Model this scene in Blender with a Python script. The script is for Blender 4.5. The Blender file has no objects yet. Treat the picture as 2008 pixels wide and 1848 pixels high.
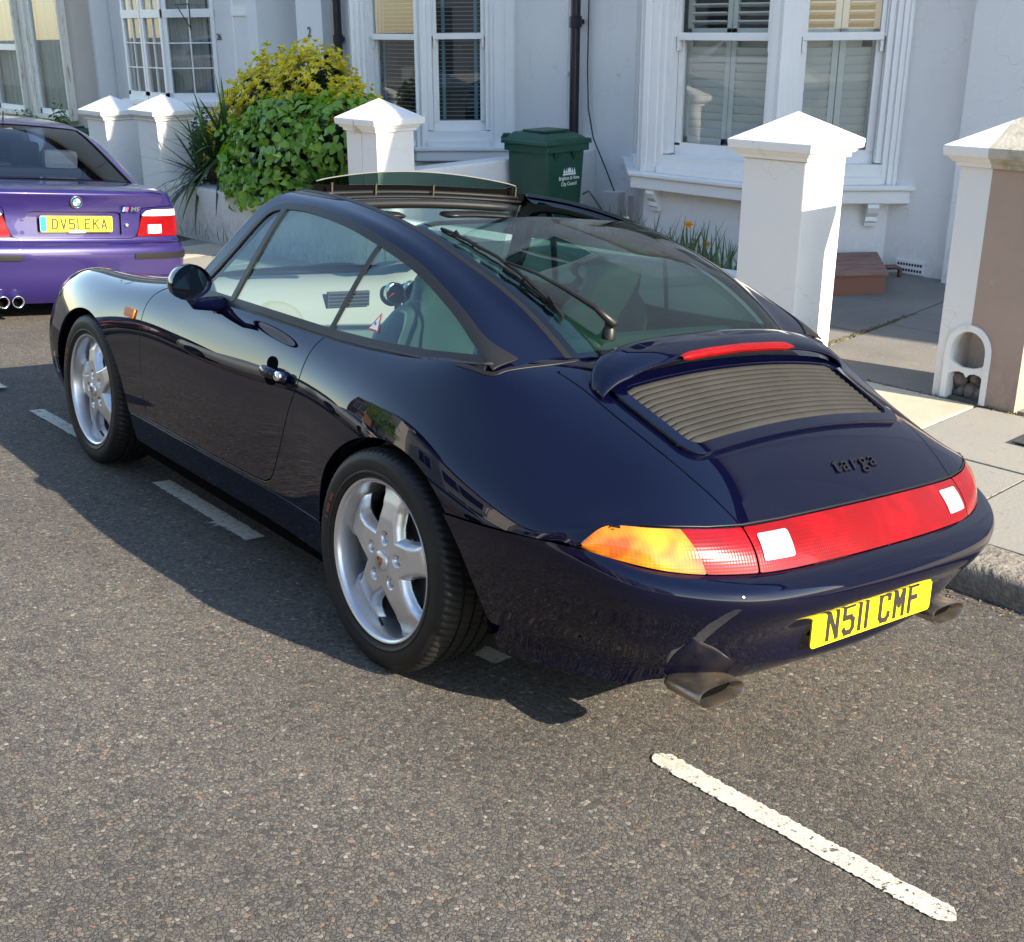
import bpy, bmesh, math, random
import numpy as np
from mathutils import Vector, Matrix, Euler
from mathutils.noise import noise as mnoise
SC = bpy.context.scene
COL = SC.collection
random.seed(7)
R = math.radians
# ------------------------------------------------------------------ camera
CAM_POS = (-2.552, -2.431, 1.814)
CAM_R = (0.7566640, -0.6537201, -0.0104690)
CAM_U = (0.2391614, 0.2618494, 0.9350062)
CAM_F = (0.6084911, 0.7099893, -0.3544767)
cd = bpy.data.cameras.new('camera'); cam = bpy.data.objects.new('camera', cd); COL.objects.link(cam)
m = Matrix.Identity(4)
for i in range(3):
    m[i][0] = CAM_R[i]; m[i][1] = CAM_U[i]; m[i][2] = -CAM_F[i]; m[i][3] = CAM_POS[i]
cam.matrix_world = m
cd.sensor_width = 36.0; cd.lens = 2341.17 / 2008 * 36.0
cd.shift_x = 0.0314; cd.shift_y = 0.0004
cd.clip_start = 0.05; cd.clip_end = 500
SC.camera = cam
# ------------------------------------------------------------------ sky, sun, exposure
# light travels along this direction (world): low sun behind the car, slightly from the houses
SUN_DIR = Vector((-0.3578709, 1.9557479, -0.9858898)).normalized()
w = bpy.data.worlds.new('World'); SC.world = w; w.use_nodes = True
nt = w.node_tree; bg = nt.nodes['Background']
sky = nt.nodes.new('ShaderNodeTexSky'); sky.sky_type = 'NISHITA'; sky.sun_disc = False
to_sun = -SUN_DIR
sky.sun_elevation = math.asin(to_sun.z)
sky.sun_rotation = math.atan2(to_sun.x, to_sun.y)
sky.altitude = 20; sky.air_density = 1.0; sky.dust_density = 0.25; sky.ozone_density = 1.0
nt.links.new(sky.outputs[0], bg.inputs[0]); bg.inputs[1].default_value = 0.15
sd = bpy.data.lights.new('sun', 'SUN'); so = bpy.data.objects.new('sun', sd); COL.objects.link(so)
sd.energy = 4.9; sd.angle = R(0.5); sd.color = (1.0, 0.88, 0.71)
so.rotation_euler = SUN_DIR.to_track_quat('-Z', 'Y').to_euler()
SC.view_settings.view_transform = 'Standard'; SC.view_settings.look = 'None'
SC.view_settings.gamma = 1.0; SC.view_settings.use_curve_mapping = False
SC.view_settings.exposure = 1.44
SC.cycles.max_bounces = 10; SC.cycles.transparent_max_bounces = 16
SC.cycles.glossy_bounces = 5; SC.cycles.diffuse_bounces = 4
SC.cycles.caustics_reflective = False; SC.cycles.caustics_refractive = False
# ------------------------------------------------------------------ helpers
def tag(o, label=None, cat=None, group=None, kind=None):
    if label: o['label'] = label
    if cat: o['category'] = cat
    if group: o['group'] = group
    if kind: o['kind'] = kind
    return o
def empty(name, loc=(0,0,0), rz=0.0, label=None, cat=None, group=None, parent=None):
    o = bpy.data.objects.new(name, None); COL.objects.link(o); o.location = loc
    o.rotation_euler = (0, 0, rz); o.empty_display_size = .1
    if parent: o.parent = parent
    return tag(o, label, cat, group)
def link(name, me, mat=None, parent=None, loc=None):
    o = bpy.data.objects.new(name, me); COL.objects.link(o)
    if mat is not None:
        for mm in (mat if isinstance(mat, (list, tuple)) else [mat]): me.materials.append(mm)
    if parent: o.parent = parent
    if loc is not None: o.location = loc
    return o
def mesh(vs, fs, name='mesh', smooth=False, mi=None):
    me = bpy.data.meshes.new(name); me.from_pydata([tuple(v) for v in vs], [], fs)
    if smooth: me.polygons.foreach_set('use_smooth', [True] * len(me.polygons))
    if mi is not None: me.polygons.foreach_set('material_index', mi)
    me.update(); return me
class MB:
    """collects shapes, then links them as one mesh object"""
    def __init__(s): s.v = []; s.f = []; s.m = []
    def add(s, vs, fs, mi=0):
        n = len(s.v); s.v += [tuple(v) for v in vs]; s.f += [tuple(i + n for i in f) for f in fs]; s.m += [mi] * len(fs); return s
    def box(s, x0, x1, y0, y1, z0, z1, mi=0, M=None):
        vs = [(x, y, z) for z in (z0, z1) for y in (y0, y1) for x in (x0, x1)]
        if M: vs = [M @ Vector(v) for v in vs]
        return s.add(vs, [(0,2,3,1),(4,5,7,6),(0,1,5,4),(2,6,7,3),(0,4,6,2),(1,3,7,5)], mi)
    def prism(s, poly, z0, z1, mi=0, M=None):
        n = len(poly); vs = [(x, y, z0) for x, y in poly] + [(x, y, z1) for x, y in poly]
        if M: vs = [M @ Vector(v) for v in vs]
        fs = [tuple(range(n))[::-1], tuple(range(n, 2*n))] + [(i, (i+1) % n, n + (i+1) % n, n + i) for i in range(n)]
        return s.add(vs, fs, mi)
    def tube(s, pts, r, seg=8, mi=0, closed=False, cap=True):
        pts = [Vector(p) for p in pts]; n = len(pts); rings = []; a = None
        rr = r if isinstance(r, (list, tuple)) else [r] * n
        for i, p in enumerate(pts):
            t = ((pts[(i+1) % n] if closed else pts[min(i+1, n-1)]) - (pts[i-1] if (closed or i) else pts[0])).normalized()
            if a is None: a = Vector((.31, .17, .93)).cross(t)
            a = a - t * a.dot(t)
            if a.length < 1e-5: a = t.orthogonal()
            a.normalize(); b = t.cross(a)
            rings.append([p + (a * math.cos(2*math.pi*q/seg) + b * math.sin(2*math.pi*q/seg)) * rr[i] for q in range(seg)])
        vs = [v for rg in rings for v in rg]; fs = []
        for i in range(n if closed else n - 1):
            j = (i + 1) % n
            for k in range(seg):
                fs.append((i*seg+k, j*seg+k, j*seg+(k+1) % seg, i*seg+(k+1) % seg))
        if cap and not closed: fs += [tuple(range(seg)), tuple(range((n-1)*seg, n*seg))[::-1]]
        return s.add(vs, fs, mi)
    def lathe(s, prof, seg=32, axis='z', mi=0, M=None):
        vs = []
        for (r, h) in prof:
            for k in range(seg):
                c, q = r*math.cos(2*math.pi*k/seg), r*math.sin(2*math.pi*k/seg)
                vs.append((c, q, h) if axis == 'z' else (h, c, q) if axis == 'x' else (q, h, c))
        if M: vs = [M @ Vector(v) for v in vs]
        fs = [(i*seg+k, i*seg+(k+1) % seg, (i+1)*seg+(k+1) % seg, (i+1)*seg+k) for i in range(len(prof)-1) for k in range(seg)]
        return s.add(vs, fs, mi)
    def build(s, name, mat, parent=None, smooth=False, bevel=0, fixn=True, angle=None):
        me = mesh(s.v, s.f, name, smooth, s.m if isinstance(mat, (list, tuple)) else None)
        if bevel or fixn:
            bm = bmesh.new(); bm.from_mesh(me)
            if fixn: bmesh.ops.recalc_face_normals(bm, faces=bm.faces)
            if bevel: bmesh.ops.bevel(bm, geom=list(bm.edges), offset=bevel, segments=2, affect='EDGES', profile=.6, clamp_overlap=True)
            bm.to_mesh(me); bm.free()
        if angle: me.set_sharp_from_angle(angle=R(angle))
        return link(name, me, mat, parent)
def shade(o, ang=35):
    me = o.data; me.polygons.foreach_set('use_smooth', [True]*len(me.polygons)); me.set_sharp_from_angle(angle=R(ang)); return o
def cyl(r, h, seg=16): return [(0.0001, 0), (r, 0), (r, h), (0.0001, h)]
def copy_tree(o, parent=None):
    c = o.copy(); COL.objects.link(c)
    if parent: c.parent = parent
    for ch in list(o.children): copy_tree(ch, c)
    return c
# ------------------------------------------------------------------ materials
def N(nt, t, **kw):
    n = nt.nodes.new(t)
    for k, v in kw.items():
        if k.startswith('_'): setattr(n, k[1:], v)
        else: n.inputs[k].default_value = v
    return n
def coord(nt, scale=1.0):
    tc = nt.nodes.new('ShaderNodeTexCoord'); mp = nt.nodes.new('ShaderNodeMapping')
    mp.inputs['Scale'].default_value = (scale,)*3 if not isinstance(scale, tuple) else scale
    nt.links.new(tc.outputs['Object'], mp.inputs['Vector']); return mp.outputs[0]
def mat(name, col, rough=.5, metal=0.0, coat=0.0, var=None, bump=None, spec=.5, rvar=None, dirt=None, emit=None, sheen=0, trans=0, crough=.03):
    """var=(scale, colour2, low, high)  bump=(scale, strength, distance)  dirt=(scale, colour, low, high)"""
    m = bpy.data.materials.new(name); m.use_nodes = True; nt = m.node_tree; L = nt.links
    b = nt.nodes['Principled BSDF']
    b.inputs['Base Color'].default_value = (*col, 1); b.inputs['Roughness'].default_value = rough
    b.inputs['Metallic'].default_value = metal; b.inputs['Coat Weight'].default_value = coat
    b.inputs['Coat Roughness'].default_value = crough; b.inputs['Specular IOR Level'].default_value = spec
    b.inputs['Transmission Weight'].default_value = trans
    out = None
    src = None
    def mixc(a, fac, c2):
        mx = N(nt, 'ShaderNodeMix', _data_type='RGBA')
        if a is None: mx.inputs[6].default_value = (*col, 1)
        else: L.new(a, mx.inputs[6])
        mx.inputs[7].default_value = (*c2, 1); L.new(fac, mx.inputs[0]); return mx.outputs[2]
    for v in (var, dirt):
        if v:
            n = N(nt, 'ShaderNodeTexNoise'); n.inputs['Scale'].default_value = 1; n.inputs['Detail'].default_value = 7; n.inputs['Roughness'].default_value = .62
            L.new(coord(nt, v[0]), n.inputs['Vector'])
            r = N(nt, 'ShaderNodeMapRange'); L.new(n.outputs[0], r.inputs[0]); r.inputs[1].default_value = v[2]; r.inputs[2].default_value = v[3]
            src = mixc(src, r.outputs[0], v[1])
    if src: L.new(src, b.inputs['Base Color'])
    if rvar:
        n = N(nt, 'ShaderNodeTexNoise'); n.inputs['Scale'].default_value = 1; n.inputs['Detail'].default_value = 5
        L.new(coord(nt, rvar[0]), n.inputs['Vector'])
        r = N(nt, 'ShaderNodeMapRange'); L.new(n.outputs[0], r.inputs[0]); r.inputs[1].default_value = .35; r.inputs[2].default_value = .65
        r.inputs[3].default_value = rvar[1]; r.inputs[4].default_value = rvar[2]; L.new(r.outputs[0], b.inputs['Roughness'])
    if bump:
        n = N(nt, 'ShaderNodeTexNoise'); n.inputs['Scale'].default_value = 1; n.inputs['Detail'].default_value = 6
        L.new(coord(nt, bump[0]), n.inputs['Vector'])
        bp = N(nt, 'ShaderNodeBump', Strength=bump[1], Distance=bump[2]); L.new(n.outputs[0], bp.inputs['Height']); L.new(bp.outputs[0], b.inputs['Normal'])
    if emit: b.inputs['Emission Color'].default_value = (*emit[0], 1); b.inputs['Emission Strength'].default_value = emit[1]
    return m
def glassmat(name, tint, refl=1.0, rough=0.0, f0=.045, streak=0.0):
    m = bpy.data.materials.new(name); m.use_nodes = True; nt = m.node_tree; L = nt.links
    nt.nodes.remove(nt.nodes['Principled BSDF']); out = nt.nodes['Material Output']
    tr = N(nt, 'ShaderNodeBsdfTransparent'); tr.inputs[0].default_value = (*tint, 1)
    gl = N(nt, 'ShaderNodeBsdfGlossy'); gl.inputs['Roughness'].default_value = rough
    lw = N(nt, 'ShaderNodeLayerWeight'); lw.inputs[0].default_value = .5
    p = N(nt, 'ShaderNodeMath', _operation='POWER'); L.new(lw.outputs['Facing'], p.inputs[0]); p.inputs[1].default_value = 5
    r = N(nt, 'ShaderNodeMapRange'); L.new(p.outputs[0], r.inputs[0]); r.inputs[3].default_value = f0; r.inputs[4].default_value = refl
    mx = N(nt, 'ShaderNodeMixShader'); L.new(r.outputs[0], mx.inputs[0]); L.new(tr.outputs[0], mx.inputs[1]); L.new(gl.outputs[0], mx.inputs[2])
    L.new(mx.outputs[0], out.inputs[0]); return m
def text_mesh(s, size, depth=.001, offset=0.0, xs=1.0, shear=0.0, align='CENTER', font=None, sp=1.0):
    cu = bpy.data.curves.new('txt', 'FONT'); cu.body = s; cu.size = size; cu.extrude = depth; cu.offset = offset
    cu.align_x = align; cu.space_character = sp; cu.align_y = 'CENTER'; cu.shear = shear; cu.resolution_u = 3
    o = bpy.data.objects.new('txt', cu); COL.objects.link(o)
    dg = bpy.context.evaluated_depsgraph_get(); me = bpy.data.meshes.new_from_object(o.evaluated_get(dg))
    bpy.data.objects.remove(o); bpy.data.curves.remove(cu)
    for v in me.vertices: v.co.x *= xs
    return me

# ------------------------------------------------------------------ setting materials
def asphalt_mat():
    m = bpy.data.materials.new('asphalt'); m.use_nodes = True; nt = m.node_tree; L = nt.links; b = nt.nodes['Principled BSDF']
    def ns(sc, det=4, rough=.55):
        n = N(nt, 'ShaderNodeTexNoise'); n.inputs['Scale'].default_value = 1; n.inputs['Detail'].default_value = det; n.inputs['Roughness'].default_value = rough; L.new(coord(nt, sc), n.inputs['Vector']); return n
    def mr(src, a, c, lo=0.0, hi=1.0):
        r = N(nt, 'ShaderNodeMapRange'); L.new(src, r.inputs[0]); r.inputs[1].default_value = a; r.inputs[2].default_value = c; r.inputs[3].default_value = lo; r.inputs[4].default_value = hi; return r.outputs[0]
    def mixc(f, a, c):
        x = N(nt, 'ShaderNodeMix', _data_type='RGBA'); L.new(f, x.inputs[0])
        for k, q in ((6, a), (7, c)):
            if isinstance(q, tuple): x.inputs[k].default_value = (*q, 1)
            else: L.new(q, x.inputs[k])
        return x.outputs[2]
    # wobble the lookup so the stones are angular and unequal
    w_ = ns(150, 2); vm = N(nt, 'ShaderNodeVectorMath', _operation='SCALE'); L.new(w_.outputs['Color'], vm.inputs[0]); vm.inputs['Scale'].default_value = .9
    def stones(sc):
        va = N(nt, 'ShaderNodeVectorMath', _operation='ADD'); L.new(coord(nt, sc), va.inputs[0]); L.new(vm.outputs[0], va.inputs[1])
        v = N(nt, 'ShaderNodeTexVoronoi'); v.inputs['Scale'].default_value = 1; L.new(va.outputs[0], v.inputs['Vector'])
        e = N(nt, 'ShaderNodeTexVoronoi', _feature='DISTANCE_TO_EDGE'); e.inputs['Scale'].default_value = 1; L.new(va.outputs[0], e.inputs['Vector'])
        sp = N(nt, 'ShaderNodeSeparateColor'); L.new(v.outputs['Color'], sp.inputs[0]); return sp, e.outputs['Distance']
    sp, ed = stones(88.0); sp2, ed2 = stones(190.0)
    cols = [(0, (.062, .058, .053)), (.16, (.090, .083, .073)), (.34, (.132, .117, .096)), (.55, (.102, .097, .088)), (.72, (.155, .138, .112)), (.885, (.20, .135, .095)), (.93, (.22, .195, .16)), (.992, (.28, .255, .215))]
    cr = N(nt, 'ShaderNodeValToRGB'); e = cr.color_ramp; e.interpolation = 'CONSTANT'; L.new(sp.outputs[0], cr.inputs[0])
    e.elements[0].position = 0; e.elements[0].color = (*cols[0][1], 1); e.elements[1].position = cols[1][0]; e.elements[1].color = (*cols[1][1], 1)
    for p, c in cols[2:]: k = e.elements.new(p); k.color = (*c, 1)
    fine = mixc(mr(sp2.outputs[0], 0, 1), (.070, .066, .062), (.16, .145, .12))
    col = mixc(mr(sp.outputs[2], .60, .62), cr.outputs[0], fine)           # some areas are fine grit
    col = mixc(mr(ed, .005, .07), (.074, .066, .056), col)                  # binder between the stones
    n = ns(.8, 8, .65); hs = N(nt, 'ShaderNodeHueSaturation'); L.new(col, hs.inputs['Color']); L.new(mr(n.outputs[0], .3, .72, .95, 1.38), hs.inputs['Value'])
    col = mixc(mr(ns(9.0, 6).outputs[0], .52, .8, 0, .32), hs.outputs[0], (.20, .175, .135))
    col = mixc(mr(ns(120, 4, .7).outputs[0], .60, .68, 0, .8), col, (.036, .033, .030))   # pits
    # tyre-polished bands along the street, an oily patch and dusty drifts
    tc = nt.nodes.new('ShaderNodeTexCoord'); sx = N(nt, 'ShaderNodeSeparateXYZ'); L.new(tc.outputs['Object'], sx.inputs[0])
    wv = N(nt, 'ShaderNodeMath', _operation='SINE'); ml = N(nt, 'ShaderNodeMath', _operation='MULTIPLY_ADD'); L.new(sx.outputs[0], ml.inputs[0]); ml.inputs[1].default_value = 3.6; L.new(ns(.7, 3).outputs[0], ml.inputs[2]); L.new(ml.outputs[0], wv.inputs[0])
    h5 = N(nt, 'ShaderNodeHueSaturation'); L.new(col, h5.inputs['Color']); L.new(mr(wv.outputs[0], -1, 1, .93, 1.06), h5.inputs['Value']); col = h5.outputs[0]
    col = mixc(mr(ns(1.7, 5).outputs[0], .64, .80, 0, .45), col, (.062, .058, .054))
    L.new(col, b.inputs['Base Color']); b.inputs['Roughness'].default_value = .8; b.inputs['Specular IOR Level'].default_value = .3
    h1 = mr(ed, .0, .13); q = N(nt, 'ShaderNodeMath', _operation='MULTIPLY_ADD'); L.new(sp.outputs[1], q.inputs[0]); q.inputs[1].default_value = .75; L.new(h1, q.inputs[2])
    h2 = mr(ed2, .0, .12); q2 = N(nt, 'ShaderNodeMath', _operation='MULTIPLY_ADD'); L.new(h2, q2.inputs[0]); q2.inputs[1].default_value = .22; L.new(q.outputs[0], q2.inputs[2])
    q3 = N(nt, 'ShaderNodeMath', _operation='MULTIPLY_ADD'); L.new(ns(260, 3).outputs[0], q3.inputs[0]); q3.inputs[1].default_value = .35; L.new(q2.outputs[0], q3.inputs[2])
    bp = N(nt, 'ShaderNodeBump', Strength=1.0, Distance=.0028); L.new(q3.outputs[0], bp.inputs['Height']); L.new(bp.outputs[0], b.inputs['Normal'])
    return m
M_asph = asphalt_mat()
def roadpaint_mat():
    m = mat('road_paint', (.56, .53, .45), .8, bump=(160, .6, .003), var=(35, (.40, .37, .31), .4, .75)); nt = m.node_tree; L = nt.links
    b = nt.nodes['Principled BSDF']; out = nt.nodes['Material Output']
    n = N(nt, 'ShaderNodeTexNoise'); n.inputs['Scale'].default_value = 1; n.inputs['Detail'].default_value = 6; n.inputs['Roughness'].default_value = .8; L.new(coord(nt, 42.0), n.inputs['Vector'])
    r = N(nt, 'ShaderNodeMapRange'); L.new(n.outputs[0], r.inputs[0]); r.inputs[1].default_value = .57; r.inputs[2].default_value = .62
    t = N(nt, 'ShaderNodeBsdfTransparent'); mx = N(nt, 'ShaderNodeMixShader'); L.new(r.outputs[0], mx.inputs[0]); L.new(b.outputs[0], mx.inputs[1]); L.new(t.outputs[0], mx.inputs[2]); L.new(mx.outputs[0], out.inputs[0])
    return m
M_paint = roadpaint_mat()
M_white = mat('white_render', (.81, .79, .75), .75, bump=(90, .35, .004), var=(1.3, (.74, .73, .71), .35, .8), dirt=(5, (.62, .60, .56), .66, .9))
M_wall = mat('white_masonry_paint', (.80, .785, .755), .7, bump=(34, .5, .006), var=(1.0, (.74, .725, .70), .35, .75), dirt=((7, 7, .9), (.64, .625, .58), .62, .86))
M_trim = mat('white_gloss_paint', (.83, .815, .785), .38, bump=(30, .08, .002), var=(3, (.76, .76, .75), .4, .8))
M_cap = mat('white_cap_paint', (.82, .81, .78), .75, bump=(70, .5, .004), dirt=(11, (.56, .53, .46), .60, .85))
M_bare = mat('mossy_cement', (.50, .46, .37), .85, bump=(60, .6, .005), var=(14, (.27, .25, .17), .45, .75))
M_pink = mat('pinkish_brown_render', (.43, .31, .245), .8, bump=(80, .5, .004), var=(2.5, (.37, .27, .21), .35, .75))
M_beige = mat('beige_render', (.52, .475, .42), .8, bump=(60, .3, .003), var=(2, (.46, .42, .37), .35, .75))
M_peel = mat('peeling_cream_paint', (.70, .67, .58), .6, bump=(22, .5, .006), dirt=((18, 18, 3), (.38, .29, .2), .56, .66))
M_flag = mat('flagstone', (.56, .48, .345), .85, bump=(70, .5, .003), var=(2.2, (.42, .36, .26), .3, .7), dirt=(24, (.40, .37, .31), .58, .8))
M_flag2 = mat('flagstone_dark', (.30, .275, .225), .85, bump=(60, .5, .003), var=(3.2, (.27, .26, .23), .3, .7), dirt=(24, (.15, .14, .125), .6, .8))
M_kerb = mat('granite_kerb', (.27, .235, .19), .9, bump=(38, 1.0, .014), var=(26, (.15, .135, .115), .4, .7), dirt=(60, (.42, .38, .32), .6, .7))
M_conc = mat('old_concrete', (.21, .195, .175), .9, bump=(50, .6, .004), var=(2.0, (.155, .145, .13), .3, .7), dirt=(30, (.30, .28, .25), .6, .8))
M_soil = mat('soil', (.06, .048, .036), .95, bump=(30, 1, .02), var=(12, (.10, .08, .055), .4, .7))
M_moss = mat('mossy_joint', (.05, .055, .025), .95, bump=(80, 1, .006), var=(20, (.10, .085, .05), .4, .7))
M_blackpipe = mat('black_gloss_pipe', (.012, .012, .02), .3, var=(6, (.03, .03, .04), .5, .8))
M_winglass = glassmat('window_glass', (.80, .84, .82), .9, 0.0, .09)
M_winglass2 = glassmat('window_glass_old', (.80, .84, .80), .9, 0.0, .10)
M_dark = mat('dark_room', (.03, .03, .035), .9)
M_shut = mat('white_shutter', (.72, .72, .69), .45)
M_slat = mat('blind_slat', (.42, .44, .46), .4)
M_tape = mat('blind_tape', (.12, .24, .30), .8)
M_curt = mat('net_curtain', (.50, .54, .49), .9, bump=(14, .2, .01), var=((14, 14, .6), (.33, .38, .34), .35, .65))
M_curt2 = mat('grey_net_curtain', (.42, .42, .41), .9, var=((20, 20, .8), (.27, .27, .27), .35, .65))
M_deck = mat('reddish_brown_boards', (.26, .155, .12), .7, bump=((20, 60, 20), .3, .003), var=((3, 14, 3), (.20, .10, .075), .35, .7))
M_deck2 = mat('terracotta_paint', (.20, .085, .055), .6, bump=(40, .3, .003))
M_binG = mat('dark_green_plastic', (.008, .055, .032), .42, bump=(60, .15, .002), var=(7, (.011, .07, .042), .4, .7), dirt=(5, (.03, .08, .055), .6, .85))
M_whitep = mat('white_print', (.75, .78, .74), .6)
M_blk = mat('black_paint', (.015, .015, .018), .5)
def grime(m, z0, z1, col, amt):
    """splashed dirt and hairline stains that belong to the foot of the wall"""
    nt = m.node_tree; L = nt.links; b = nt.nodes['Principled BSDF']; src = b.inputs['Base Color'].links[0].from_socket
    g_ = nt.nodes.new('ShaderNodeNewGeometry'); sx = N(nt, 'ShaderNodeSeparateXYZ'); L.new(g_.outputs['Position'], sx.inputs[0])
    r = N(nt, 'ShaderNodeMapRange'); L.new(sx.outputs[2], r.inputs[0]); r.inputs[1].default_value = z0; r.inputs[2].default_value = z1; r.inputs[3].default_value = 1; r.inputs[4].default_value = 0
    n = N(nt, 'ShaderNodeTexNoise'); n.inputs['Scale'].default_value = 1; n.inputs['Detail'].default_value = 8; n.inputs['Roughness'].default_value = .7; L.new(coord(nt, (26, 26, 14)), n.inputs['Vector'])
    r2 = N(nt, 'ShaderNodeMapRange'); L.new(n.outputs[0], r2.inputs[0]); r2.inputs[1].default_value = .38; r2.inputs[2].default_value = .66
    q = N(nt, 'ShaderNodeMath', _operation='MULTIPLY'); L.new(r.outputs[0], q.inputs[0]); L.new(r2.outputs[0], q.inputs[1]); q2 = N(nt, 'ShaderNodeMath', _operation='MULTIPLY'); L.new(q.outputs[0], q2.inputs[0]); q2.inputs[1].default_value = amt
    mx = N(nt, 'ShaderNodeMix', _data_type='RGBA'); L.new(q2.outputs[0], mx.inputs[0]); L.new(src, mx.inputs[6]); mx.inputs[7].default_value = (*col, 1)
    # fine cracks
    v = N(nt, 'ShaderNodeTexVoronoi', _feature='DISTANCE_TO_EDGE'); v.inputs['Scale'].default_value = 1; nv = N(nt, 'ShaderNodeTexNoise'); nv.inputs['Scale'].default_value = 3; L.new(coord(nt, 1.0), nv.inputs['Vector'])
    va = N(nt, 'ShaderNodeVectorMath', _operation='ADD'); L.new(coord(nt, 1.3), va.inputs[0]); L.new(nv.outputs['Color'], va.inputs[1]); L.new(va.outputs[0], v.inputs['Vector'])
    r3 = N(nt, 'ShaderNodeMapRange'); L.new(v.outputs['Distance'], r3.inputs[0]); r3.inputs[1].default_value = .0015; r3.inputs[2].default_value = .004; r3.inputs[3].default_value = .30; r3.inputs[4].default_value = 0
    m3 = N(nt, 'ShaderNodeMix', _data_type='RGBA'); L.new(r3.outputs[0], m3.inputs[0]); L.new(mx.outputs[2], m3.inputs[6]); m3.inputs[7].default_value = (.42, .40, .36, 1); L.new(m3.outputs[2], b.inputs['Base Color'])
grime(M_white, -.06, .22, (.34, .31, .25), .75); grime(M_wall, -.05, .35, (.42, .40, .35), .6); grime(M_pink, -.06, .3, (.22, .16, .12), .8)
# ------------------------------------------------------------------ ground, road, pavement
def zroad(x, y):
    xx = max(x, -2.3)
    z = -.1073 / .99419 * xx
    if x < -2.3:
        t = min((-2.3 - x), 2.7); z += .108 * t - .108 / 3.0 * t * t / 1.0
        if x < -5.0: z -= .09 * (-5.0 - x)
    return z - .00948 / .99419 * y - .018 * max(0, min(y, 14) - 3)
def zpav(x, y): return -.022 - .0135 * (y + .6) + .006 * (x - 1.27) - .012 * max(0, min(y, 14) - 3)
g = MB(); g.add([(-220, -220, -.9), (220, -220, -.9), (220, 220, -.9), (-220, 220, -.9)], [(0, 1, 2, 3)])
tag(g.build('ground', M_conc, fixn=False), kind='structure')
xs = [-8.0, -7, -6, -5, -4.4, -3.8, -3.4, -3.0, -2.6, -2.3, -1.5, -.5, .5, 1.3]; ys = [-60, -20, -8, 0, 3, 5, 8, 11, 14, 20, 60]
vs = [(x, y, zroad(x, y)) for y in ys for x in xs]; n = len(xs)
rd = link('road', mesh(vs, [(i*n+j, i*n+j+1, (i+1)*n+j+1, (i+1)*n+j) for i in range(len(ys)-1) for j in range(n-1)], 'road', True), M_asph); tag(rd, kind='structure')
# painted bay line: worn dashes lying 4 mm above the asphalt, in the car's own frame (road plane)
CARM = Matrix(((0.992986, 0.049714, 0.107268, 0), (-0.051022, 0.998653, 0.009482, 0), (-0.106652, -0.014889, 0.994185, 0), (0, 0, 0, 1)))
def dash(x0, y0, x1, y1, wd, seed, name='bay_marking', taper=0.0):
    rnd = random.Random(seed); nseg = int(math.dist((x0, y0), (x1, y1)) / .006); L_ = []; R_ = []
    d = Vector((x1-x0, y1-y0)).normalized(); p = Vector((-d.y, d.x))
    for i in range(nseg + 1):
        t = i / nseg; c = Vector((x0, y0)).lerp(Vector((x1, y1)), t)
        e = 1.0
        if taper: e = min(1, (t / taper) ** .6 if t < taper else 1, ((1 - t) / taper) ** .6 if 1 - t < taper else 1)
        a = wd / 2 * e + .004 * mnoise(Vector((t * 60, seed, 0))) + .003 * mnoise(Vector((t * 9, seed, 4))) + rnd.uniform(-.0045, .0025)
        b = wd / 2 * e + .004 * mnoise(Vector((t * 60, seed, 9))) + .003 * mnoise(Vector((t * 9, seed, 7))) + rnd.uniform(-.0045, .0025)
        if seed == 3 and .70 < t < .78: b += .03 * rnd.random()
        L_.append(c + p * max(a, .002)); R_.append(c - p * max(b, .002))
    vs = []; fs = []
    for i in range(nseg + 1):
        for q in (L_[i], Vector(((L_[i] + R_[i]) / 2)), R_[i]):
            v = CARM @ Vector((q.x, q.y, .004)); vs.append(v)
    for i in range(nseg):
        for k in (0, 1): fs.append((i*3+k, i*3+k+1, (i+1)*3+k+1, (i+1)*3+k))
    o = link(name, mesh(vs, fs), M_paint, rd); return o
dash(-.725, 3.76, -.76, 4.5, .075, 1)
dash(-.715, 3.235, -.68, 2.46, .075, 2)
dash(-.66, 1.88, -.645, 1.09, .082, 3)
dash(-.60, .45, -.505, -.17, .075, 4)
dash(-.517, -.790, -.470, -1.60, .072, 5, taper=.035)
# gutter dirt band, kerb stones, pavement slabs
pv = MB(); pv.box(1.30, 3.3, -40, 40, -.6, -.20); pvo = pv.build('pavement', M_moss); tag(pvo, kind='structure')
def sheet(name, x0, x1, y0, y1, dz, material, parent, th=.08, bev=.006, rough=0, seed=0, zf=zpav, pts=None):
    rnd = random.Random(seed); b = MB(); nx = max(1, int((x1-x0)/.2)); ny = max(1, int((y1-y0)/.2))
    j = lambda: rnd.uniform(-rough, rough)
    c = [(x0, y0), (x1, y0), (x1, y1), (x0, y1)] if pts is None else pts
    tilt = rnd.uniform(-.004, .004), rnd.uniform(-.004, .004)
    b.add([(x, y, zf(x, y) + dz - th) for x, y in c] + [(x, y, zf(x, y) + dz + j() * .5) for x, y in c], [(3,2,1,0), (4,5,6,7), (0,1,5,4), (1,2,6,5), (2,3,7,6), (3,0,4,7)])
    return b.build(name, material, parent, bevel=bev)
kb = MB(); kb.box(1.275, 1.30, -40, 40, -.7, -.3); kbo = kb.build('kerb', M_kerb); tag(kbo, kind='structure')
y = -3.9; i = 0
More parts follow.
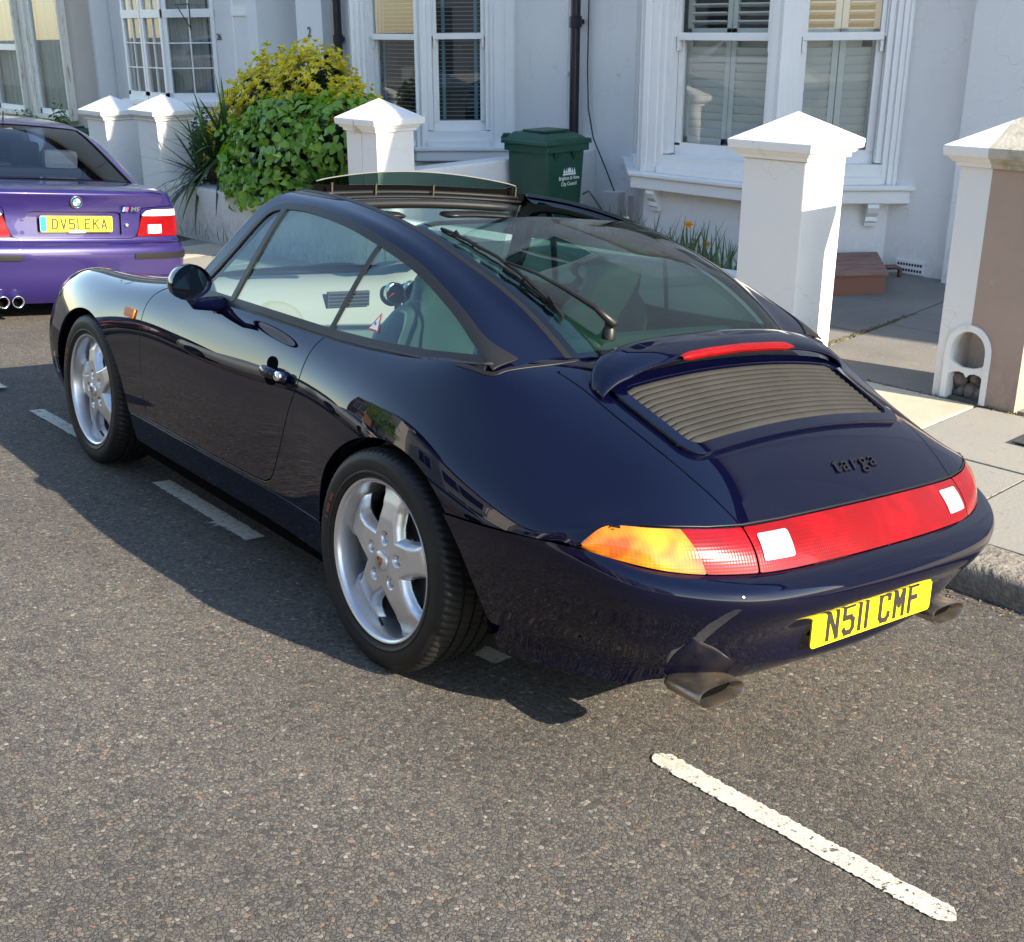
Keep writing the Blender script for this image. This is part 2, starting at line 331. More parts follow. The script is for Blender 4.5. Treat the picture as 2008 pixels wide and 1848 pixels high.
def kerbstone(y0, y1, seed):
    rnd = random.Random(seed); vs = []; fs = []; ny = int((y1-y0)/.03); prof = [(1.268, -.30), (1.268, -.115), (1.270, -.06), (1.276, -.02), (1.292, -.003), (1.33, 0), (1.38, .001), (1.43, .0), (1.485, 0), (1.485, -.2)]
    for a in range(ny + 1):
        yy = y0 + (y1-y0)*a/ny; e = .006 if a in (0, ny) else 0
        for k, (x, z) in enumerate(prof):
            nz = mnoise(Vector((x*18, yy*16, z*22)) + Vector((seed*3.1, 0, 0))) * .007 + mnoise(Vector((x*50, yy*50, z*60))) * .004
            vs.append((x - (nz if k < 5 else 0), yy, zpav(1.3, yy) + z - e + (nz if 3 < k < 9 else 0)))
    n = len(prof)
    for a in range(ny):
        for k in range(n-1): fs.append((a*n+k, a*n+k+1, (a+1)*n+k+1, (a+1)*n+k))
    fs += [tuple(range(n))[::-1], tuple(range(ny*n, ny*n+n))]
    return link('kerb_stone', mesh(vs, fs, 'kerb_stone', True), M_kerb, kbo)
for y0 in [-3.9, -2.98, -2.05, -1.12, -.24, .66, 1.6, 2.5, 3.4, 4.3, 5.2, 6.1, 7.0, 7.9, 8.8, 9.7]: kerbstone(y0 + .004, y0 + .905, int(y0 * 10) + 60)
slabs = []
for k in range(-6, 18):
    y0 = .275 + .65 * k
    for r, (xa, xb) in enumerate(((1.49, 2.285), (2.293, 3.05))):
        mm = M_flag if random.random() < .62 else M_flag2
        if r == 1 and k == -2: mm = M_flag2
        slabs.append(sheet('flagstone', xa, xb, y0 + .005, y0 + .645, random.uniform(-.003, .003), mm, pvo, rough=.004, seed=k*7+r))
mb = MB(); mb.box(2.62, 2.98, -.62, -.12, 0, .0045, M=Matrix.Translation((0, 0, zpav(2.8, -.37) + .004))); tag(mb.build('drain_cover', mat('cast_iron', (.05, .05, .05), .7, bump=(40, 1, .006)), pvo))
# private forecourts: base of soil and old concrete path slabs
so_ = MB(); so_.box(3.05, 6.6, -6, 22, -.9, -.32); sob = so_.build('garden_ground', M_soil); tag(sob, kind='structure')
pth = MB(); pth.box(3.07, 5.48, .55, 2.40, -.3, -.09); ptho = pth.build('path', M_moss); tag(ptho, kind='structure')
zp2 = lambda x, y: -.03 + .030 * (x - 3.06) - .006 * y
for pts in ([(3.075, .55), (4.15, .55), (4.18, 1.455), (3.075, 1.43)], [(4.163, .55), (5.49, .55), (5.49, 1.52), (4.19, 1.465)], [(3.075, 1.445), (3.9, 1.462), (3.9, 2.4), (3.075, 2.4)], [(3.912, 1.464), (5.49, 1.54), (5.49, 2.4), (3.912, 2.4)]):
    sheet('path_slab', 0, 0, 0, 0, .0, M_conc, ptho, rough=.004, zf=zp2, pts=pts)
for xy in ((3.52, 1.48), (3.6, 1.50), (4.1, 1.5), (5.0, 1.56), (3.5, 1.40)):
    pass
gs = MB(); gs.box(3.34, 5.5, 1.86, 5.27, -.3, -.03); tag(gs.build('flower_bed', M_soil), kind='structure')
gs = MB(); gs.box(3.34, 5.6, 5.6, 8.9, -.4, .16); tag(gs.build('planting_bed', M_soil), kind='structure')
gs = MB(); gs.box(3.1, 6.2, -1.5, .5, -.3, -.02); tag(gs.build('forecourt', M_conc), kind='structure')
gs = MB(); gs.box(3.1, 6.2, 8.9, 20, -.6, -.14); tag(gs.build('far_forecourt', M_conc), kind='structure')
# debris in the gutter and moss tufts in the joints
def leaf_litter():
    b = MB(); rnd = random.Random(5)
    for i in range(260):
        y = rnd.uniform(-1.6, 1.0); x = 1.25 - abs(rnd.gauss(0, .05)); s = rnd.uniform(.003, .009)
        a = rnd.uniform(0, 6.28); z = zroad(x, y) + .003
        b.add([(x + s*math.cos(a), y + s*math.sin(a), z), (x + s*.6*math.cos(a+1.6), y + s*.6*math.sin(a+1.6), z + .003), (x - s*math.cos(a), y - s*math.sin(a), z), (x + s*.6*math.cos(a-1.6), y + s*.6*math.sin(a-1.6), z + .002)], [(0, 1, 2, 3)])
    return b.build('gutter_debris', mat('dry_leaves', (.26, .17, .09), .9, var=(30, (.12, .09, .06), .4, .6)), fixn=False)
tag(leaf_litter(), kind='stuff')
def moss():
    b = MB(); rnd = random.Random(9)
    for i in range(900):
        t = rnd.random()
        if t < .45: x, y = rnd.uniform(3.5, 4.5), 1.47 + rnd.gauss(0, .012)
        elif t < .75: x, y = 3.055 + rnd.gauss(0, .012), rnd.uniform(.5, 1.5)
        else: x, y = 3.05 + rnd.gauss(0, .01), rnd.uniform(-.2, .6)
        z = (zpav if x < 3.06 else zp2)(x, y); s = rnd.uniform(.003, .010); a = rnd.uniform(0, 6.28)
        b.add([(x - s*math.cos(a), y - s*math.sin(a), z - .004), (x + s*math.cos(a), y + s*math.sin(a), z - .004), (x + rnd.uniform(-s, s), y + rnd.uniform(-s, s), z + s*rnd.uniform(.5, 1.4))], [(0, 1, 2)])
    for i in range(700):
        k = rnd.randrange(-6, 14); x = rnd.uniform(1.5, 3.04); y = .275 + .65 * k + rnd.gauss(0, .005)
        if mnoise(Vector((x*3, k*5., 0))) < -.1: continue
        z = zpav(x, y); s = rnd.uniform(.002, .006); a = rnd.uniform(0, 6.28)
        b.add([(x - s*math.cos(a), y - s*math.sin(a), z - .004), (x + s*math.cos(a), y + s*math.sin(a), z - .004), (x + rnd.uniform(-s, s), y + rnd.uniform(-s, s), z + s*rnd.uniform(.4, 1.1))], [(0, 1, 2)])
    return b.build('joint_weeds', mat('weeds', (.10, .11, .03), .9, var=(20, (.16, .12, .05), .4, .6)), fixn=False)
tag(moss(), kind='stuff')

# ------------------------------------------------------------------ gate pillars and garden walls
def pillar(y0, y1, x0, x1, ztop, label, group='rendered gate pillars along the pavement', double=False, seed=1, split=None, opening=False):
    zb = -.14 + (-.0135 * y0 if y0 > 2 else 0)
    t = empty('gate_pillar', (0, 0, 0), 0, label, 'gate pillar', group)
    cx, cy = (x0+x1)/2, (y0+y1)/2
    def ring(e): return [(x0-e, y0-e), (x1+e, y0-e), (x1+e, y1+e), (x0-e, y1+e)]
    def shaft(ya, yb, mt, name):
        b = MB()
        if not opening: b.box(x0, x1, ya, yb, zb, ztop)
        else:
            # street face with an arched recess across the colour boundary
            cyo, hw, zs = .36, .098, .235
            pts = [(cyo - hw*math.cos(math.pi*k/14)*1.0, zs + hw*1.15*math.sin(math.pi*k/14)) for k in range(15)]
            pts = [(cyo - hw, 0.0 - .03)] + pts + [(cyo + hw, -.03)]
            pts = [p for p in pts if ya - 1e-6 <= p[0] <= yb + 1e-6]
            # clip arch at split
            zsplit = zs + hw*1.15*math.sqrt(max(0, 1-((split-cyo)/hw)**2))
            if yb == split: poly = [(ya, zb), (cyo-hw, zb)] + [p for p in pts] + [(split, zsplit), (split, ztop), (ya, ztop)]; side = 'l'
            else: poly = [(split, zsplit)] + pts + [(cyo+hw, zb), (yb, zb), (yb, ztop), (split, ztop)]
            n = len(poly); b.add([(x0, p[0], p[1]) for p in poly] + [(x0 + .20, p[0], p[1]) for p in poly], [tuple(range(n))] + [(i, n+i, n+(i+1) % n, (i+1) % n) for i in range(n)])
            b.box(x0 + .201, x1, ya, yb, zb, ztop)
        return b.build(name, mt, t)
    if split: shaft(y0, split, M_pink, 'shaft'); s2 = shaft(split, y1, M_white, 'shaft')
    else:
        if double: shaft(y0, (y0+y1)/2 - .003, M_white, 'shaft'); shaft((y0+y1)/2 + .003, y1, M_white, 'shaft')
        else:
            b = MB(); b.box(x0, x1, y0, y1, zb, ztop); b.build('shaft', M_white, t, bevel=.010)
    prof = [(-.002, 0), (.018, .004), (.020, .022), (.034, .030), (.046, .046), (.060, .052), (.064, .056), (.068, .092), (.066, .1)]
    def cap(ya, yb, mt, pa, pb):
        b = MB(); vs = []; n = 4
        def rg(e): return [(x0-e, (y0-e) if pa else ya), (x1+e, (y0-e) if pa else ya), (x1+e, (y1+e) if pb else yb), (x0-e, (y1+e) if pb else yb)]
        for e, h in prof: vs += [(x, y, ztop + h) for x, y in rg(e)]
        fs = [(i*4+k, i*4+(k+1) % 4, i*4+4+(k+1) % 4, i*4+4+k) for i in range(len(prof)-1) for k in range(4)]
        ap = len(vs); top = ztop + .1 + .145
        q = (len(prof)-1)*4
        if pa and pb:
            vs.append((cx, cy, top)); fs += [(q+k, q+(k+1) % 4, ap) for k in range(4)]
        else:
            ye = ya if not pa else yb
            zz = top - .145 * min(1, abs(ye-cy)/((y1-y0)/2+.066))
            d = 1 - abs(ye-cy)/((y1-y0)/2+.066)
            vs += [(cx, cy, top)]
            hx = (x1-x0)/2 + .066
            # pyramid cut by the boundary plane
            vs[q + (0 if not pa else 3)] = (cx - hx, ye, ztop + .1); vs[q + (1 if not pa else 2)] = (cx + hx, ye, ztop + .1)
            fs += [(q+k, q+(k+1) % 4, ap) for k in range(4) if not ((k == 0 and not pa) or (k == 2 and not pb))]
        b.add(vs, fs); return b.build('cap', mt, t, fixn=True)
    if split:
        # the cap is split in the same plane: mossy half over the pinkish shaft
        cap2 = MB()
        for mt, sgn in ((M_cap, 1), (M_bare, -1)):
            me = MB(); vs = []
            for e, h in prof: vs += [(x0-e, y0-e, ztop+h), (x1+e, y0-e, ztop+h), (x1+e, y1+e, ztop+h), (x0-e, y1+e, ztop+h)]
            fs = [(i*4+k, i*4+(k+1) % 4, i*4+4+(k+1) % 4, i*4+4+k) for i in range(len(prof)-1) for k in range(4)]
            q = (len(prof)-1)*4; vs.append((cx, cy, ztop + .245)); fs += [(q+k, q+(k+1) % 4, len(vs)-1) for k in range(4)]
            m_ = mesh(vs, fs); bm = bmesh.new(); bm.from_mesh(m_)
            bmesh.ops.bisect_plane(bm, geom=bm.verts[:]+bm.edges[:]+bm.faces[:], plane_co=(0, split, 0), plane_no=(0, -sgn, 0), clear_outer=True)
            bmesh.ops.recalc_face_normals(bm, faces=bm.faces); bm.to_mesh(m_); bm.free()
            link('cap', m_, mt, t)
    else:
        cap(y0, y1, M_cap, True, True)
        if double:
            b = MB(); b.box(x0-.071, x0+.01, (y0+y1)/2-.003, (y0+y1)/2+.003, ztop-.01, ztop+.1); b.build('joint_line', M_bare, t)
    return t
rp = pillar(.09, .525, 3.06, 3.47, 1.125, 'tall gate pillar at the right edge, half white and half pinkish brown, arched boot scraper hole at its foot', split=.365, opening=True)
b = MB()   # cast surround and broken cross piece of the arched hole
def arch_pts(hw, zs, k=16): return [(.36 - hw*math.cos(math.pi*i/k), zs + hw*1.15*math.sin(math.pi*i/k)) for i in range(k+1)]
oa = [(.36-.118, -.02)] + arch_pts(.118, .235) + [(.36+.118, -.02)]; ia = [(.36-.090, -.02)] + arch_pts(.090, .235) + [(.36+.090, -.02)]
n = len(oa)
b.add([(3.048, p, q) for p, q in oa] + [(3.050, p, q) for p, q in ia] + [(3.12, p, q) for p, q in ia] + [(3.061, p, q) for p, q in oa],
      [(i, i+1, n+i+1, n+i) for i in range(n-1)] + [(n+i, n+i+1, 2*n+i+1, 2*n+i) for i in range(n-1)] + [(i+1, i, 3*n+i, 3*n+i+1) for i in range(n-1)])
b.build('scraper_surround', M_cap, rp)
b = MB(); pts = [(.27, .185), (.29, .165), (.33, .15), (.39, .148), (.43, .165), (.45, .18), (.45, .105), (.43, .118), (.40, .125), (.375, .12), (.36, .10), (.345, .118), (.32, .125), (.29, .12), (.27, .10)]
n = len(pts); b.add([(3.066, p, q) for p, q in pts] + [(3.085, p, q) for p, q in pts], [tuple(range(n)), tuple(range(n, 2*n))[::-1]] + [(i, (i+1) % n, n+(i+1) % n, n+i) for i in range(n)]); b.build('scraper_bar', M_trim, rp)
b = MB(); rnd = random.Random(4)
for i in range(26):
    y_, z_ = rnd.uniform(.27, .45), rnd.uniform(-.02, .1); s = rnd.uniform(.02, .045)
    b.lathe([(0.0001, -s), (s*.8, -s*.5), (s, 0), (s*.7, s*.6), (0.0001, s)], 7, 'z', 0, Matrix.Translation((3.13 + rnd.uniform(0, .05), y_, z_*.9)))
b.build('rubble', M_conc, rp)
pillar(1.40, 1.815, 3.06, 3.435, 1.075, 'tall white gate pillar in front of the shuttered bay window, nearest the car')
pillar(5.27, 5.67, 3.04, 3.40, 1.00, 'white double gate pillar between the big green bush and the wheelie bin', double=True)
pillar(8.95, 9.38, 3.04, 3.42, .895, 'white gate pillar directly left of the spiky yucca')
pillar(10.15, 10.6, 3.04, 3.42, .84, 'furthest white gate pillar, left of its twin above the purple car')
def garden_wall(x0, x1, y0, y1, z0, z1, label, z1b=None):
    b = MB(); z1b = z1 if z1b is None else z1b; nY = 30; vs = []
    along_y = (y1 - y0) > (x1 - x0)
    b.add([(x0, y0, z0), (x1, y0, z0), (x1, y1, z0), (x0, y1, z0), (x0, y0, z1), (x1, y0, z1 if along_y else z1b), (x1, y1, z1b), (x0, y1, z1b if along_y else z1)], [(3,2,1,0), (4,5,6,7), (0,1,5,4), (1,2,6,5), (2,3,7,6), (3,0,4,7)])
    o = b.build('garden_wall', M_white, bevel=.018); return tag(o, label, 'garden wall')
garden_wall(3.07, 3.33, 1.82, 5.262, -.2, .375, 'low white garden wall beside the daffodils, behind the navy car', .33)
garden_wall(3.41, 5.5, 5.30, 5.52, -.2, .69, 'white dividing wall running from the double pillar to the house behind the bin', .70)
garden_wall(3.06, 3.34, 5.68, 8.94, -.35, .36, 'low white garden wall under the overhanging bush and yucca', .31)
# ------------------------------------------------------------------ houses
UP = Vector((0, 0, 1))
def facet(p0, p1):
    p0 = Vector((*p0, 0)); p1 = Vector((*p1, 0)); u = (p1 - p0).normalized(); inn = UP.cross(u)
    m = Matrix((( u.x, inn.x, 0, p0.x), (u.y, inn.y, 0, p0.y), (0, 0, 1, 0), (0, 0, 0, 1))); return m, (p1 - p0).length
def blocks(M, boxes, name, mt, parent, bevel=0.0, smooth=False):
    b = MB()
    for q in boxes: b.box(*q, M=M)
    return b.build(name, mt, parent, bevel=bevel)
def sash(parent, M, u0, u1, zb, zr, zt, fill=None, frame=M_trim, gl=M_winglass, depth=.0):
    """vertical sliding sash: opening u0..u1, bottom zb, meeting rail zr, head zt; y axis points into the room"""
    d = .05 + depth
    st = .055
    bx = [(u0-.045, u0, d-.02, d+.06, zb-.08, zt+.05), (u1, u1+.045, d-.02, d+.06, zb-.08, zt+.05)]                      # staff bead / box
    bx += [(u0, u0+.012, d+.0, d+.09, zr, zt), (u1-.012, u1, d+.0, d+.09, zr, zt)]
    # upper sash (outer)
    bx += [(u0+.012, u0+.012+st*.6, d+.022, d+.055, zr-.02, zt), (u1-.012-st*.6, u1-.012, d+.022, d+.055, zr-.02, zt), (u0+.012, u1-.012, d+.018, d+.058, zr-.025, zr+.03)]
    # lower sash (inner)
    bx += [(u0, u0+st, d+.06, d+.095, zb-.02, zr), (u1-st, u1, d+.06, d+.095, zb-.02, zr), (u0, u1, d+.06, d+.098, zb-.09, zb+.005)]
    # sash horns
    bx += [(u0+.012, u0+.036, d+.020, d+.055, zr-.10, zr-.026), (u1-.036, u1-.012, d+.020, d+.055, zr-.10, zr-.026)]
    w_ = blocks(M, bx, 'sash_window', frame, parent, bevel=.004)
    for (a, c, z0, z1, dd) in ((u0+.04, u1-.04, zr+.02, zt, d+.038), (u0+st-.01, u1-st+.01, zb, zr-.01, d+.078)):
        b = MB(); b.add([(a, dd, z0), (c, dd, z0), (c, dd, z1), (a, dd, z1)], [(0, 1, 2, 3)])
        b.v = [tuple(M @ Vector(v)) for v in b.v]; b.build('pane', gl, w_, fixn=False)
    if fill: fill(w_, M, u0, u1, zb, zr, zt, d + .13)
    return w_
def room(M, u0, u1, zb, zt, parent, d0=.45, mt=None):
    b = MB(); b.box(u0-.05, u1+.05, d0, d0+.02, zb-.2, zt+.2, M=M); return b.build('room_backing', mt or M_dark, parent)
def shutters(w_, M, u0, u1, zb, zr, zt, d):
    mid = (u0 + u1) / 2; rail = .045
    for (a, c) in ((u0+.02, mid-.003), (mid+.003, u1-.02)):
        bx = [(a, a+rail, d, d+.028, zb, zt), (c-rail, c, d, d+.028, zb, zt), (a, c, d, d+.028, zb-.02, zb+.05), (a, c, d, d+.028, zr-.02, zr+.06), (a, c, d, d+.028, zt-.05, zt)]
        blocks(M, bx, 'shutter_panel', M_shut, w_, bevel=.002)
        def louvre(z, ang):
            h = .034; th = .005; cs, sn = math.cos(ang), math.sin(ang); b = MB()
            pr = [(-th, -h), (th, -h), (th, h), (-th, h)]
            q = [(d + .014 + p*cs - r*sn, z + p*sn + r*cs) for p, r in pr]
            vs = [(x, yy, zz) for x in (a+rail+.002, c-rail-.002) for yy, zz in q]
            b.add([M @ Vector(v) for v in vs], [(0,1,2,3), (7,6,5,4), (0,4,5,1), (1,5,6,2), (2,6,7,3), (3,7,4,0)]); b.build('louvre', M_shut, w_)
        z = zb + .085
        while z < zr - .05: louvre(z, R(24)); z += .0595
        z = zr + .10
        while z < zt - .06: louvre(z, R(72)); z += .0595
    b = MB(); b.box(u0-.02, u1+.02, d+.05, d+.06, zb-.05, zr-.02, M=M); b.build('room_lining', M_shut, w_)
def blinds(w_, M, u0, u1, zb, zr, zt, d):
    z = zb + .01; bb = []
    me = None
    while z < zt:
        b = MB(); b.box(u0+.01, u1-.01, d-.012, d+.012, z-.0016, z+.0016, M=M); b.build('blind_slat', M_slat, w_); z += .038
    for u in (u0+.10, u1-.10): blocks(M, [(u-.016, u+.016, d-.016, d-.0135, zb, zt)], 'ladder_tape', M_tape, w_)
def curtain(mt):
    def f(w_, M, u0, u1, zb, zr, zt, d):
        vs = []; n = 60
        for i in range(n+1):
            u = u0 - .03 + (u1-u0+.06)*i/n; q = d + .03 + .014*math.sin(i*1.9) + .008*math.sin(i*.7)
            vs += [(u, q, zb-.1), (u, q, zt+.1)]
        link('curtain', mesh([M @ Vector(v) for v in vs], [(2*i, 2*i+2, 2*i+3, 2*i+1) for i in range(n)], 'curtain', True), mt, w_)
    return f
def bay(parent, Xw, Xf, Ya, Yb, zs, ztop, spec, name='bay', wallmat=M_wall, sillmat=M_trim, frame=M_trim, base=-.4, corner=.12, sill_t=.10, brackets=True, dn=None, df=None):
    """canted bay: front from Ya (near) to Yb (far) at X=Xf, cants return to Xw"""
    dn = dn or (Xw-Xf); df = df or (Xw-Xf)
    plan = [(Xw, Yb+df), (Xf, Yb), (Xf, Ya), (Xw, Ya-dn)]
    fac = [facet(plan[i], plan[i+1]) for i in range(3)]
    def off(e):
        t = e * math.tan(R(22.5)); k = e*1.414
        return [(Xw+.02, Yb+df+k+.02*1), (Xf-e, Yb+t), (Xf-e, Ya-t), (Xw+.02, Ya-dn-k-.02)]
    b = MB(); b.prism(off(-.03), base, zs - sill_t - .02); b.build('bay_base', wallmat, parent)
    b = MB(); b.prism(off(.11), zs - .035, zs); b.prism(off(.085), zs - sill_t - .03, zs - .036); b.build('bay_sill', sillmat, parent, bevel=.008)
    b = MB(); b.prism(off(.0), ztop, ztop + .35); b.prism(off(.10), ztop + .351, ztop + .43); b.prism(off(.0), ztop + .431, ztop + 1.3); b.build('bay_head', wallmat, parent)
    # posts at the corners (stepped architraves)
    for i, (M, W) in enumerate(fac):
        sp = spec[i]
        if sp is None: continue
        a, c, zb, zr, fill = sp
        bx = [(0, a-.045, 0, .20, zs, ztop), (c+.045, W, 0, .20, zs, ztop), (a-.045, c+.045, .0, .20, zs, zb-.088), (a-.045, c+.045, 0, .2, ztop-.05, ztop)]
        if a > .10: bx += [(0.012, a-.085, -.022, -.0005, zs, ztop), (.02, (a-.085)*.5, -.036, -.0225, zs, ztop)]
        if W - c > .10: bx += [(c+.085, W-.012, -.022, -.0005, zs, ztop), (c+.085+(W-c-.085)*.5, W-.02, -.036, -.0225, zs, ztop)]
        bx += [(a-.045, c+.045, -.05, -.0005, zs+.001, zs+.055)]
        blocks(M, bx, 'window_surround', frame, parent, bevel=.004)
        sash(parent, M, a, c, zb, zr, ztop-.05, fill, frame)
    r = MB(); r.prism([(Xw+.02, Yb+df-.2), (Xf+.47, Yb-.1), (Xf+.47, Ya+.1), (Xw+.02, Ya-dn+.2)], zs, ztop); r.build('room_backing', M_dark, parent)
    if brackets:
        for (M, W), us in ((fac[1], (.16, W_ := fac[1][1]-.06)), (fac[2], (fac[2][1]-.16,))):
            for u in us:
                b = MB(); pr = [(-.072, zs-sill_t-.032), (-.078, zs-sill_t-.06), (-.06, zs-sill_t-.10), (-.03, zs-sill_t-.13), (-.035, zs-sill_t-.16), (-.01, zs-sill_t-.175), (-.008, zs-sill_t-.2), (.04, zs-sill_t-.2), (.04, zs-sill_t-.032)]
                n = len(pr); b.add([M @ Vector((x, p, q)) for x in (u-.04, u+.04) for p, q in pr], [tuple(range(n)), tuple(range(n, 2*n))[::-1]] + [(i, n+i, n+(i+1) % n, (i+1) % n) for i in range(n)])
                b.build('sill_bracket', M_trim, parent)
    return fac
def upper_windows(parent, X, ys, z0, z1):
    for (a, c) in ys:
        M, W = facet((X-.03, c), (X-.03, a)); blocks(M, [(0, .07, -.02, .1, z0, z1), (W-.07, W, -.02, .1, z0, z1), (0, W, -.02, .1, z0-.07, z0), (0, W, -.02, .1, z1, z1+.07), (0, W, 0, .09, (z0+z1)/2-.025, (z0+z1)/2+.025)], 'upper_window', M_trim, parent)
        w_ = parent.children[-1]
        b = MB(); b.box(.0, W, .05, .06, z0, z1, M=M); b.build('upper_pane', mat('dark_pane', (.02, .022, .026), .05) if 'dark_pane' not in bpy.data.materials else bpy.data.materials['dark_pane'], parent)
# --- house with the shuttered bay
hA = empty('terraced_house', (5.5, 3.3, 0), 0, 'white rendered terraced house with plantation shutters in its canted bay window', 'house', 'terraced houses along the pavement')
hA.location = (0, 0, 0)
b = MB(); b.box(5.5, 6.2, 1.80, 5.36, -.4, 6.6); b.build('wall', M_wall, hA)
b = MB(); b.box(5.40, 6.2, -.2, 1.797, -.4, 6.6); b.build('door_pilaster', M_wall, hA)
b = MB(); b.box(5.30, 6.2, 1.0, 1.02, -.4, 6.6)
fillA = shutters
bay(hA, 5.5, 4.85, 2.94, 4.17, .66, 2.62, [(.16, .74, .885, 1.67, fillA), (.24, 1.13, .885, 1.67, fillA), (.17, .76, .885, 1.67, fillA)])
upper_windows(hA, 4.85, [(3.1, 4.0)], 3.9, 5.3)
# --- house with the venetian blinds
hB = empty('terraced_house', (0, 0, 0), 0, 'white rendered terraced house with blue taped venetian blinds in its bay window', 'house', 'terraced houses along the pavement')
b = MB(); b.box(5.5, 6.2, 5.363, 9.40, -.5, 6.6); b.build('wall', M_wall, hB)
bay(hB, 5.5, 4.85, 7.03, 8.10, .655, 2.62, [(.16, .74, .885, 1.655, blinds), (.20, .97, .885, 1.655, blinds), (.12, .63, .885, 1.66, blinds)], base=-.5)
upper_windows(hB, 4.85, [(7.1, 8.0)], 3.9, 5.3)
b = MB(); b.box(5.36, 5.5, 9.40, 9.92, -.5, 3.4); b.box(5.50, 6.2, 9.401, 9.90, -.5, 6.6); b.box(5.50, 6.9, 9.92, 9.925, -.5, 3.2)
b.build('door_pilaster', M_wall, hB)
b = MB(); b.box(6.30, 6.5, 9.91, 10.95, -.5, 3.4); b.box(5.5, 6.6, 9.9, 11.1, 3.4, 6.6); b.build('porch_wall', M_beige if False else M_wall, hB)
# --- house number 26 with the small paned bay
hC = empty('terraced_house', (0, 0, 0), 0, 'white terraced house numbered 26 with small paned casement bay', 'house', 'terraced houses along the pavement')
b = MB(); b.box(5.5, 6.2, 11.12, 15.1, -.6, 6.6); b.build('wall', M_wall, hC)
b = MB(); b.box(5.42, 6.3, 10.88, 11.117, -.5, 3.2); b.build('porch_column', M_wall, hC)
def text_on(s, M, size, parent, mt, name, **k):
    me = text_mesh(s, size, **k); o = link(name, me, mt, parent); o.matrix_local = M; return o
FACE = Matrix(((0, 0, -1, 0), (-1, 0, 0, 0), (0, 1, 0, 0), (0, 0, 0, 1)))   # text plane facing the street
text_on('26', Matrix.Translation((5.49, 11.95, 1.63)) @ FACE, .11, hC, M_blk, 'house_number', offset=.002)
text_on('2', Matrix.Translation((5.352, 9.66, 1.69)) @ FACE, .15, hB, M_blk, 'house_number', offset=.003)
def casement(parent, M, u0, u1, zb, zm, zt):
    st = .05; g = .014
    bx = [(u0, u0+st, 0, .06, zb, zt), (u1-st, u1, 0, .06, zb, zt), (u0, u1, 0, .06, zb-.06, zb+.05), (u0, u1, -.01, .06, zm-.05, zm+.05), (u0, u1, 0, .06, zt-.04, zt+.05)]
    a, c = u0+st, u1-st; mid = (a+c)/2
    bx += [(mid-g/2, mid+g/2, .012, .045, zb, zt)]
    for k in (1, 2): z = zb + .05 + (zm-.05-zb-.05)*k/3; bx.append((a, c, .0125, .0445, z-g/2, z+g/2))
    w_ = blocks(M, bx, 'casement_window', M_trim, parent)
    zz = [zb+.05 + (zm-.1-zb)*k/3 for k in range(4)]
    for (xa, xb) in ((a, mid-g/2), (mid+g/2, c)):
        for k in range(3):
            b = MB(); b.add([M @ Vector(v) for v in ((xa, .03, zz[k]+g/2), (xb, .03, zz[k]+g/2), (xb, .03, zz[k+1]-g/2), (xa, .03, zz[k+1]-g/2))], [(0,1,2,3)]); b.build('pane', M_winglass2, w_, fixn=False)
        b = MB(); b.add([M @ Vector(v) for v in ((xa, .03, zm+.05), (xb, .03, zm+.05), (xb, .03, zt-.04), (xa, .03, zt-.04))], [(0,1,2,3)]); b.build('pane', M_winglass2, w_, fixn=False)
    curtain(M_curt2)(w_, M, u0, u1, zb, zm, zt, .10)
Xw, Xf, Ya, Yb = 5.5, 5.0, 12.52, 13.68
plan = [(Xw, Yb+.5), (Xf, Yb), (Xf, Ya), (Xw, Ya-.5)]
b = MB(); b.prism([(Xw+.02, Yb+.5), (Xf+.02, Yb), (Xf+.02, Ya), (Xw+.02, Ya-.5)], -.6, .78); b.build('bay_base', M_wall, hC); b = MB(); b.prism([(Xw+.01, Yb+.5), (Xf+.01, Yb), (Xf+.01, Ya), (Xw+.01, Ya-.5)], 2.55, 3.4); b.build('bay_head', M_wall, hC)
b = MB(); b.prism([(Xw+.02, Yb+.62), (Xf-.09, Yb+.04), (Xf-.09, Ya-.04), (Xw+.02, Ya-.62)], .781, .845); b.build('bay_sill', M_trim, hC, bevel=.006)
for i in range(3):
    M, W = facet(plan[i], plan[i+1])
    if i == 1: casement(hC, M, .02, W/2-.01, .90, 1.92, 2.5); casement(hC, M, W/2+.01, W-.02, .90, 1.92, 2.5)
    else: casement(hC, M, .02, W-.02, .90, 1.92, 2.5)
b = MB(); b.prism([(Xw+.02, Yb+.35), (Xf+.3, Yb-.05), (Xf+.3, Ya+.05), (Xw+.02, Ya-.35)], .8, 2.55); b.build('room_backing', M_dark, hC)
M, W = facet((5.49, 11.62), (5.49, 11.14)); casement(hC, M, 0.02, W-.02, .95, 1.93, 2.5)
b = MB(); b.box(5.44, 5.56, 11.12, 11.65, .8, .88); b.build('side_window_sill', M_trim, hC)
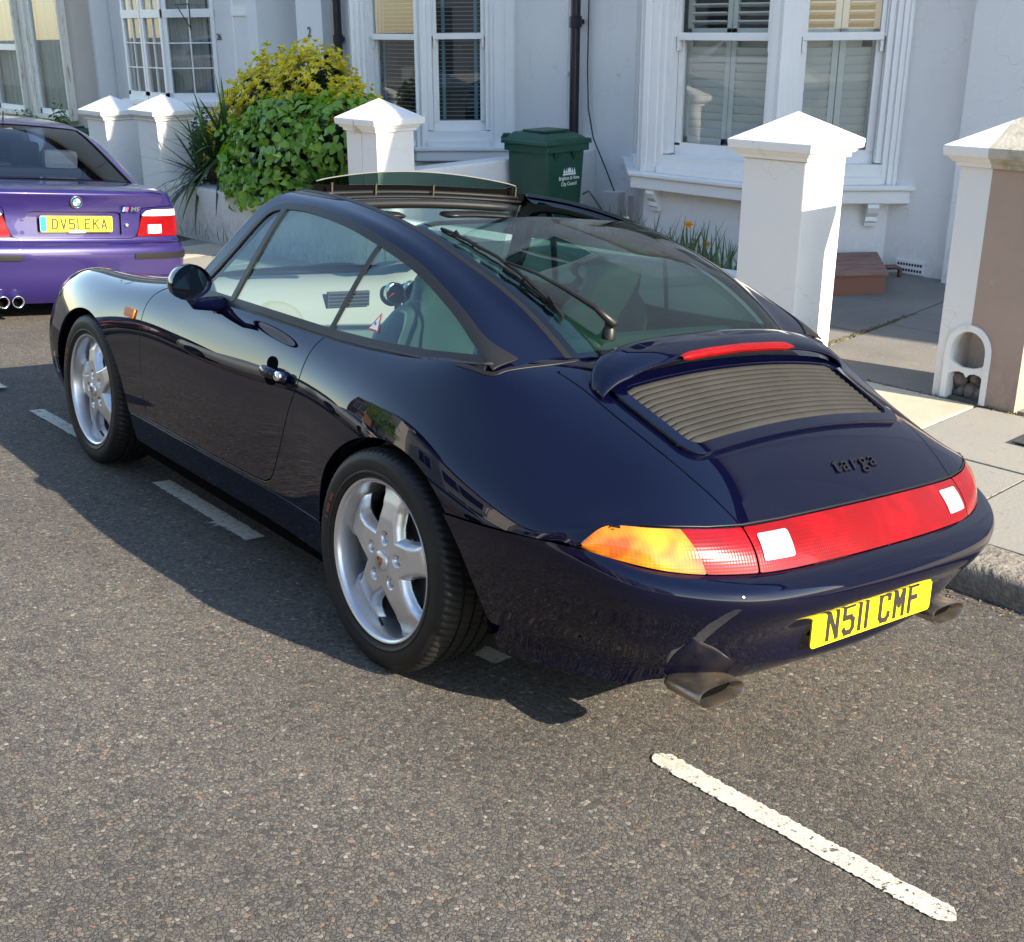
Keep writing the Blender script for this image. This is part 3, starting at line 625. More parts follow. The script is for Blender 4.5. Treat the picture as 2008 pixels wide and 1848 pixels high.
# --- beige house at the far left with peeling frames
hD = empty('terraced_house', (0, 0, 0), 0, 'beige rendered terraced house with peeling cream window frames at the far left', 'house', 'terraced houses along the pavement')
b = MB(); b.box(4.96, 6.2, 15.2, 15.6, -.6, 6.6); b.box(5.23, 6.2, 15.12, 15.197, -.6, 6.6, mi=1); b.box(5.0, 6.2, 15.6, 21, -.6, .55); b.box(5.0, 6.2, 15.6, 21, 3.0, 6.6); b.build('wall', [M_beige, M_wall], hD)
M, W = facet((4.9, 20.6), (4.9, 15.20))
def dwin(ua, ub, zr):
    bx = [(ua-.12, ua, -.02, .10, .52, 3.0), (ub, ub+.12, -.02, .10, .52, 3.0), (ua-.10, ua-.05, -.05, -.0205, .52, 3.0), (ub+.05, ub+.10, -.05, -.0205, .52, 3.0), (ua-.12, ub+.12, -.08, .1, .46, .52)]
    blocks(M, bx, 'window_surround', M_peel, hD, bevel=.004)
    fr = [(ua, ua+.05, .0, .05, .52, 3.0), (ub-.05, ub, .0, .05, .52, 3.0), (ua, ub, 0, .05, .521, .60)]
    if zr: fr.append((ua, ub, -.005, .055, zr-.04, zr+.05))
    w_ = blocks(M, fr, 'sash_window', M_trim, hD)
    b = MB(); b.add([M @ Vector(v) for v in ((ua+.05, .025, .6), (ub-.05, .025, .6), (ub-.05, .025, 3), (ua+.05, .025, 3))], [(0,1,2,3)]); b.build('pane', M_winglass2, w_, fixn=False)
    curtain(M_curt)(w_, M, ua, ub, .6, 1.5, 3.0, .10)
U = lambda y: 20.6 - y
dwin(U(16.62), U(15.50), None); dwin(U(18.35), U(17.24), 1.47)
b = MB(); b.box(5.3, 5.5, 15.4, 20.6, .5, 3.0); b.build('room_backing', M_dark, hD)
b = MB(); b.box(4.93, 5.2, 16.75, 17.1, .46, 3.0); b.build('window_post', M_peel, hD)
# --- neighbour to the right, mostly outside the frame, which keeps the shuttered house in shade
hE = empty('terraced_house', (0, 0, 0), 0, 'white terraced house wall at the far right edge beyond the split pillar', 'house', 'terraced houses along the pavement')
b = MB(); b.box(5.5, 6.2, -7.5, -.203, -.4, 6.6); b.prism([(5.52, -1.6), (4.85, -2.25), (4.85, -3.5), (5.52, -4.15)], -.4, 6.0); b.build('wall', M_wall, hE)
# roofs (never in frame, they close the houses)
for h, (a, c) in ((hA, (-.2, 5.36)), (hB, (5.363, 10.9)), (hC, (10.9, 15.1)), (hD, (15.12, 21)), (hE, (-7.5, -.203))):
    b = MB(); b.add([(5.2, a, 6.6), (5.2, c, 6.6), (9, c, 9.2), (9, a, 9.2), (12.8, a, 6.6), (12.8, c, 6.6)], [(0, 1, 2, 3), (3, 2, 5, 4)]); b.build('roof', mat('slate', (.08, .08, .09), .6), h, fixn=False)
# --- pipes, cables, vent, box, bin
def pipe_thing(name, pts, r, mt, label, cat, collars=()):
    t = empty(name, (0, 0, 0), 0, label, cat); b = MB(); b.tube(pts, r, 14); o = b.build('pipe', mt, t, smooth=True, fixn=False); o.data.set_sharp_from_angle(angle=R(50))
    for z in collars:
        b = MB(); x, y = pts[0][0], pts[0][1]; b.lathe([(r, -.05), (r+.012, -.045), (r+.012, .045), (r, .05)], 14, 'z', 0, Matrix.Translation((x, y, z))); b.box(x, x+.09, y-.02, y+.02, z-.02, z+.02); b.build('bracket', mt, t)
    return t
pipe_thing('drainpipe', [(5.41, 5.50, -.1), (5.41, 5.50, 6.5)], .044, M_blackpipe, 'black drainpipe on the white wall behind the green wheelie bin', 'drainpipe', (1.78, .6, 3.4))
pipe_thing('drainpipe', [(5.42, 9.20, -.1), (5.42, 9.20, 6.5)], .050, M_blackpipe, 'black drainpipe between the house number 2 and the blinds window', 'drainpipe', (1.62, 3.2))
pts = [(5.47, 5.40, 3.5), (5.47, 5.40, 1.4), (5.47, 5.38, 1.05), (5.46, 5.30, .80), (5.46, 5.14, .55), (5.46, 4.99, .30), (5.46, 4.92, .10)]
b = MB(); b.tube(pts, .006, 6); tag(b.build('wall_cable', M_blk, smooth=True, fixn=False), 'thin black cable hanging in a curve down the white wall right of the drainpipe', 'cable')
b = MB(); b.tube([(5.48, 5.66, 3.5), (5.48, 5.66, .9)], .004, 6); b.box(5.46, 5.5, 5.64, 5.68, 1.33, 1.36); tag(b.build('wall_cable', M_trim, smooth=False, fixn=False), 'thin white cable running down the wall left of the drainpipe', 'cable')
b = MB(); b.box(5.40, 5.5, 4.93, 5.12, .12, .36); b.box(5.43, 5.5, 4.83, 4.87, .05, .34); tag(b.build('meter_box', M_wall, bevel=.005), 'small white meter box low on the wall right of the wheelie bin', 'meter box')
b = MB(); b.tube([(5.28, 4.64+.6, .33), (5.30, 5.19, .36), (5.33, 5.15, .30), (5.36, 5.1, .22), (5.4, 5.04, .13)], .009, 7); tag(b.build('garden_hose', mat('brown_hose', (.22, .17, .11), .6), smooth=True, fixn=False), 'short loop of dull brown hose behind the wheelie bin', 'hose')
t = empty('air_vent', (0, 0, 0), 0, 'small white perforated air brick low on the wall beside the brown box', 'vent')
b = MB(); b.box(5.488, 5.499, 1.985, 2.215, .035, .135); b.build('plate', M_trim, t, bevel=.003)
for i in range(9):
    for j in (0, 1):
        b = MB(); b.box(5.4855, 5.487, 2.005+i*.0225, 2.019+i*.0225, .052+j*.042, .07+j*.042); b.build('vent_hole', M_blk, t)
# slatted box by the bay
bxT = empty('slatted_box', (0, 0, 0), 0, 'low terracotta box with brown slatted lid against the bay wall', 'box')
fl, fr, br_, bl = Vector((4.56, 2.13)), Vector((4.85, 1.905)), Vector((5.40, 2.34)), Vector((5.12, 2.56))
q = lambda s, t_: (fl.lerp(fr, s)).lerp(bl.lerp(br_, s), t_)
# planks run across, left to right
for k in range(5):
    a, c = k/5 + .004, (k+1)/5 - .012; b = MB(); P = [q(-.04, a), q(1.04, a), q(1.04, c), q(-.04, c)]; b.prism([(p.x, p.y) for p in P], .140 + k*.004, .162 + k*.004); b.build('plank', M_deck, bxT, bevel=.003)
b = MB(); P = [q(0, .03), q(1, .03), q(1, .97), q(0, .97)]; b.prism([(p.x, p.y) for p in P], -.06, .138); b.build('box_body', M_deck2, bxT)
b = MB(); e = q(1, .72); b.tube([(e.x-.02, e.y, .10), (e.x+.10, e.y-.08, .10), (e.x+.135, e.y-.105, .085), (e.x+.14, e.y-.11, -.06)], .019, 10); tag(b.build('waste_pipe', mat('brown_pipe', (.12, .055, .05), .4), smooth=True, fixn=False), 'short bent brown pipe at the side of the slatted box', 'pipe')
# wheelie bin
def wheelie(loc, rz, label, sc=1.0):
    t = empty('wheelie_bin', loc, rz, label, 'wheelie bin'); t.scale = (sc,)*3
    def frus(b, x0, x1, y0, y1, z0, e, z1, mi=0, M=None):
        vs = [(x0+e, y0+e, z0), (x1-e, y0+e, z0), (x1-e, y1-e, z0), (x0+e, y1-e, z0), (x0, y0, z1), (x1, y0, z1), (x1, y1, z1), (x0, y1, z1)]
        b.add(vs, [(3,2,1,0), (4,5,6,7), (0,1,5,4), (1,2,6,5), (2,3,7,6), (3,0,4,7)], mi)
    b = MB(); frus(b, -.235, .235, -.25, .25, .06, .035, .90); b.build('bin_body', M_binG, t, bevel=.02)
    b = MB(); frus(b, -.262, .262, -.278, .268, .885, .0, .945); b.build('bin_rim', M_binG, t, bevel=.006)
    for x in (-.12, .1):
        b = MB(); b.add([(x-.04, -.252, .884), (x+.04, -.252, .884), (x, -.243, .80), (x-.04, -.28, .884), (x+.04, -.28, .884)], [(0,1,2), (3,0,2), (1,4,2), (3,4,1,0), (4,3,2)]); b.build('rib', M_binG, t)
    b = MB(); frus(b, -.275, .275, -.292, .292, .946, -.008, .99); 
    vs = [(-.25, -.26, .99), (.25, -.26, .99), (.25, .27, .99), (-.25, .27, .99), (-.19, -.18, 1.035), (.19, -.18, 1.035), (.19, .22, 1.045), (-.19, .22, 1.045)]
    b.add(vs, [(3,2,1,0), (4,5,6,7), (0,1,5,4), (1,2,6,5), (2,3,7,6), (3,0,4,7)]); lid = b.build('bin_lid', M_binG, t, bevel=.012)
    b = MB(); frus(b, -.14, .17, -.12, .16, 1.04, -.0, 1.062); b.build('lid_panel', M_binG, lid, bevel=.006)
    for x in (-.2, .2):
        b = MB(); b.lathe([(.0001, -.03), (.028, -.03), (.028, .03), (.0001, .03)], 12, 'x', 0, Matrix.Translation((x, .30, 1.0))); b.build('hinge', M_binG, t)
    b = MB(); b.tube([(-.22, .29, .98), (-.22, .345, .985), (.22, .345, .985), (.22, .29, .98)], .014, 8); b.build('handle', M_binG, t, smooth=True, fixn=False)
    for x in (-.25, .21):
        b = MB(); b.lathe([(.0001, 0), (.1, 0), (.1, .045), (.0001, .045)], 18, 'x', 0, Matrix.Translation((x, .22, .10))); b.build('wheel', M_blk, t)
    return t
zb_ = -.05
bn = wheelie((4.60, 5.015, zb_), R(0), 'dark green council wheelie bin with white print standing before the drainpipe', .94)
F2 = Matrix(((1, 0, 0, 0), (0, 0, -1, 0), (0, 1, 0, 0), (0, 0, 0, 1)))
for s_, z_, sz, xs_ in (('Brighton & Hove', .655, .046, .80), ('City Council', .605, .046, .82)):
    me = text_mesh(s_, sz, .0004, .0006, xs_); o = link('council_text', me, M_whitep, bn); o.matrix_local = Matrix.Translation((.055, -.2535 + (.90-z_)*.0, z_)) @ F2
    o.location.y = -.25 + .035*(.90-z_)/.84 - .0015
b = MB()   # white domed pavilion print
def dome(cx_, w_, h_, z_):
    pts = [(cx_-w_, z_), (cx_-w_*1.15, z_+h_*.22), (cx_-w_*.9, z_+h_*.42), (cx_-w_*.3, z_+h_*.6), (cx_-w_*.08, z_+h_), (cx_+w_*.08, z_+h_), (cx_+w_*.3, z_+h_*.6), (cx_+w_*.9, z_+h_*.42), (cx_+w_*1.15, z_+h_*.22), (cx_+w_, z_)]
    b.add([(x, -.2435, z) for x, z in pts], [tuple(range(len(pts)))])
for cx_, w_, h_ in ((.055, .017, .075), (.018, .010, .042), (.092, .010, .042), (-.008, .009, .05), (.118, .009, .05)): dome(cx_, w_, h_, .70)
for x in (.035, .075): b.add([(x-.003, -.2435, .70), (x+.003, -.2435, .70), (x+.0015, -.2435, .765), (x-.0015, -.2435, .765)], [(0,1,2,3)])
b.add([(-.025, -.2435, .682), (.135, -.2435, .682), (.135, -.2435, .697), (-.025, -.2435, .697)], [(0,1,2,3)])
b.build('pavilion_print', M_whitep, bn, fixn=False)
wheelie((4.55, 14.75, -.62), R(15), 'far dark green wheelie bin half hidden behind the furthest pillar')
# small iron bracket on the house 26
b = MB(); b.tube([(5.1, 12.3, 2.02), (5.0, 11.75, 2.02), (5.0, 11.75, 1.72)], .008, 6); b.tube([(5.1, 12.25, 2.0), (5.0, 11.76, 1.75)], .007, 6); tag(b.build('wall_bracket', M_blk, fixn=False), 'rusty iron hanging bracket beside the small paned bay', 'bracket')

# ------------------------------------------------------------------ the navy sports car (modelled in its own frame, +y forward, origin under the rear axle)
def bsp(t,n,d=0):
    # uniform cubic B-spline on n+2 control pts (phantoms incl.), t in [0,n-1]
    t=np.asarray(t,float); i=np.clip(np.floor(t).astype(int),0,n-2); s=t-i
    if d==0: w=[(1-s)**3/6,(3*s**3-6*s**2+4)/6,(-3*s**3+3*s**2+3*s+1)/6,s**3/6]
    else: w=[-(1-s)**2/2,(3*s**2-4*s)/2,(-3*s**2+2*s+1)/2,s**2/2]
    B=np.zeros((len(t),n+2))
    for k in range(4): B[np.arange(len(t)),i+k]+=w[k]
    # fold phantoms: P[-1]=2P0-P1 ; P[n]=2P[n-1]-P[n-2]
    C=B[:,1:-1].copy()
    C[:,0]+=2*B[:,0]; C[:,1]-=B[:,0]; C[:,-1]+=2*B[:,-1]; C[:,-2]-=B[:,-1]
    return C
class Surf:
    def __init__(s,net,corr=3):
        D=np.array(net,float); s.nu,s.nv=D.shape[:2]; N=D.copy()
        Bu=bsp(np.arange(s.nu),s.nu);Bv=bsp(np.arange(s.nv),s.nv)
        for _ in range(corr): N+=D-np.einsum('ai,bj,ijk->abk',Bu,Bv,N)
        s.N=N
    def grid(s,u,v):
        Bu,Bv=bsp(u,s.nu),bsp(v,s.nv); Du,Dv=bsp(u,s.nu,1),bsp(v,s.nv,1)
        P=np.einsum('ai,bj,ijk->abk',Bu,Bv,s.N); A=np.einsum('ai,bj,ijk->abk',Du,Bv,s.N); B=np.einsum('ai,bj,ijk->abk',Bu,Dv,s.N)
        n=np.cross(A,B); n/=np.linalg.norm(n,axis=2,keepdims=True)+1e-12
        return P,n
def full(st):
    # st: list of stations, each list of (w,y,z) from sill to centre -> full-width net, left (x<0) to right
    out=[]
    for r in st:
        L=[(-w,y,z) for w,y,z in r]; out.append(L+[(w,y,z) for w,y,z in r[-2::-1]])
    return out
def S(y,ws,zs,dy=None): return [(w,y+(dy[i] if dy else 0),z) for i,(w,z) in enumerate(zip(ws,zs))]
body=[
S(3.19,[.36,.41,.44,.44,.42,.37,.30,.22,.12,0],[.26,.31,.37,.43,.48,.53,.56,.575,.585,.59]),
S(3.08,[.56,.61,.63,.63,.61,.56,.47,.35,.18,0],[.22,.29,.37,.45,.53,.60,.635,.635,.635,.64]),
S(2.88,[.69,.735,.755,.755,.73,.68,.58,.44,.22,0],[.20,.28,.39,.49,.59,.68,.725,.705,.69,.695]),
S(2.62,[.755,.79,.812,.81,.785,.735,.635,.48,.24,0],[.20,.29,.40,.51,.62,.725,.782,.755,.745,.75]),
S(2.32,[.77,.81,.835,.837,.81,.755,.655,.50,.25,0],[.20,.29,.41,.53,.65,.75,.802,.785,.775,.78]),
S(2.02,[.77,.80,.822,.825,.81,.765,.67,.52,.26,0],[.20,.29,.41,.54,.665,.768,.82,.82,.825,.835]),
S(1.72,[.77,.795,.81,.815,.808,.775,.700,.55,.28,0],[.20,.29,.41,.54,.665,.775,.843,.87,.885,.89]),
S(1.42,[.77,.795,.808,.813,.808,.78,.725,.58,.30,0],[.20,.29,.41,.54,.665,.772,.855,.90,.93,.94]),
S(1.12,[.77,.795,.807,.813,.808,.783,.738,.60,.31,0],[.20,.29,.41,.54,.665,.77,.857,.90,.93,.94]),
S(0.82,[.77,.795,.807,.815,.810,.787,.740,.60,.31,0],[.20,.29,.41,.54,.665,.77,.857,.90,.93,.94]),
S(0.54,[.78,.80,.812,.822,.820,.795,.738,.60,.31,0],[.20,.29,.41,.54,.665,.775,.858,.90,.93,.94]),
S(0.28,[.80,.82,.836,.846,.840,.805,.732,.60,.31,0],[.20,.29,.41,.54,.67,.785,.865,.905,.93,.94]),
S(0.04,[.82,.845,.860,.866,.853,.807,.722,.60,.31,0],[.22,.32,.43,.555,.68,.795,.880,.92,.94,.95]),
S(-.18,[.835,.853,.866,.868,.848,.795,.712,.59,.31,0],[.30,.39,.48,.575,.675,.78,.893,.925,.945,.95]),
S(-.36,[.840,.855,.863,.856,.830,.772,.69,.56,.30,0],[.40,.455,.52,.59,.66,.738,.835,.885,.92,.93]),
S(-.52,[.835,.846,.848,.838,.806,.746,.655,.53,.29,0],[.46,.50,.545,.595,.645,.702,.770,.825,.862,.875]),
S(-.66,[.822,.830,.830,.815,.780,.715,.62,.50,.28,0],[.52,.545,.572,.605,.635,.672,.726,.775,.805,.818],[.06,.055,.05,.04,.025,.01,0,0,0,0]),
S(-.80,[.802,.802,.797,.783,.757,.692,.592,.468,.26,0],[.571,.584,.597,.614,.633,.657,.685,.713,.738,.748],[.135,.13,.122,.110,.085,.035,.005,0,0,0]),
S(-.90,[.788,.780,.768,.752,.729,.672,.575,.447,.245,0],[.586,.599,.612,.627,.642,.646,.644,.641,.647,.651],[.178,.173,.168,.160,.144,.086,.025,-.01,-.034,-.044]),
]
body_net=full(body)
bodyS=Surf(body_net)
# greenhouse: sections
def G(y,base,crest,mid,zc,wc=.505,k=0):
    # base (w,z), crest z at wc, centre z
    bw,bz=base
    mw,mz=mid
    return [(bw,y,bz),(bw+(mw-bw)*.5+.006,y,bz+(mz-bz)*.5),(mw,y,mz),(wc+.035,y,crest-.014),(wc-.01,y,crest+.002),(wc-.09,y,crest+.018-.004*k),(wc*.42,y,zc-.008),(0,y,zc)]
gh=[
G(1.75,(.742,.85),1.240,(.590,1.165),1.268),
G(1.40,(.742,.85),1.243,(.592,1.170),1.275),
G(1.05,(.742,.85),1.245,(.594,1.175),1.277),
G(0.80,(.742,.85),1.240,(.595,1.175),1.272),
G(0.55,(.742,.85),1.215,(.597,1.163),1.248),
G(0.32,(.738,.855),1.172,(.602,1.122),1.206),
G(0.12,(.730,.868),1.114,(.610,1.068),1.150),
G(-.06,(.722,.876),1.046,(.626,1.004),1.084),
G(-.22,(.712,.862),.966,(.660,.928),.998,.476),
G(-.34,(.700,.790),.884,(.668,.842),.914,.455),
G(-.46,(.690,.68),.79,(.655,.73),.82,.445),
]
ghS=Surf(full(gh))

M_navy = mat('navy_metallic_paint', (.006, .008, .034), .6, metal=0.0, coat=1.0, crough=.006, spec=.0)
def navy_flake(m, c0, c1):
    nt = m.node_tree; b = nt.nodes['Principled BSDF']; L = nt.links
    v = N(nt, 'ShaderNodeTexVoronoi'); v.inputs['Scale'].default_value = 1; L.new(coord(nt, 900.0), v.inputs['Vector'])
    sp = N(nt, 'ShaderNodeSeparateColor'); L.new(v.outputs['Color'], sp.inputs[0])
    mx = N(nt, 'ShaderNodeMix', _data_type='RGBA'); L.new(sp.outputs[0], mx.inputs[0]); mx.inputs[6].default_value = (*c0, 1); mx.inputs[7].default_value = (*c1, 1); L.new(mx.outputs[2], b.inputs['Base Color'])
navy_flake(M_navy, (.0007, .0009, .0050), (.0016, .0023, .0170))
M_purple = mat('purple_metallic_paint', (.05, .02, .2), .34, metal=.3, coat=1.0, crough=.01)
navy_flake(M_purple, (.010, .006, .055), (.032, .018, .155))
M_gap = mat('shut_line_black', (.003, .003, .003), .95, spec=.02)
M_rub = mat('black_rubber_trim', (.010, .010, .010), .42, bump=(70, .1, .002), spec=.35)
M_tyre = mat('tyre_rubber', (.008, .008, .008), .55, spec=.35, var=(6, (.016, .015, .013), .45, .8))
M_alu = mat('silver_wheel_paint', (.66, .66, .67), .30, metal=.75, coat=.3, var=(9, (.58, .57, .56), .4, .8))
def tread(m):
    nt = m.node_tree; L = nt.links; b = nt.nodes['Principled BSDF']; tc = nt.nodes.new('ShaderNodeTexCoord'); sx = N(nt, 'ShaderNodeSeparateXYZ'); L.new(tc.outputs['Object'], sx.inputs[0])
    def M(op, a, c=None):
        q = N(nt, 'ShaderNodeMath', _operation=op)
        for k, v in ((0, a), (1, c)):
            if v is None: continue
            if isinstance(v, (int, float)): q.inputs[k].default_value = v
            else: L.new(v, q.inputs[k])
        return q.outputs[0]
    an = M('ARCTAN2', sx.outputs[1], sx.outputs[2]); r = M('SQRT', M('ADD', M('MULTIPLY', sx.outputs[1], sx.outputs[1]), M('MULTIPLY', sx.outputs[2], sx.outputs[2])))
    sk = M('MULTIPLY', sx.outputs[0], 5.0); sip = M('GREATER_THAN', M('SINE', M('MULTIPLY', M('ADD', an, sk), 84.0)), .72)
    on = M('GREATER_THAN', r, .3065); nogr = M('LESS_THAN', M('ABSOLUTE', M('SINE', M('MULTIPLY', sx.outputs[0], 60.0))), .93)
    rings = M('MULTIPLY', M('GREATER_THAN', M('SINE', M('MULTIPLY', r, 520.0)), .6), M('LESS_THAN', r, .300))
    h = M('SUBTRACT', M('MULTIPLY', rings, .25), M('MULTIPLY', M('MULTIPLY', sip, on), nogr))
    bp = N(nt, 'ShaderNodeBump', Strength=1.0, Distance=.003); L.new(h, bp.inputs['Height']); L.new(bp.outputs[0], b.inputs['Normal'])
M_disc = mat('brake_disc', (.38, .37, .36), .35, metal=.9, var=(30, (.22, .19, .17), .5, .8))
M_cgl = glassmat('car_side_glass', (.52, .70, .70), .95, 0.0, .065)
M_cgr = glassmat('rear_window_glass', (.36, .50, .46), .95, 0.0, .11)
M_cgl2 = glassmat('roof_glass', (.40, .54, .49), .95, 0.0, .08)
M_leather = mat('grey_leather', (.24, .27, .27), .5, bump=(160, .2, .002), var=(4, (.19, .22, .23), .4, .7))
M_dash = mat('grey_dashboard', (.20, .20, .185), .6, bump=(200, .2, .001))
M_inner = mat('dark_interior', (.03, .032, .038), .7)
M_chrome = mat('chrome', (.75, .75, .76), .08, metal=1.0)
M_steel = mat('exhaust_steel', (.40, .36, .31), .30, metal=.95, var=(20, (.25, .20, .15), .4, .7), rvar=(20, .2, .5))
M_red = mat('red_lens', (.17, .0002, .0012), .25, coat=.35, spec=.3, crough=.03)
M_amber = mat('amber_lens', (.40, .072, .002), .12, coat=1.0, crough=.02)
M_clear = mat('clear_lens', (.42, .41, .43), .2, coat=.6)
def ribbed(m, sc, strg=.5, hot=None):
    nt = m.node_tree; b = nt.nodes['Principled BSDF']; L = nt.links
    wv = N(nt, 'ShaderNodeTexWave', _wave_type='BANDS', _bands_direction='X'); wv.inputs['Scale'].default_value = sc; wv.inputs['Distortion'].default_value = 0; L.new(coord(nt, 1.0), wv.inputs['Vector'])
    w2 = N(nt, 'ShaderNodeTexWave', _wave_type='BANDS', _bands_direction='Z'); w2.inputs['Scale'].default_value = sc; L.new(coord(nt, 1.0), w2.inputs['Vector'])
    ad = N(nt, 'ShaderNodeMath', _operation='ADD'); L.new(wv.outputs[1], ad.inputs[0]); L.new(w2.outputs[1], ad.inputs[1])
    bp = N(nt, 'ShaderNodeBump', Strength=strg, Distance=.0015); L.new(ad.outputs[0], bp.inputs['Height']); L.new(bp.outputs[0], b.inputs['Normal'])
    n = N(nt, 'ShaderNodeTexNoise'); n.inputs['Scale'].default_value = 1; L.new(coord(nt, 11.0), n.inputs['Vector'])
    bc = b.inputs['Base Color'].default_value[:3]
    mx = N(nt, 'ShaderNodeMix', _data_type='RGBA'); mx.inputs[6].default_value = (*bc, 1); mx.inputs[7].default_value = (*(hot or tuple(min(1, c*1.5+.02) for c in bc)), 1)
    r = N(nt, 'ShaderNodeMapRange'); L.new(n.outputs[0], r.inputs[0]); r.inputs[1].default_value = .45; r.inputs[2].default_value = .7
    L.new(r.outputs[0], mx.inputs[0]); L.new(mx.outputs[2], b.inputs['Base Color'])
    if b.inputs['Emission Strength'].default_value > 0: b.inputs['Emission Strength'].default_value = 0
ribbed(M_red, 42, .10, (.25, .0004, .002)); ribbed(M_amber, 42, .13, (.75, .27, .005)); ribbed(M_clear, 42, .25)

def poly_sdf(px, py, poly):
    """signed distance to a closed polygon, positive inside"""
    P = np.array(poly, float); x = px.ravel(); y = py.ravel(); d = np.full(x.shape, 1e9); ins = np.zeros(x.shape, bool)
    n = len(P)
    for i in range(n):
        a, b = P[i], P[(i+1) % n]; e = b - a; wx, wy = x - a[0], y - a[1]
        t = np.clip((wx*e[0] + wy*e[1]) / (e @ e + 1e-12), 0, 1); d = np.minimum(d, (wx - e[0]*t)**2 + (wy - e[1]*t)**2)
        c = ((a[1] <= y) & (b[1] > y)) | ((b[1] <= y) & (a[1] > y))
        with np.errstate(divide='ignore', invalid='ignore'):
            xi = a[0] + (y - a[1]) * e[0] / (e[1] if abs(e[1]) > 1e-12 else 1e-12)
        ins ^= c & (x < xi)
    return (np.where(ins, 1, -1) * np.sqrt(d)).reshape(px.shape)
def line_sdf(px, py, pts):
    P = np.array(pts, float); x = px.ravel(); y = py.ravel(); d = np.full(x.shape, 1e9)
    for i in range(len(P)-1):
        a, b = P[i], P[i+1]; e = b - a; wx, wy = x - a[0], y - a[1]; t = np.clip((wx*e[0] + wy*e[1]) / (e @ e + 1e-12), 0, 1)
        d = np.minimum(d, (wx - e[0]*t)**2 + (wy - e[1]*t)**2)
    return np.sqrt(d).reshape(px.shape)
def smooth_poly(pts, k=6, closed=False):
    P = np.array(pts, float); n = len(P); out = []
    for i in range(n if closed else n-1):
        g = lambda j: P[j % n] if closed else P[min(max(j, 0), n-1)]
        a, b, c, d = g(i-1), g(i), g(i+1), g(i+2)
        for q in range(k):
            t = q/k; out.append(.5*((2*b) + (-a+c)*t + (2*a-5*b+4*c-d)*t*t + (-a+3*b-3*c+d)*t**3))
    if not closed: out.append(P[-1])
    return [tuple(p) for p in out]
def clip_panel(name, P, Nn, F, mt, parent, rim=.012, off=0.0, flip=False, shadow=True):
    """cut the part of a smooth grid where F>0, add a rolled edge, keep the surface's own normals"""
    P = P + Nn * off
    nu, nv = F.shape; ins = F > 0
    c = ins[:-1, :-1].astype(int) + ins[1:, :-1] + ins[1:, 1:] + ins[:-1, 1:]
    vid = {}; V = []; NN = []; faces = []
    def gv(i, j):
        k = (i, j)
        if k not in vid: vid[k] = len(V); V.append(P[i, j]); NN.append(Nn[i, j])
        return vid[k]
    def ev(a, b):
        k = (a, b) if a < b else (b, a)
        if k not in vid:
            fa, fb = F[a], F[b]; t = fa / (fa - fb); t = min(max(t, .0), 1)
            vid[k] = len(V); V.append(P[a]*(1-t) + P[b]*t); q = Nn[a]*(1-t) + Nn[b]*t; NN.append(q/np.linalg.norm(q))
        return vid[k]
    for i, j in zip(*np.where(c > 0)):
        cs = [(i, j), (i+1, j), (i+1, j+1), (i, j+1)]
        if c[i, j] == 4: faces.append([gv(*q) for q in cs]); continue
        poly = []
        for k in range(4):
            a, b = cs[k], cs[(k+1) % 4]
            if ins[a]: poly.append(gv(*a))
            if ins[a] != ins[b]: poly.append(ev(a, b))
        poly = [p for k, p in enumerate(poly) if p != poly[k-1]]
        if len(poly) >= 3: faces.append(poly)
    if not faces: return None
    if rim:
        cnt = {}
        for f in faces:
            for k in range(len(f)):
                a, b = f[k], f[(k+1) % len(f)]; cnt[(a, b)] = 1
        be = [(a, b) for (a, b) in cnt if (b, a) not in cnt]
        tn = {}
        for a, b in be:
            e = V[b] - V[a]; o = np.cross(e, NN[a]); l = np.linalg.norm(o)
            if l < 1e-9: continue
            for q in (a, b): tn[q] = tn.get(q, 0) + o / l
        r1 = {}; r2 = {}
        for q, o in tn.items():
            l = np.linalg.norm(o); o = o / l if l > 1e-9 else NN[q]
            r1[q] = len(V); V.append(V[q] - NN[q]*.0022 + o*.0012); s = NN[q]*.3 + o; NN.append(s/np.linalg.norm(s))
            r2[q] = len(V); V.append(V[q] - NN[q]*rim + o*.0012); NN.append(o)
        for a, b in be:
            if a in r1 and b in r1: faces.append([b, a, r1[a], r1[b]]); faces.append([r1[b], r1[a], r2[a], r2[b]])
    if flip: faces = [f[::-1] for f in faces]
    me = bpy.data.meshes.new(name); me.from_pydata([tuple(v) for v in V], [], faces)
    me.polygons.foreach_set('use_smooth', [True]*len(me.polygons)); me.update()
    me.normals_split_custom_set_from_vertices([tuple(n) for n in NN])
    return link(name, me, mt, parent)

car = empty('sports_car', (0, 0, 0), 0, 'glossy navy blue targa sports car with its glass roof slid open, parked at the kerb', 'car')
car.matrix_world = CARM
# fine grids
def densegrid(S_, nu, nv): 
    u = np.linspace(0, S_.nu-1, nu); v = np.linspace(0, S_.nv-1, nv); P, n = S_.grid(u, v); return P, n
BP, BN = densegrid(bodyS, 480, 231)
if BN[240, 60, 0] > 0: BN = -BN
x, y, z = BP[..., 0], BP[..., 1], BP[..., 2]; ax = np.abs(x)
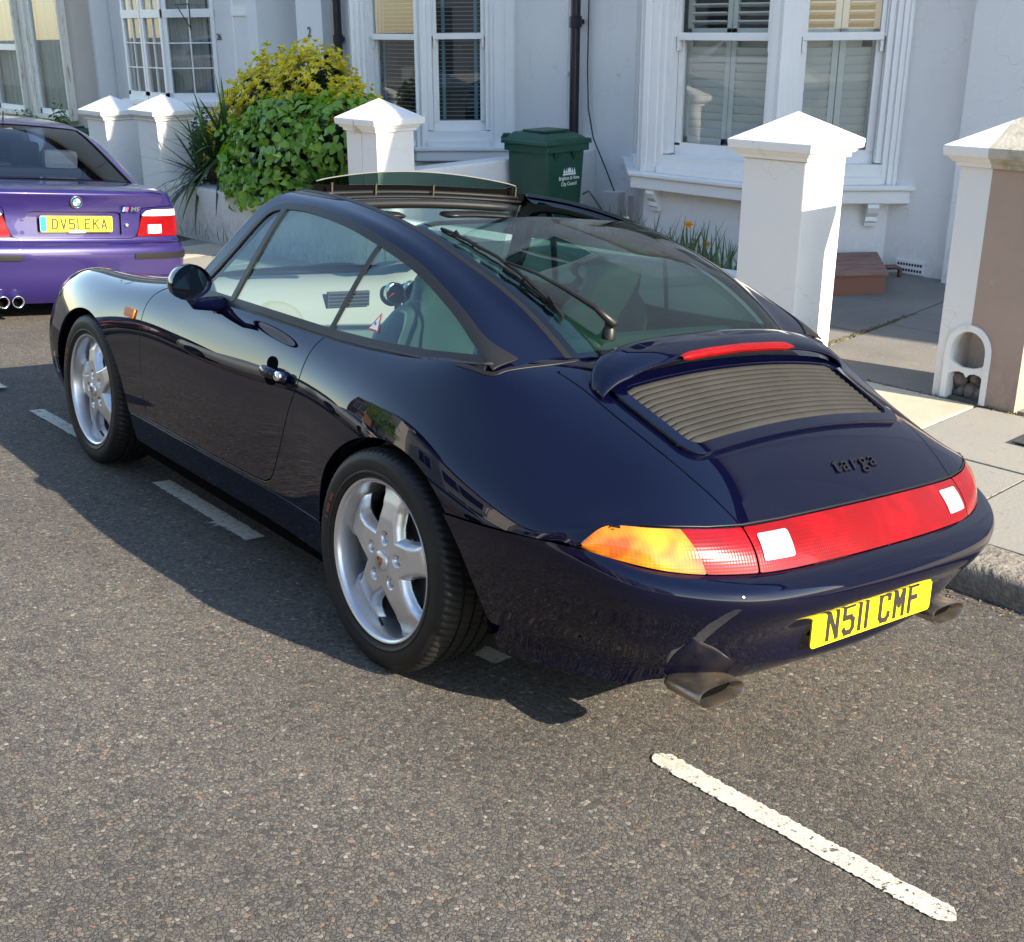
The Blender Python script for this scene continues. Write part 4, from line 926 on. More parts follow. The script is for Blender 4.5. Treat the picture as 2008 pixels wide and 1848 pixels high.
# orientation of quads relative to the outward normal
def need_flip(P, n): 
    i, j = P.shape[0]//2, P.shape[1]//4; f = np.cross(P[i+1, j]-P[i, j], P[i, j+1]-P[i, j]); return (f @ n[i, j]) < 0
BF = need_flip(BP, BN)
arch_f = smooth_poly([(2.64, .10), (2.625, .28), (2.612, .40), (2.58, .50), (2.53, .575), (2.455, .625), (2.35, .655), (2.235, .660), (2.12, .636), (2.034, .592), (1.955, .53), (1.895, .455), (1.862, .367), (1.85, .277), (1.85, .10)], 4)
arch_r = smooth_poly([(.378, .10), (.372, .28), (.358, .39), (.318, .49), (.25, .565), (.175, .618), (.10, .652), (.01, .672), (-.07, .672), (-.145, .658), (-.21, .632), (-.275, .592), (-.335, .54), (-.380, .475), (-.405, .41), (-.42, .34), (-.43, .28), (-.445, .10)], 4)
s_af = poly_sdf(y, z, arch_f); s_ar = poly_sdf(y, z, arch_r)
noarch = np.minimum(-s_af, -s_ar)
noarch = np.where(ax < .45, 1.0, noarch)
cab = [(.737, 1.40), (.70, 1.50), (.66, 1.56), (.55, 1.66), (.35, 1.76), (.15, 1.80), (0, 1.81)]
cabin_half = [(.737, 1.42), (.741, 1.0), (.738, .5), (.733, .30), (.712, .08), (.690, -.08), (.655, -.18), (.58, -.24), (.45, -.27), (.25, -.29), (0, -.30)]
cabin = [(p[0], p[1]) for p in cab[::-1]] + cabin_half[0:] 
cabin = smooth_poly(cabin, 3); cabin = cabin + [(-p[0], p[1]) for p in cabin[::-1]]
s_cab = -poly_sdf(x, y, cabin); s_cab = np.where(z > .70, s_cab, 1.0)
door_p = [(1.62, .99)] + smooth_poly([(1.62, .845), (1.69, .812), (1.718, .765), (1.722, .70), (1.712, .60), (1.70, .5), (1.69, .42), (1.684, .345)], 3) + smooth_poly([(1.676, .333), (1.2, .331), (.80, .336), (.725, .347), (.685, .372), (.650, .43), (.607, .51), (.567, .60), (.537, .665), (.518, .716), (.510, .78), (.500, .83), (.478, .87)], 3) + [(.478, .99)]
s_door = poly_sdf(y, z, door_p); s_door = np.where(ax > .55, s_door, -1.0)
G = .0030
lidw = np.interp(-y, [.30, .42, .53, .66, .78, .855, .92], [.545, .522, .512, .499, .481, .462, .443])
seam = np.interp(-y, [.20, .34, .555, .72, 1.0], [.553, .560, .577, .587, .587])
s_seam = np.where(y < -.25, z - seam, 1.0)
hoodw = np.interp(y, [1.4, 1.8, 2.3, 2.75, 2.95, 3.05, 3.10], [.64, .60, .55, .49, .42, .28, .05])
rock = z - .316
base = np.minimum(np.minimum(noarch, s_cab), s_seam)
L_, R_ = -x, x
def bp_(name, F, mt=None, **k): return clip_panel(name, BP, BN, F, mt or M_navy, car, flip=BF, **k)
for sd_ in (L_, R_):
    bp_('door', np.minimum.reduce([s_door - G, base, sd_ - .3]))
    bp_('front_fender', np.minimum.reduce([base, -s_door - G, y - .9, ax - hoodw - G, rock - .002, sd_, np.minimum(3.0 - y, 1) + 9*(z > .52)]))
    bp_('rear_quarter_panel', np.minimum.reduce([base, -s_door - G, .9 - y, np.where(y < -.33, ax - lidw - G, 1.0), rock - .002, sd_]))
    bp_('sill_panel', np.minimum.reduce([-rock - .001, noarch, 1.85 - y, y - .3, sd_]))
bp_('bonnet', np.minimum.reduce([hoodw - ax - G, s_cab, y - 1.2, 3.12 - y]))
bp_('front_bumper', np.minimum.reduce([noarch, y - 2.55, np.maximum(.519 - z, y - 3.0) , ax*0 + 1]))
# engine lid with the grille opening
gw = np.interp(-y, [.46, .70], [.437, .410])
s_gr = np.minimum.reduce([gw - ax, -.470 - y, y + .703])
rr_ = .035
def rrect(e, r):
    dx = np.maximum(ax - (gw + e - r), 0); dy = np.maximum(np.abs(y + .5865) - (.1165 + e - r), 0); ins = np.minimum(gw + e - ax, .1165 + e - np.abs(y + .5865))
    return np.where((dx > 0) & (dy > 0), r - np.sqrt(dx**2 + dy**2), ins)
s_lid = np.minimum.reduce([lidw - ax - G, -.33 - y, s_cab])
s_end = np.where(y < -.5, 1.0, 1.0)
lid = bp_('engine_lid', np.minimum(s_lid, -rrect(0.0, .03)))
clip_panel('grille_rim', BP, BN, np.minimum(rrect(.034, .055), -rrect(.003, .03)), M_navy, lid, rim=.020, off=.014, flip=BF)
clip_panel('grille_bed', BP, BN, rrect(.01, .03), M_gap, lid, rim=0, off=-.03, flip=BF)
M_grille = mat('faded_grey_grille_plastic', (.024, .0235, .0205), .7, spec=.2, var=(7, (.034, .033, .029), .35, .7), bump=(90, .2, .001))
from math import floor
def bodypt(xx, yy):   # height of the deck at (x, y)
    d2 = (x - xx)**2 + (y - yy)**2 + np.where(z < .6, 9, 0); i, j = np.unravel_index(np.argmin(d2), d2.shape); n = BN[i, j]; p = BP[i, j]
    t = -(xx - p[0])*n[0]/n[2] - (yy - p[1])*n[1]/n[2]; return p[2] + t, n
ngs = 12
for k in range(ngs):
    y0 = -.474 - .226*k/ngs; y1 = y0 - .226/ngs; yc = (y0+y1)/2; hwid = np.interp(-yc, [.46, .70], [.434, .408]); b = MB(); vs = []; nn = 26
    prof = [(.0135, -.011), (.0105, .0035), (.003, .0075), (-.005, .0065), (-.0095, .000), (-.010, -.010)]
    for i in range(nn+1):
        xx = -hwid + 2*hwid*i/nn; zc, n_ = bodypt(xx, yc); ed = min(1, (1-abs(xx)/hwid)*hwid/.028); ed = math.sqrt(max(0, 1-(1-ed)**2))
        for (a, h) in prof: vs.append((xx, yc + a*(.45+.55*ed), zc + a*(-n_[1]/n_[2]) + .003 + (h if h < 0 else h*ed)))
    m_ = len(prof); b.add(vs, [(i*m_+q, (i+1)*m_+q, (i+1)*m_+q+1, i*m_+q+1) for i in range(nn) for q in range(m_-1)]); b.build('grille_slat', M_grille, lid, smooth=True)
# black liner behind the shut lines
F = np.minimum.reduce([s_cab - .03, noarch - .012, s_seam + .015, -rrect(.02, .03)])
clip_panel('body_liner', BP[::3, ::3], BN[::3, ::3], F[::3, ::3], M_gap, car, rim=0, off=-.016, flip=BF)
# wheel housings
for poly, nm in ((arch_f, 0), (arch_r, 1)):
    for sg in (-1, 1):
        b = MB(); pts = poly; n = len(pts); xo, xi = (.775, .50) if nm == 0 else (.795, .50); vs = []
        for xx in (xo, xi):
            for (a, c) in pts: vs.append((sg*xx, a, max(c, .26)))
        b.add(vs, [(i, i+1, n+i+1, n+i) for i in range(n-1)] + [tuple(range(n, 2*n))]); b.build('wheel_housing', M_gap, car, fixn=False)
b = MB(); b.box(-.74, .74, .3, 1.9, .14, .20); b.box(-.42, .42, -.80, 2.9, .17, .26); b.build('underbody', M_gap, car)
# filler flap circle, side repeater, door handle
def loc_side(yy, zz, sgn=-1):
    d2 = (y - yy)**2 + (z - zz)**2 + np.where(x*sgn < .5, 9, 0); i, j = np.unravel_index(np.argmin(d2), d2.shape); return Vector(BP[i, j]), Vector(BN[i, j])
ff = line_sdf(x, y, [(-.66 + .075*math.cos(t*.2), 2.06 + .085*math.sin(t*.2)) for t in range(33)])
clip_panel('filler_flap_line', BP, BN, np.minimum(.0022 - ff, z - .6), M_gap, car, rim=0, off=.0008, flip=BF)
for sg in (-1, 1):
    F = np.minimum.reduce([.042 - np.abs(y - 1.833), .017 - np.abs(z - .715), sg*x - .5]); clip_panel('side_repeater', BP, BN, F, bpy.data.materials.get('repeater_lens') or mat('repeater_lens', (.55, .13, .01), .4, spec=.2), car, rim=.01, off=.008, flip=BF)
def handle(sg):
    c, n_ = loc_side(.655, .728, sg); f = Vector((0, 1, 0)); f = (f - n_*f.dot(n_)).normalized(); u = n_.cross(f); u = u if u.z > 0 else -u
    def at(a, h, o): return c + f*a + u*h + n_*o
    t = MB(); seg = 24
    for (ca, ch, ra, rh) in ((.048, .012, .036, .024), (.042, -.036, .034, .019)):
        ring = [at(ca + ra*math.cos(2*math.pi*k/seg), ch + rh*math.sin(2*math.pi*k/seg), .0012) for k in range(seg)]
        t.add(ring + [at(ca, ch, .0012)], [(k, (k+1) % seg, seg) for k in range(seg)])
    rc = t.build('handle_recess', M_gap, car, fixn=False)
    b = MB(); pts = []; rad = []
    for k in range(15):
        s = k/14; pts.append(at(.095 - .175*s, -.010 - .006*s, .010 + .016*math.sin(math.pi*min(1, s*1.2)) * (1 if s < .8 else (1-s)/.2*.7+.3))); rad.append(.006 + .0125*math.sin(math.pi*min(.8, s*.9+.05)))
    b.tube(pts, rad, 12); h = b.build('door_handle', M_navy, car, smooth=True, fixn=False)
    b = MB(); Mx = Matrix((( f.x, u.x, n_.x, 0), (f.y, u.y, n_.y, 0), (f.z, u.z, n_.z, 0), (0, 0, 0, 1))); Mx.translation = at(-.052, -.013, .030)
    b.lathe([(.0001, .004), (.010, .004), (.0115, .0015), (.014, .003), (.0155, -.004), (.0155, -.02)], 20, 'z', 0, Mx); b.build('key_lock', M_chrome, h, smooth=True)
handle(-1); handle(1)
# ---------------- rear bumper
BR = [
 [(.768,-.385,.205),(.735,-.52,.205),(.67,-.66,.205),(.57,-.785,.205),(.48,-.85,.21),(.38,-.895,.225),(.26,-.925,.235),(.13,-.94,.24),(0,-.945,.24)],
 [(.800,-.375,.29),(.765,-.51,.29),(.705,-.65,.29),(.61,-.81,.29),(.51,-.89,.29),(.40,-.945,.288),(.27,-.975,.286),(.13,-.99,.285),(0,-.995,.285)],
 [(.828,-.36,.36),(.798,-.50,.36),(.745,-.66,.36),(.665,-.82,.36),(.56,-.92,.36),(.44,-.968,.355),(.29,-.986,.35),(.145,-.990,.35),(0,-.99,.35)],
 [(.85,-.345,.43),(.825,-.50,.43),(.775,-.68,.43),(.705,-.83,.43),(.60,-.945,.43),(.47,-1.006,.420),(.315,-1.016,.408),(.155,-1.014,.408),(0,-1.014,.408)],
 [(.862,-.33,.49),(.842,-.51,.49),(.795,-.69,.49),(.735,-.848,.49),(.632,-.955,.49),(.495,-1.028,.480),(.33,-1.060,.462),(.16,-1.072,.460),(0,-1.076,.460)],
 [(.868,-.315,.53),(.850,-.52,.542),(.805,-.70,.551),(.745,-.835,.545),(.645,-.94,.530),(.50,-1.018,.522),(.33,-1.052,.522),(.16,-1.066,.522),(0,-1.07,.522)],
 [(.869,-.31,.557),(.851,-.53,.574),(.795,-.715,.584),(.735,-.802,.568),(.637,-.897,.551),(.49,-.970,.543),(.33,-1.002,.543),(.16,-1.014,.545),(0,-1.02,.547)]]
netb = [[(-a, b_, c_) for a, b_, c_ in r] + [(a, b_, c_) for a, b_, c_ in r[-2::-1]] for r in BR]
bumpS = Surf(netb); QP, QN = densegrid(bumpS, 90, 330)
if QN[45, 165, 1] > 0: QN = -QN
QF = need_flip(QP, QN); qx, qy, qz = QP[..., 0], QP[..., 1], QP[..., 2]
qa = -poly_sdf(qy, qz, arch_r); qa = np.where(np.abs(qx) < .45, 1, qa)
exc = lambda sg: np.sqrt(((qx - sg*.492)/.105)**2 + ((qz - .195)/.050)**2) * .05 - .05
Fb = np.minimum.reduce([qa, exc(-1), exc(1)])
lipz = .289
crease = np.abs(qz - lipz)
bumper = clip_panel('rear_bumper', QP, QN, np.minimum(Fb, qz - lipz), M_navy, car, rim=.012, off=.003, flip=QF)
clip_panel('bumper_skirt', QP, QN, np.minimum(Fb, lipz - .003 - qz), M_navy, car, rim=.012, off=-.001, flip=QF)
# ---------------- tail lamp band
LL = [(.789,-.722,.587),(.766,-.757,.577),(.735,-.802,.569),(.692,-.852,.560),(.637,-.897,.552),(.56,-.940,.547),(.446,-.981,.544),(.33,-1.002,.545),(.16,-1.015,.547),(0,-1.02,.549)]
LU = [(.786,-.724,.593),(.760,-.738,.620),(.729,-.757,.642),(.680,-.808,.646),(.62,-.850,.646),(.54,-.888,.644),(.447,-.910,.641),(.33,-.926,.644),(.16,-.940,.649),(0,-.945,.651)]
rows = []
for t in (0, .33, .67, 1):
    r = []
    for (a, b_) in zip(LL, LU):
        p = np.array(a)*(1-t) + np.array(b_)*t; o = np.array([p[0]*.9, -.9, .35]); o /= np.linalg.norm(o); p = p + o*(.011*math.sin(math.pi*t) + .002); r.append(tuple(p))
    rows.append([(-p[0], p[1], p[2]) for p in r] + [(p[0], p[1], p[2]) for p in r[-2::-1]])
lampS = Surf(rows); TP, TN = densegrid(lampS, 22, 400)
if TN[11, 200, 1] > 0: TN = -TN
TF = need_flip(TP, TN); tx, ty, tz = TP[..., 0], TP[..., 1], TP[..., 2]; tax = np.abs(tx)
uu = np.linspace(0, 1, 22)[:, None] * np.ones_like(tx)
edge = np.minimum(uu - .03, .97 - uu)*.1
lamp = clip_panel('tail_light', TP, TN, np.minimum(.4445 - tax, edge), M_red, car, rim=.012, flip=TF)
slope = .50*(uu - .5)*.06
for sg in (-1, 1):
    rev = np.minimum(.047 - np.abs(sg*tx - .378 + (uu-.5)*.012), (.27 - np.abs(uu - .53))*.09)
    clip_panel('reversing_light', TP, TN, rev, M_clear, lamp, rim=.004, off=.0022, flip=TF)
    o_ = clip_panel('outer_tail_light', TP, TN, np.minimum.reduce([sg*tx - .4495, .59 + slope - sg*tx, edge]), M_red, car, rim=.012, flip=TF)
    o_ = clip_panel('indicator_light', TP, TN, np.minimum.reduce([sg*tx - .5905 - slope, .789 - sg*tx, edge]), M_amber, car, rim=.012, flip=TF)
clip_panel('lamp_bed', TP, TN, np.minimum(.80 - tax, 1), M_gap, car, rim=.0, off=-.010, flip=TF)
# lamp upper seal
sl = MB(); sl.tube([(-p[0], p[1]-.001, p[2]+.003) for p in LU[3:]] + [(p[0], p[1]-.001, p[2]+.003) for p in LU[-2:2:-1]], [.001] + [.003]*(2*len(LU[3:]) - 3) + [.001], 6); sl.build('lamp_seal', M_rub, car, smooth=True, fixn=False)
# ---------------- number plate
M_yel = mat('yellow_plate', (.78, .62, .01), .35, coat=.3, var=(30, (.66, .52, .03), .6, .8)); M_char = mat('plate_character', (.02, .018, .015), .5)
GLYPH = {'N': [[(0,0),(0,1)],[(0,1),(1,0)],[(1,0),(1,1)]], '5': [[(1,1),(0,1),(0,.56),(.72,.56),(1,.42),(1,.14),(.76,0),(.2,0),(0,.13)]], '1': [[(0,0),(0,1)]],
 'C': [[(1,.78),(1,.87),(.78,1),(.22,1),(0,.86),(0,.14),(.22,0),(.78,0),(1,.13),(1,.22)]], 'M': [[(0,0),(0,1)],[(0,1),(.5,.38)],[(.5,.38),(1,1)],[(1,1),(1,0)]], 'F': [[(0,0),(0,1)],[(0,1),(.95,1)],[(0,.52),(.78,.52)]],
 'D': [[(0,0),(0,1),(.62,1),(1,.76),(1,.24),(.62,0),(0,0)]], 'V': [[(0,1),(.5,0)],[(.5,0),(1,1)]], 'E': [[(.95,1),(0,1),(0,0),(.95,0)],[(0,.52),(.8,.52)]], 'K': [[(0,0),(0,1)],[(1,1),(.05,.42)],[(.34,.60),(1,0)]], 'A': [[(0,0),(.5,1)],[(.5,1),(1,0)],[(.2,.3),(.8,.3)]]}
def plate(parent, loc, rotx, text, w_=.52, h_=.111, size=.079, mt=M_yel, sw_=.165, dz_=0.0):
    t = MB(); r = .012; pts = []
    for cx_, cz_, a0 in ((w_/2-r, h_/2-r, 0), (-w_/2+r, h_/2-r, 90), (-w_/2+r, -h_/2+r, 180), (w_/2-r, -h_/2+r, 270)):
        for k in range(5): a = R(a0 + 22.5*k); pts.append((cx_ + r*math.cos(a), cz_ + r*math.sin(a)))
    n = len(pts); t.add([(a, -.0015, b_) for a, b_ in pts] + [(a, .0025, b_) for a, b_ in pts], [tuple(range(n)), tuple(range(n, 2*n))[::-1]] + [(i, n+i, n+(i+1) % n, (i+1) % n) for i in range(n)])
    p = t.build('number_plate', mt, parent); p.matrix_local = Matrix.Translation(loc) @ Matrix.Rotation(rotx, 4, 'X')
    ch = size; cw = size*.60; sw = size*sw_; gap = size*.17; x0 = 0; strokes = []
    for c in text:
        if c == ' ': x0 += size*.36; continue
        wd = 0 if c == '1' else cw - sw
        for pl_ in GLYPH[c]:
            for a, b_ in zip(pl_, pl_[1:]): strokes.append((x0 + sw/2 + a[0]*wd, (a[1]-.5)*(ch-sw), x0 + sw/2 + b_[0]*wd, (b_[1]-.5)*(ch-sw)))
        x0 += wd + sw + gap
    x0 -= gap; b = MB()
    for k, (xa, za, xb, zb2) in enumerate(strokes):
        d = Vector((xb-xa, zb2-za)); l = d.length; d = d/l if l else Vector((1, 0)); n_ = Vector((-d.y, d.x))*sw/2; e = d*sw*.42; A = Vector((xa - x0/2, za)) - e; B = Vector((xb - x0/2, zb2)) + e; yy = -.0024 - .00006*(k % 5) - .00001*k
        b.add([(q.x, yy, q.y + dz_) for q in (A - n_, B - n_, B + n_, A + n_)], [(0, 1, 2, 3)])
    b.build('registration', M_char, p, fixn=False); p['reg_half'] = 1; del p['reg_half']
    return p
npl = plate(car, (.004, -1.014, .378), R(-3), 'N511 CMF', size=.086, dz_=-.006)

# ---------------- badge
me = text_mesh('targa', .070, .002, .0002, 1.15, .25, sp=1.15); bd = link('targa_badge', me, mat('dark_badge', (.02, .02, .022), .25, metal=.5), car)
zc, n_ = bodypt(.045, -.855); zax = Vector(n_); xax = Vector((1, 0, 0)); xax = (xax - zax*xax.dot(zax)).normalized(); yax = zax.cross(xax)
bd.matrix_local = Matrix(((xax.x, yax.x, zax.x, .055), (xax.y, yax.y, zax.y, -.852), (xax.z, yax.z, zax.z, bodypt(.055, -.852)[0] + .003), (0, 0, 0, 1)))
# ---------------- exhausts
for sg in (-1, 1):
    b = MB(); seg = 28; vs = []; cy_, cz_ = -.885, .238; wv, hv = .082, .024
    def ring(yy, sw, sh, dz=0.0, dx=0.0):
        out = []
        for k in range(seg):
            a = 2*math.pi*k/seg; c_, s_ = math.cos(a), math.sin(a); e = .7
            out.append((sg*(.492 + dx) + math.copysign(abs(c_)**e, c_)*wv*sw, yy + (.006*s_ if yy < -.85 else 0), cz_ + dz + math.copysign(abs(s_)**e, s_)*hv*sh))
        return out
    rs_ = [ring(-.835, .88, .85), ring(-.85, .97, .97), ring(-.952, 1, 1), ring(-.957, .97, .95), ring(-.952, .93, .87), ring(-.84, .86, .82)]
    vs = [v for r_ in rs_ for v in r_]; fs = [(i*seg+k, (i+1)*seg+k, (i+1)*seg+(k+1) % seg, i*seg+(k+1) % seg) for i in range(5) for k in range(seg)]
    b.add(vs, fs); e_ = b.build('exhaust_tip', M_steel, car, smooth=True, fixn=True); e_.data.set_sharp_from_angle(angle=R(50))
    b = MB(); b.add(ring(-.915, .925, .865), [tuple(range(seg))]); b.build('exhaust_bore', M_gap, e_, fixn=False)
b = MB(); b.tube([(-.30, -.75, .24), (.3, -.75, .24)], .07, 12); b.build('silencer', M_steel, car, smooth=True, fixn=False)
# ---------------- greenhouse
GP, GN = densegrid(ghS, 300, 200)
if GN[150, 30, 0] > 0: GN = -GN
GF = need_flip(GP, GN); gx, gy, gz = GP[..., 0], GP[..., 1], GP[..., 2]; gax = np.abs(gx)
up_line = smooth_poly([(1.50, .735), (1.40, .855), (1.31, .935), (1.223, 1.033), (1.147, 1.130), (1.10, 1.172), (1.04, 1.190), (.96, 1.197), (.87, 1.198), (.741, 1.191), (.59, 1.175), (.448, 1.150), (.314, 1.121), (.20, 1.090), (.095, 1.053), (-.038, 1.002), (-.145, .957), (-.22, .925), (-.268, .898), (-.30, .87), (-.33, .80)], 3)
winp = up_line + [(-.33, .5), (1.5, .5)]
s_win = poly_sdf(gy, gz, winp); s_win = np.where(gax > .55, s_win, -1.0)
belt = np.interp(gy, [-.40, -.26, -.17, .0, .22, .45, 1.5], [.925, .904, .892, .874, .860, .853, .849])
rim_in = np.interp(gy, [-.44, -.30, -.2, -.05, .12, .4, .8, 1.2], [.452, .462, .474, .488, .500, .502, .502, .502])
pf = np.interp(gz, [.85, .924, 1.073, 1.171, 1.216, 1.245], [1.44, 1.385, 1.265, 1.186, 1.126, 1.06])
bodyz_at = lambda yy: np.interp(yy, [-.46, -.36, -.26], [.86, .885, .85])
baseline = np.ones_like(gy)
F = np.minimum.reduce([-s_win - .006, gax - rim_in, pf - gy, baseline + .0, np.where(gax > .6, gz - belt + .02, 1.0)])
F2_ = np.where((gax > .55) & (gy > -.22) & (gz < belt - .01), -1.0, 1.0)
for sg in (-1, 1):
    rl = clip_panel('roof_rail', GP, GN, np.minimum.reduce([F, F2_, sg*gx]), M_navy, car, rim=.03, flip=GF)
    clip_panel('rail_lining', GP, GN, np.minimum.reduce([F - .004, F2_, sg*gx]), M_inner, car, rim=.0, off=-.028, flip=GF)
    # window seals
    clip_panel('window_seal', GP, GN, np.minimum.reduce([.0095 - np.abs(s_win), gz - belt + .004, sg*gx, gy + .252]), M_rub, car, rim=.006, off=.004, flip=GF)
    clip_panel('belt_seal', GP, GN, np.minimum.reduce([.026 - np.abs(gz - belt - .004), s_win + .008, sg*gx, 1.43 - gy, gy + .225]), M_rub, car, rim=.01, off=.003, flip=GF)
    clip_panel('belt_seal', GP, GN, np.minimum.reduce([.002 - np.abs(gz - belt - .008), s_win - .005, sg*gx, 1.43 - gy, gy + .26]), M_inner, car, rim=.003, off=.0065, flip=GF)
    bpl = line_sdf(gy, gz, [(.412, 1.150), (.478, .86)]); vnt = line_sdf(gy, gz, [(1.012, 1.20), (1.108, .86)])
    side = np.minimum.reduce([s_win - .004, gz - belt - .015, sg*gx])
    clip_panel('window_divider', GP, GN, np.minimum(side, .0085 - bpl), M_rub, car, rim=.006, off=.0035, flip=GF)
    clip_panel('vent_divider', GP, GN, np.minimum(side, .014 - vnt), M_rub, car, rim=.008, off=.005, flip=GF)
    yb = np.interp(gz, [.86, 1.15], [.478, .412]); yv = np.interp(gz, [.86, 1.20], [1.108, 1.012])
    clip_panel('quarter_glass', GP, GN, np.minimum(side, yb - gy - .005), M_cgl, car, rim=0, off=-.003, flip=GF)
    clip_panel('door_glass', GP, GN, np.minimum.reduce([side, gy - yb - .003, yv - gy - .008]), M_cgl, car, rim=0, off=-.002, flip=GF)
    clip_panel('vent_glass', GP, GN, np.minimum.reduce([side, gy - yv - .008]), M_cgl, car, rim=0, off=-.002, flip=GF)
    clip_panel('rail_trim', GP, GN, np.minimum.reduce([.007 - np.abs(gax - rim_in + .004), sg*gx, 1.05 - gy, baseline]), M_rub, car, rim=.012, off=.002, flip=GF)
# dark seal where the rails and rear window meet the body
_l = line_sdf(ax, y, smooth_poly([(.716, -.14), (.708, -.19), (.698, -.235), (.684, -.258), (.662, -.264), (.62, -.276), (.563, -.290), (.504, -.302), (.44, -.31)], 4)); _d = np.where(z > .7, _l, 9)
for sg in (-1, 1): clip_panel('rail_base_seal', BP, BN, np.minimum(np.where(_d < 1, .0045 - _d, -1.0), sg*x), M_rub, car, rim=.008, off=.0035, flip=BF)
# rear window and the roof glass slid beneath it
top_y = .405
Fg = np.minimum.reduce([rim_in - gax - .006, top_y - gy, gy + .46])
rw_ = clip_panel('rear_window', GP, GN, Fg, M_cgr, car, rim=.004, off=.0, flip=GF)
clip_panel('window_border', GP, GN, np.minimum(Fg, .030 - np.minimum(Fg, gy + .42)), M_gap, car, rim=0, off=-.004, flip=GF)
Fs = np.minimum.reduce([rim_in - gax - .03, .30 - gy, gy + .30])
clip_panel('slid_roof_glass', GP, GN, Fs, M_cgl2, car, rim=.004, off=-.035, flip=GF)
# windscreen between the pillars
ws = []
for t in (0, .25, .5, .75, 1):
    lo = [(-.70, 1.43, .875), (-.55, 1.60, .875), (-.30, 1.71, .872), (0, 1.75, .872)]; hi = [(-.505, 1.075, 1.232), (-.38, 1.11, 1.250), (-.2, 1.135, 1.262), (0, 1.143, 1.266)]
    r = [np.array(a)*(1-t) + np.array(b_)*t + np.array([0, .035*math.sin(math.pi*t), .018*math.sin(math.pi*t)]) for a, b_ in zip(lo, hi)]
    ws.append([tuple(p) for p in r] + [(-p[0], p[1], p[2]) for p in r[-2::-1]])
WS = Surf(ws); WP, WN = densegrid(WS, 24, 40)
if WN[12, 20, 1] < 0: WN = -WN
clip_panel('windscreen', WP, WN, np.ones(WP.shape[:2]), M_cgl, car, rim=0, flip=need_flip(WP, WN))
uu_ = np.linspace(0, 1, 24)[:, None]*np.ones(WP.shape[:2])
clip_panel('windscreen_band', WP, WN, np.maximum((uu_ - .90)*.5, (.06 - uu_)*.5), M_gap, car, rim=0, off=-.003, flip=need_flip(WP, WN))
cw = MB(); cw.tube([tuple(np.array(p) + np.array([0, .0, -.004])) for p in ws[0]], .012, 8); cw.build('windscreen_seal', M_rub, car, smooth=True, fixn=False)
for sg in (-1, 1):
    b = MB(); b.tube([(sg*.712, 1.44, .865), (sg*.700, 1.385, .924), (sg*.632, 1.265, 1.073), (sg*.582, 1.188, 1.168), (sg*.548, 1.130, 1.210), (sg*.50, 1.085, 1.232)], .012, 10); b.build('windscreen_pillar', M_navy, car, smooth=True, fixn=False)
# roof opening: header, wind deflector, rails
hd = MB(); hd.tube([(-.50, 1.075, 1.225), (-.3, 1.11, 1.238), (0, 1.125, 1.245), (.3, 1.11, 1.238), (.50, 1.075, 1.225)], .022, 10); hd.build('roof_header', M_gap, car, smooth=True, fixn=False)
M_satin = mat('black_satin_metal', (.010, .010, .010), .42, spec=.4)
def bar(name, p0, p1, sag, rx, rz_, mt, par=car, n=12):
    b = MB(); vs = []; seg = 14
    for i in range(n+1):
        t = i/n; c = Vector(p0).lerp(Vector(p1), t); c.y += sag*math.sin(math.pi*t); c.z += sag*.35*math.sin(math.pi*t); e = min(1, .35 + 9*min(t, 1-t))
        for k in range(seg): a = 2*math.pi*k/seg; vs.append((c.x, c.y + rx*math.cos(a)*e, c.z + rz_*math.sin(a)*e))
    b.add(vs, [(i*seg+k, (i+1)*seg+k, (i+1)*seg+(k+1) % seg, i*seg+(k+1) % seg) for i in range(n) for k in range(seg)] + [tuple(range(seg))[::-1], tuple(range(n*seg, n*seg+seg))]); return b.build(name, mt, par, smooth=True, fixn=True)
bar('header_rail', (-.47, 1.03, 1.236), (.43, 1.03, 1.236), .03, .012, .008, M_satin)
bar('header_rail', (-.47, 1.01, 1.222), (.43, 1.01, 1.222), .03, .012, .007, M_satin)
bar('header_tube', (-.44, .99, 1.199), (.40, .99, 1.199), .03, .02, .017, M_satin)
bar('sun_visor', (.05, 1.0, 1.172), (.37, 1.0, 1.168), .01, .05, .012, M_satin)
bar('sun_visor', (-.42, 1.0, 1.172), (-.12, 1.0, 1.168), .01, .05, .012, M_satin)
# deflector: glass strip raised on small arms
nd = 28; vs = []
for i in range(nd+1):
    t = i/nd; xx = -.455 + .885*t; s_ = math.sin(math.pi*t)
    for (dy, dz) in ((0, 0), (0, .001)): pass
    zt = 1.278 + .040*s_**.8; zb2 = zt - .046*s_**.5 - .004
    vs += [(xx, 1.045 + .035*s_, zt), (xx, 1.075 + .045*s_, zb2)]
b = MB(); b.add(vs, [(2*i, 2*i+2, 2*i+3, 2*i+1) for i in range(nd)]); df = b.build('wind_deflector', glassmat('deflector_glass', (.10, .17, .145), .9, 0, .05), car, smooth=True, fixn=False)
b = MB(); b.tube([vs[2*i] for i in range(nd+1)], .0022, 6); b.build('deflector_edge', mat('deflector_edge', (.16, .16, .145), .4), df, smooth=True, fixn=False)
b = MB(); b.add([(v[0], v[1]-.004, v[2]) if k % 2 == 0 else (v[0], 1.06, 1.236) for k, v in enumerate([(vs[2*i+1] if j == 0 else vs[2*i+1]) for i in range(nd+1) for j in (0, 1)])], [(2*i, 2*i+2, 2*i+3, 2*i+1) for i in range(nd)]); b.build('deflector_web', M_gap, df, fixn=False)
for xx in (-.40, -.22, .03, .42):
    b = MB(); b.box(xx-.003, xx+.003, 1.03, 1.04, 1.236, 1.275); b.build('deflector_arm', mat('arm_steel', (.06, .045, .03), .5, metal=.5) if 'arm_steel' not in bpy.data.materials else bpy.data.materials['arm_steel'], df)
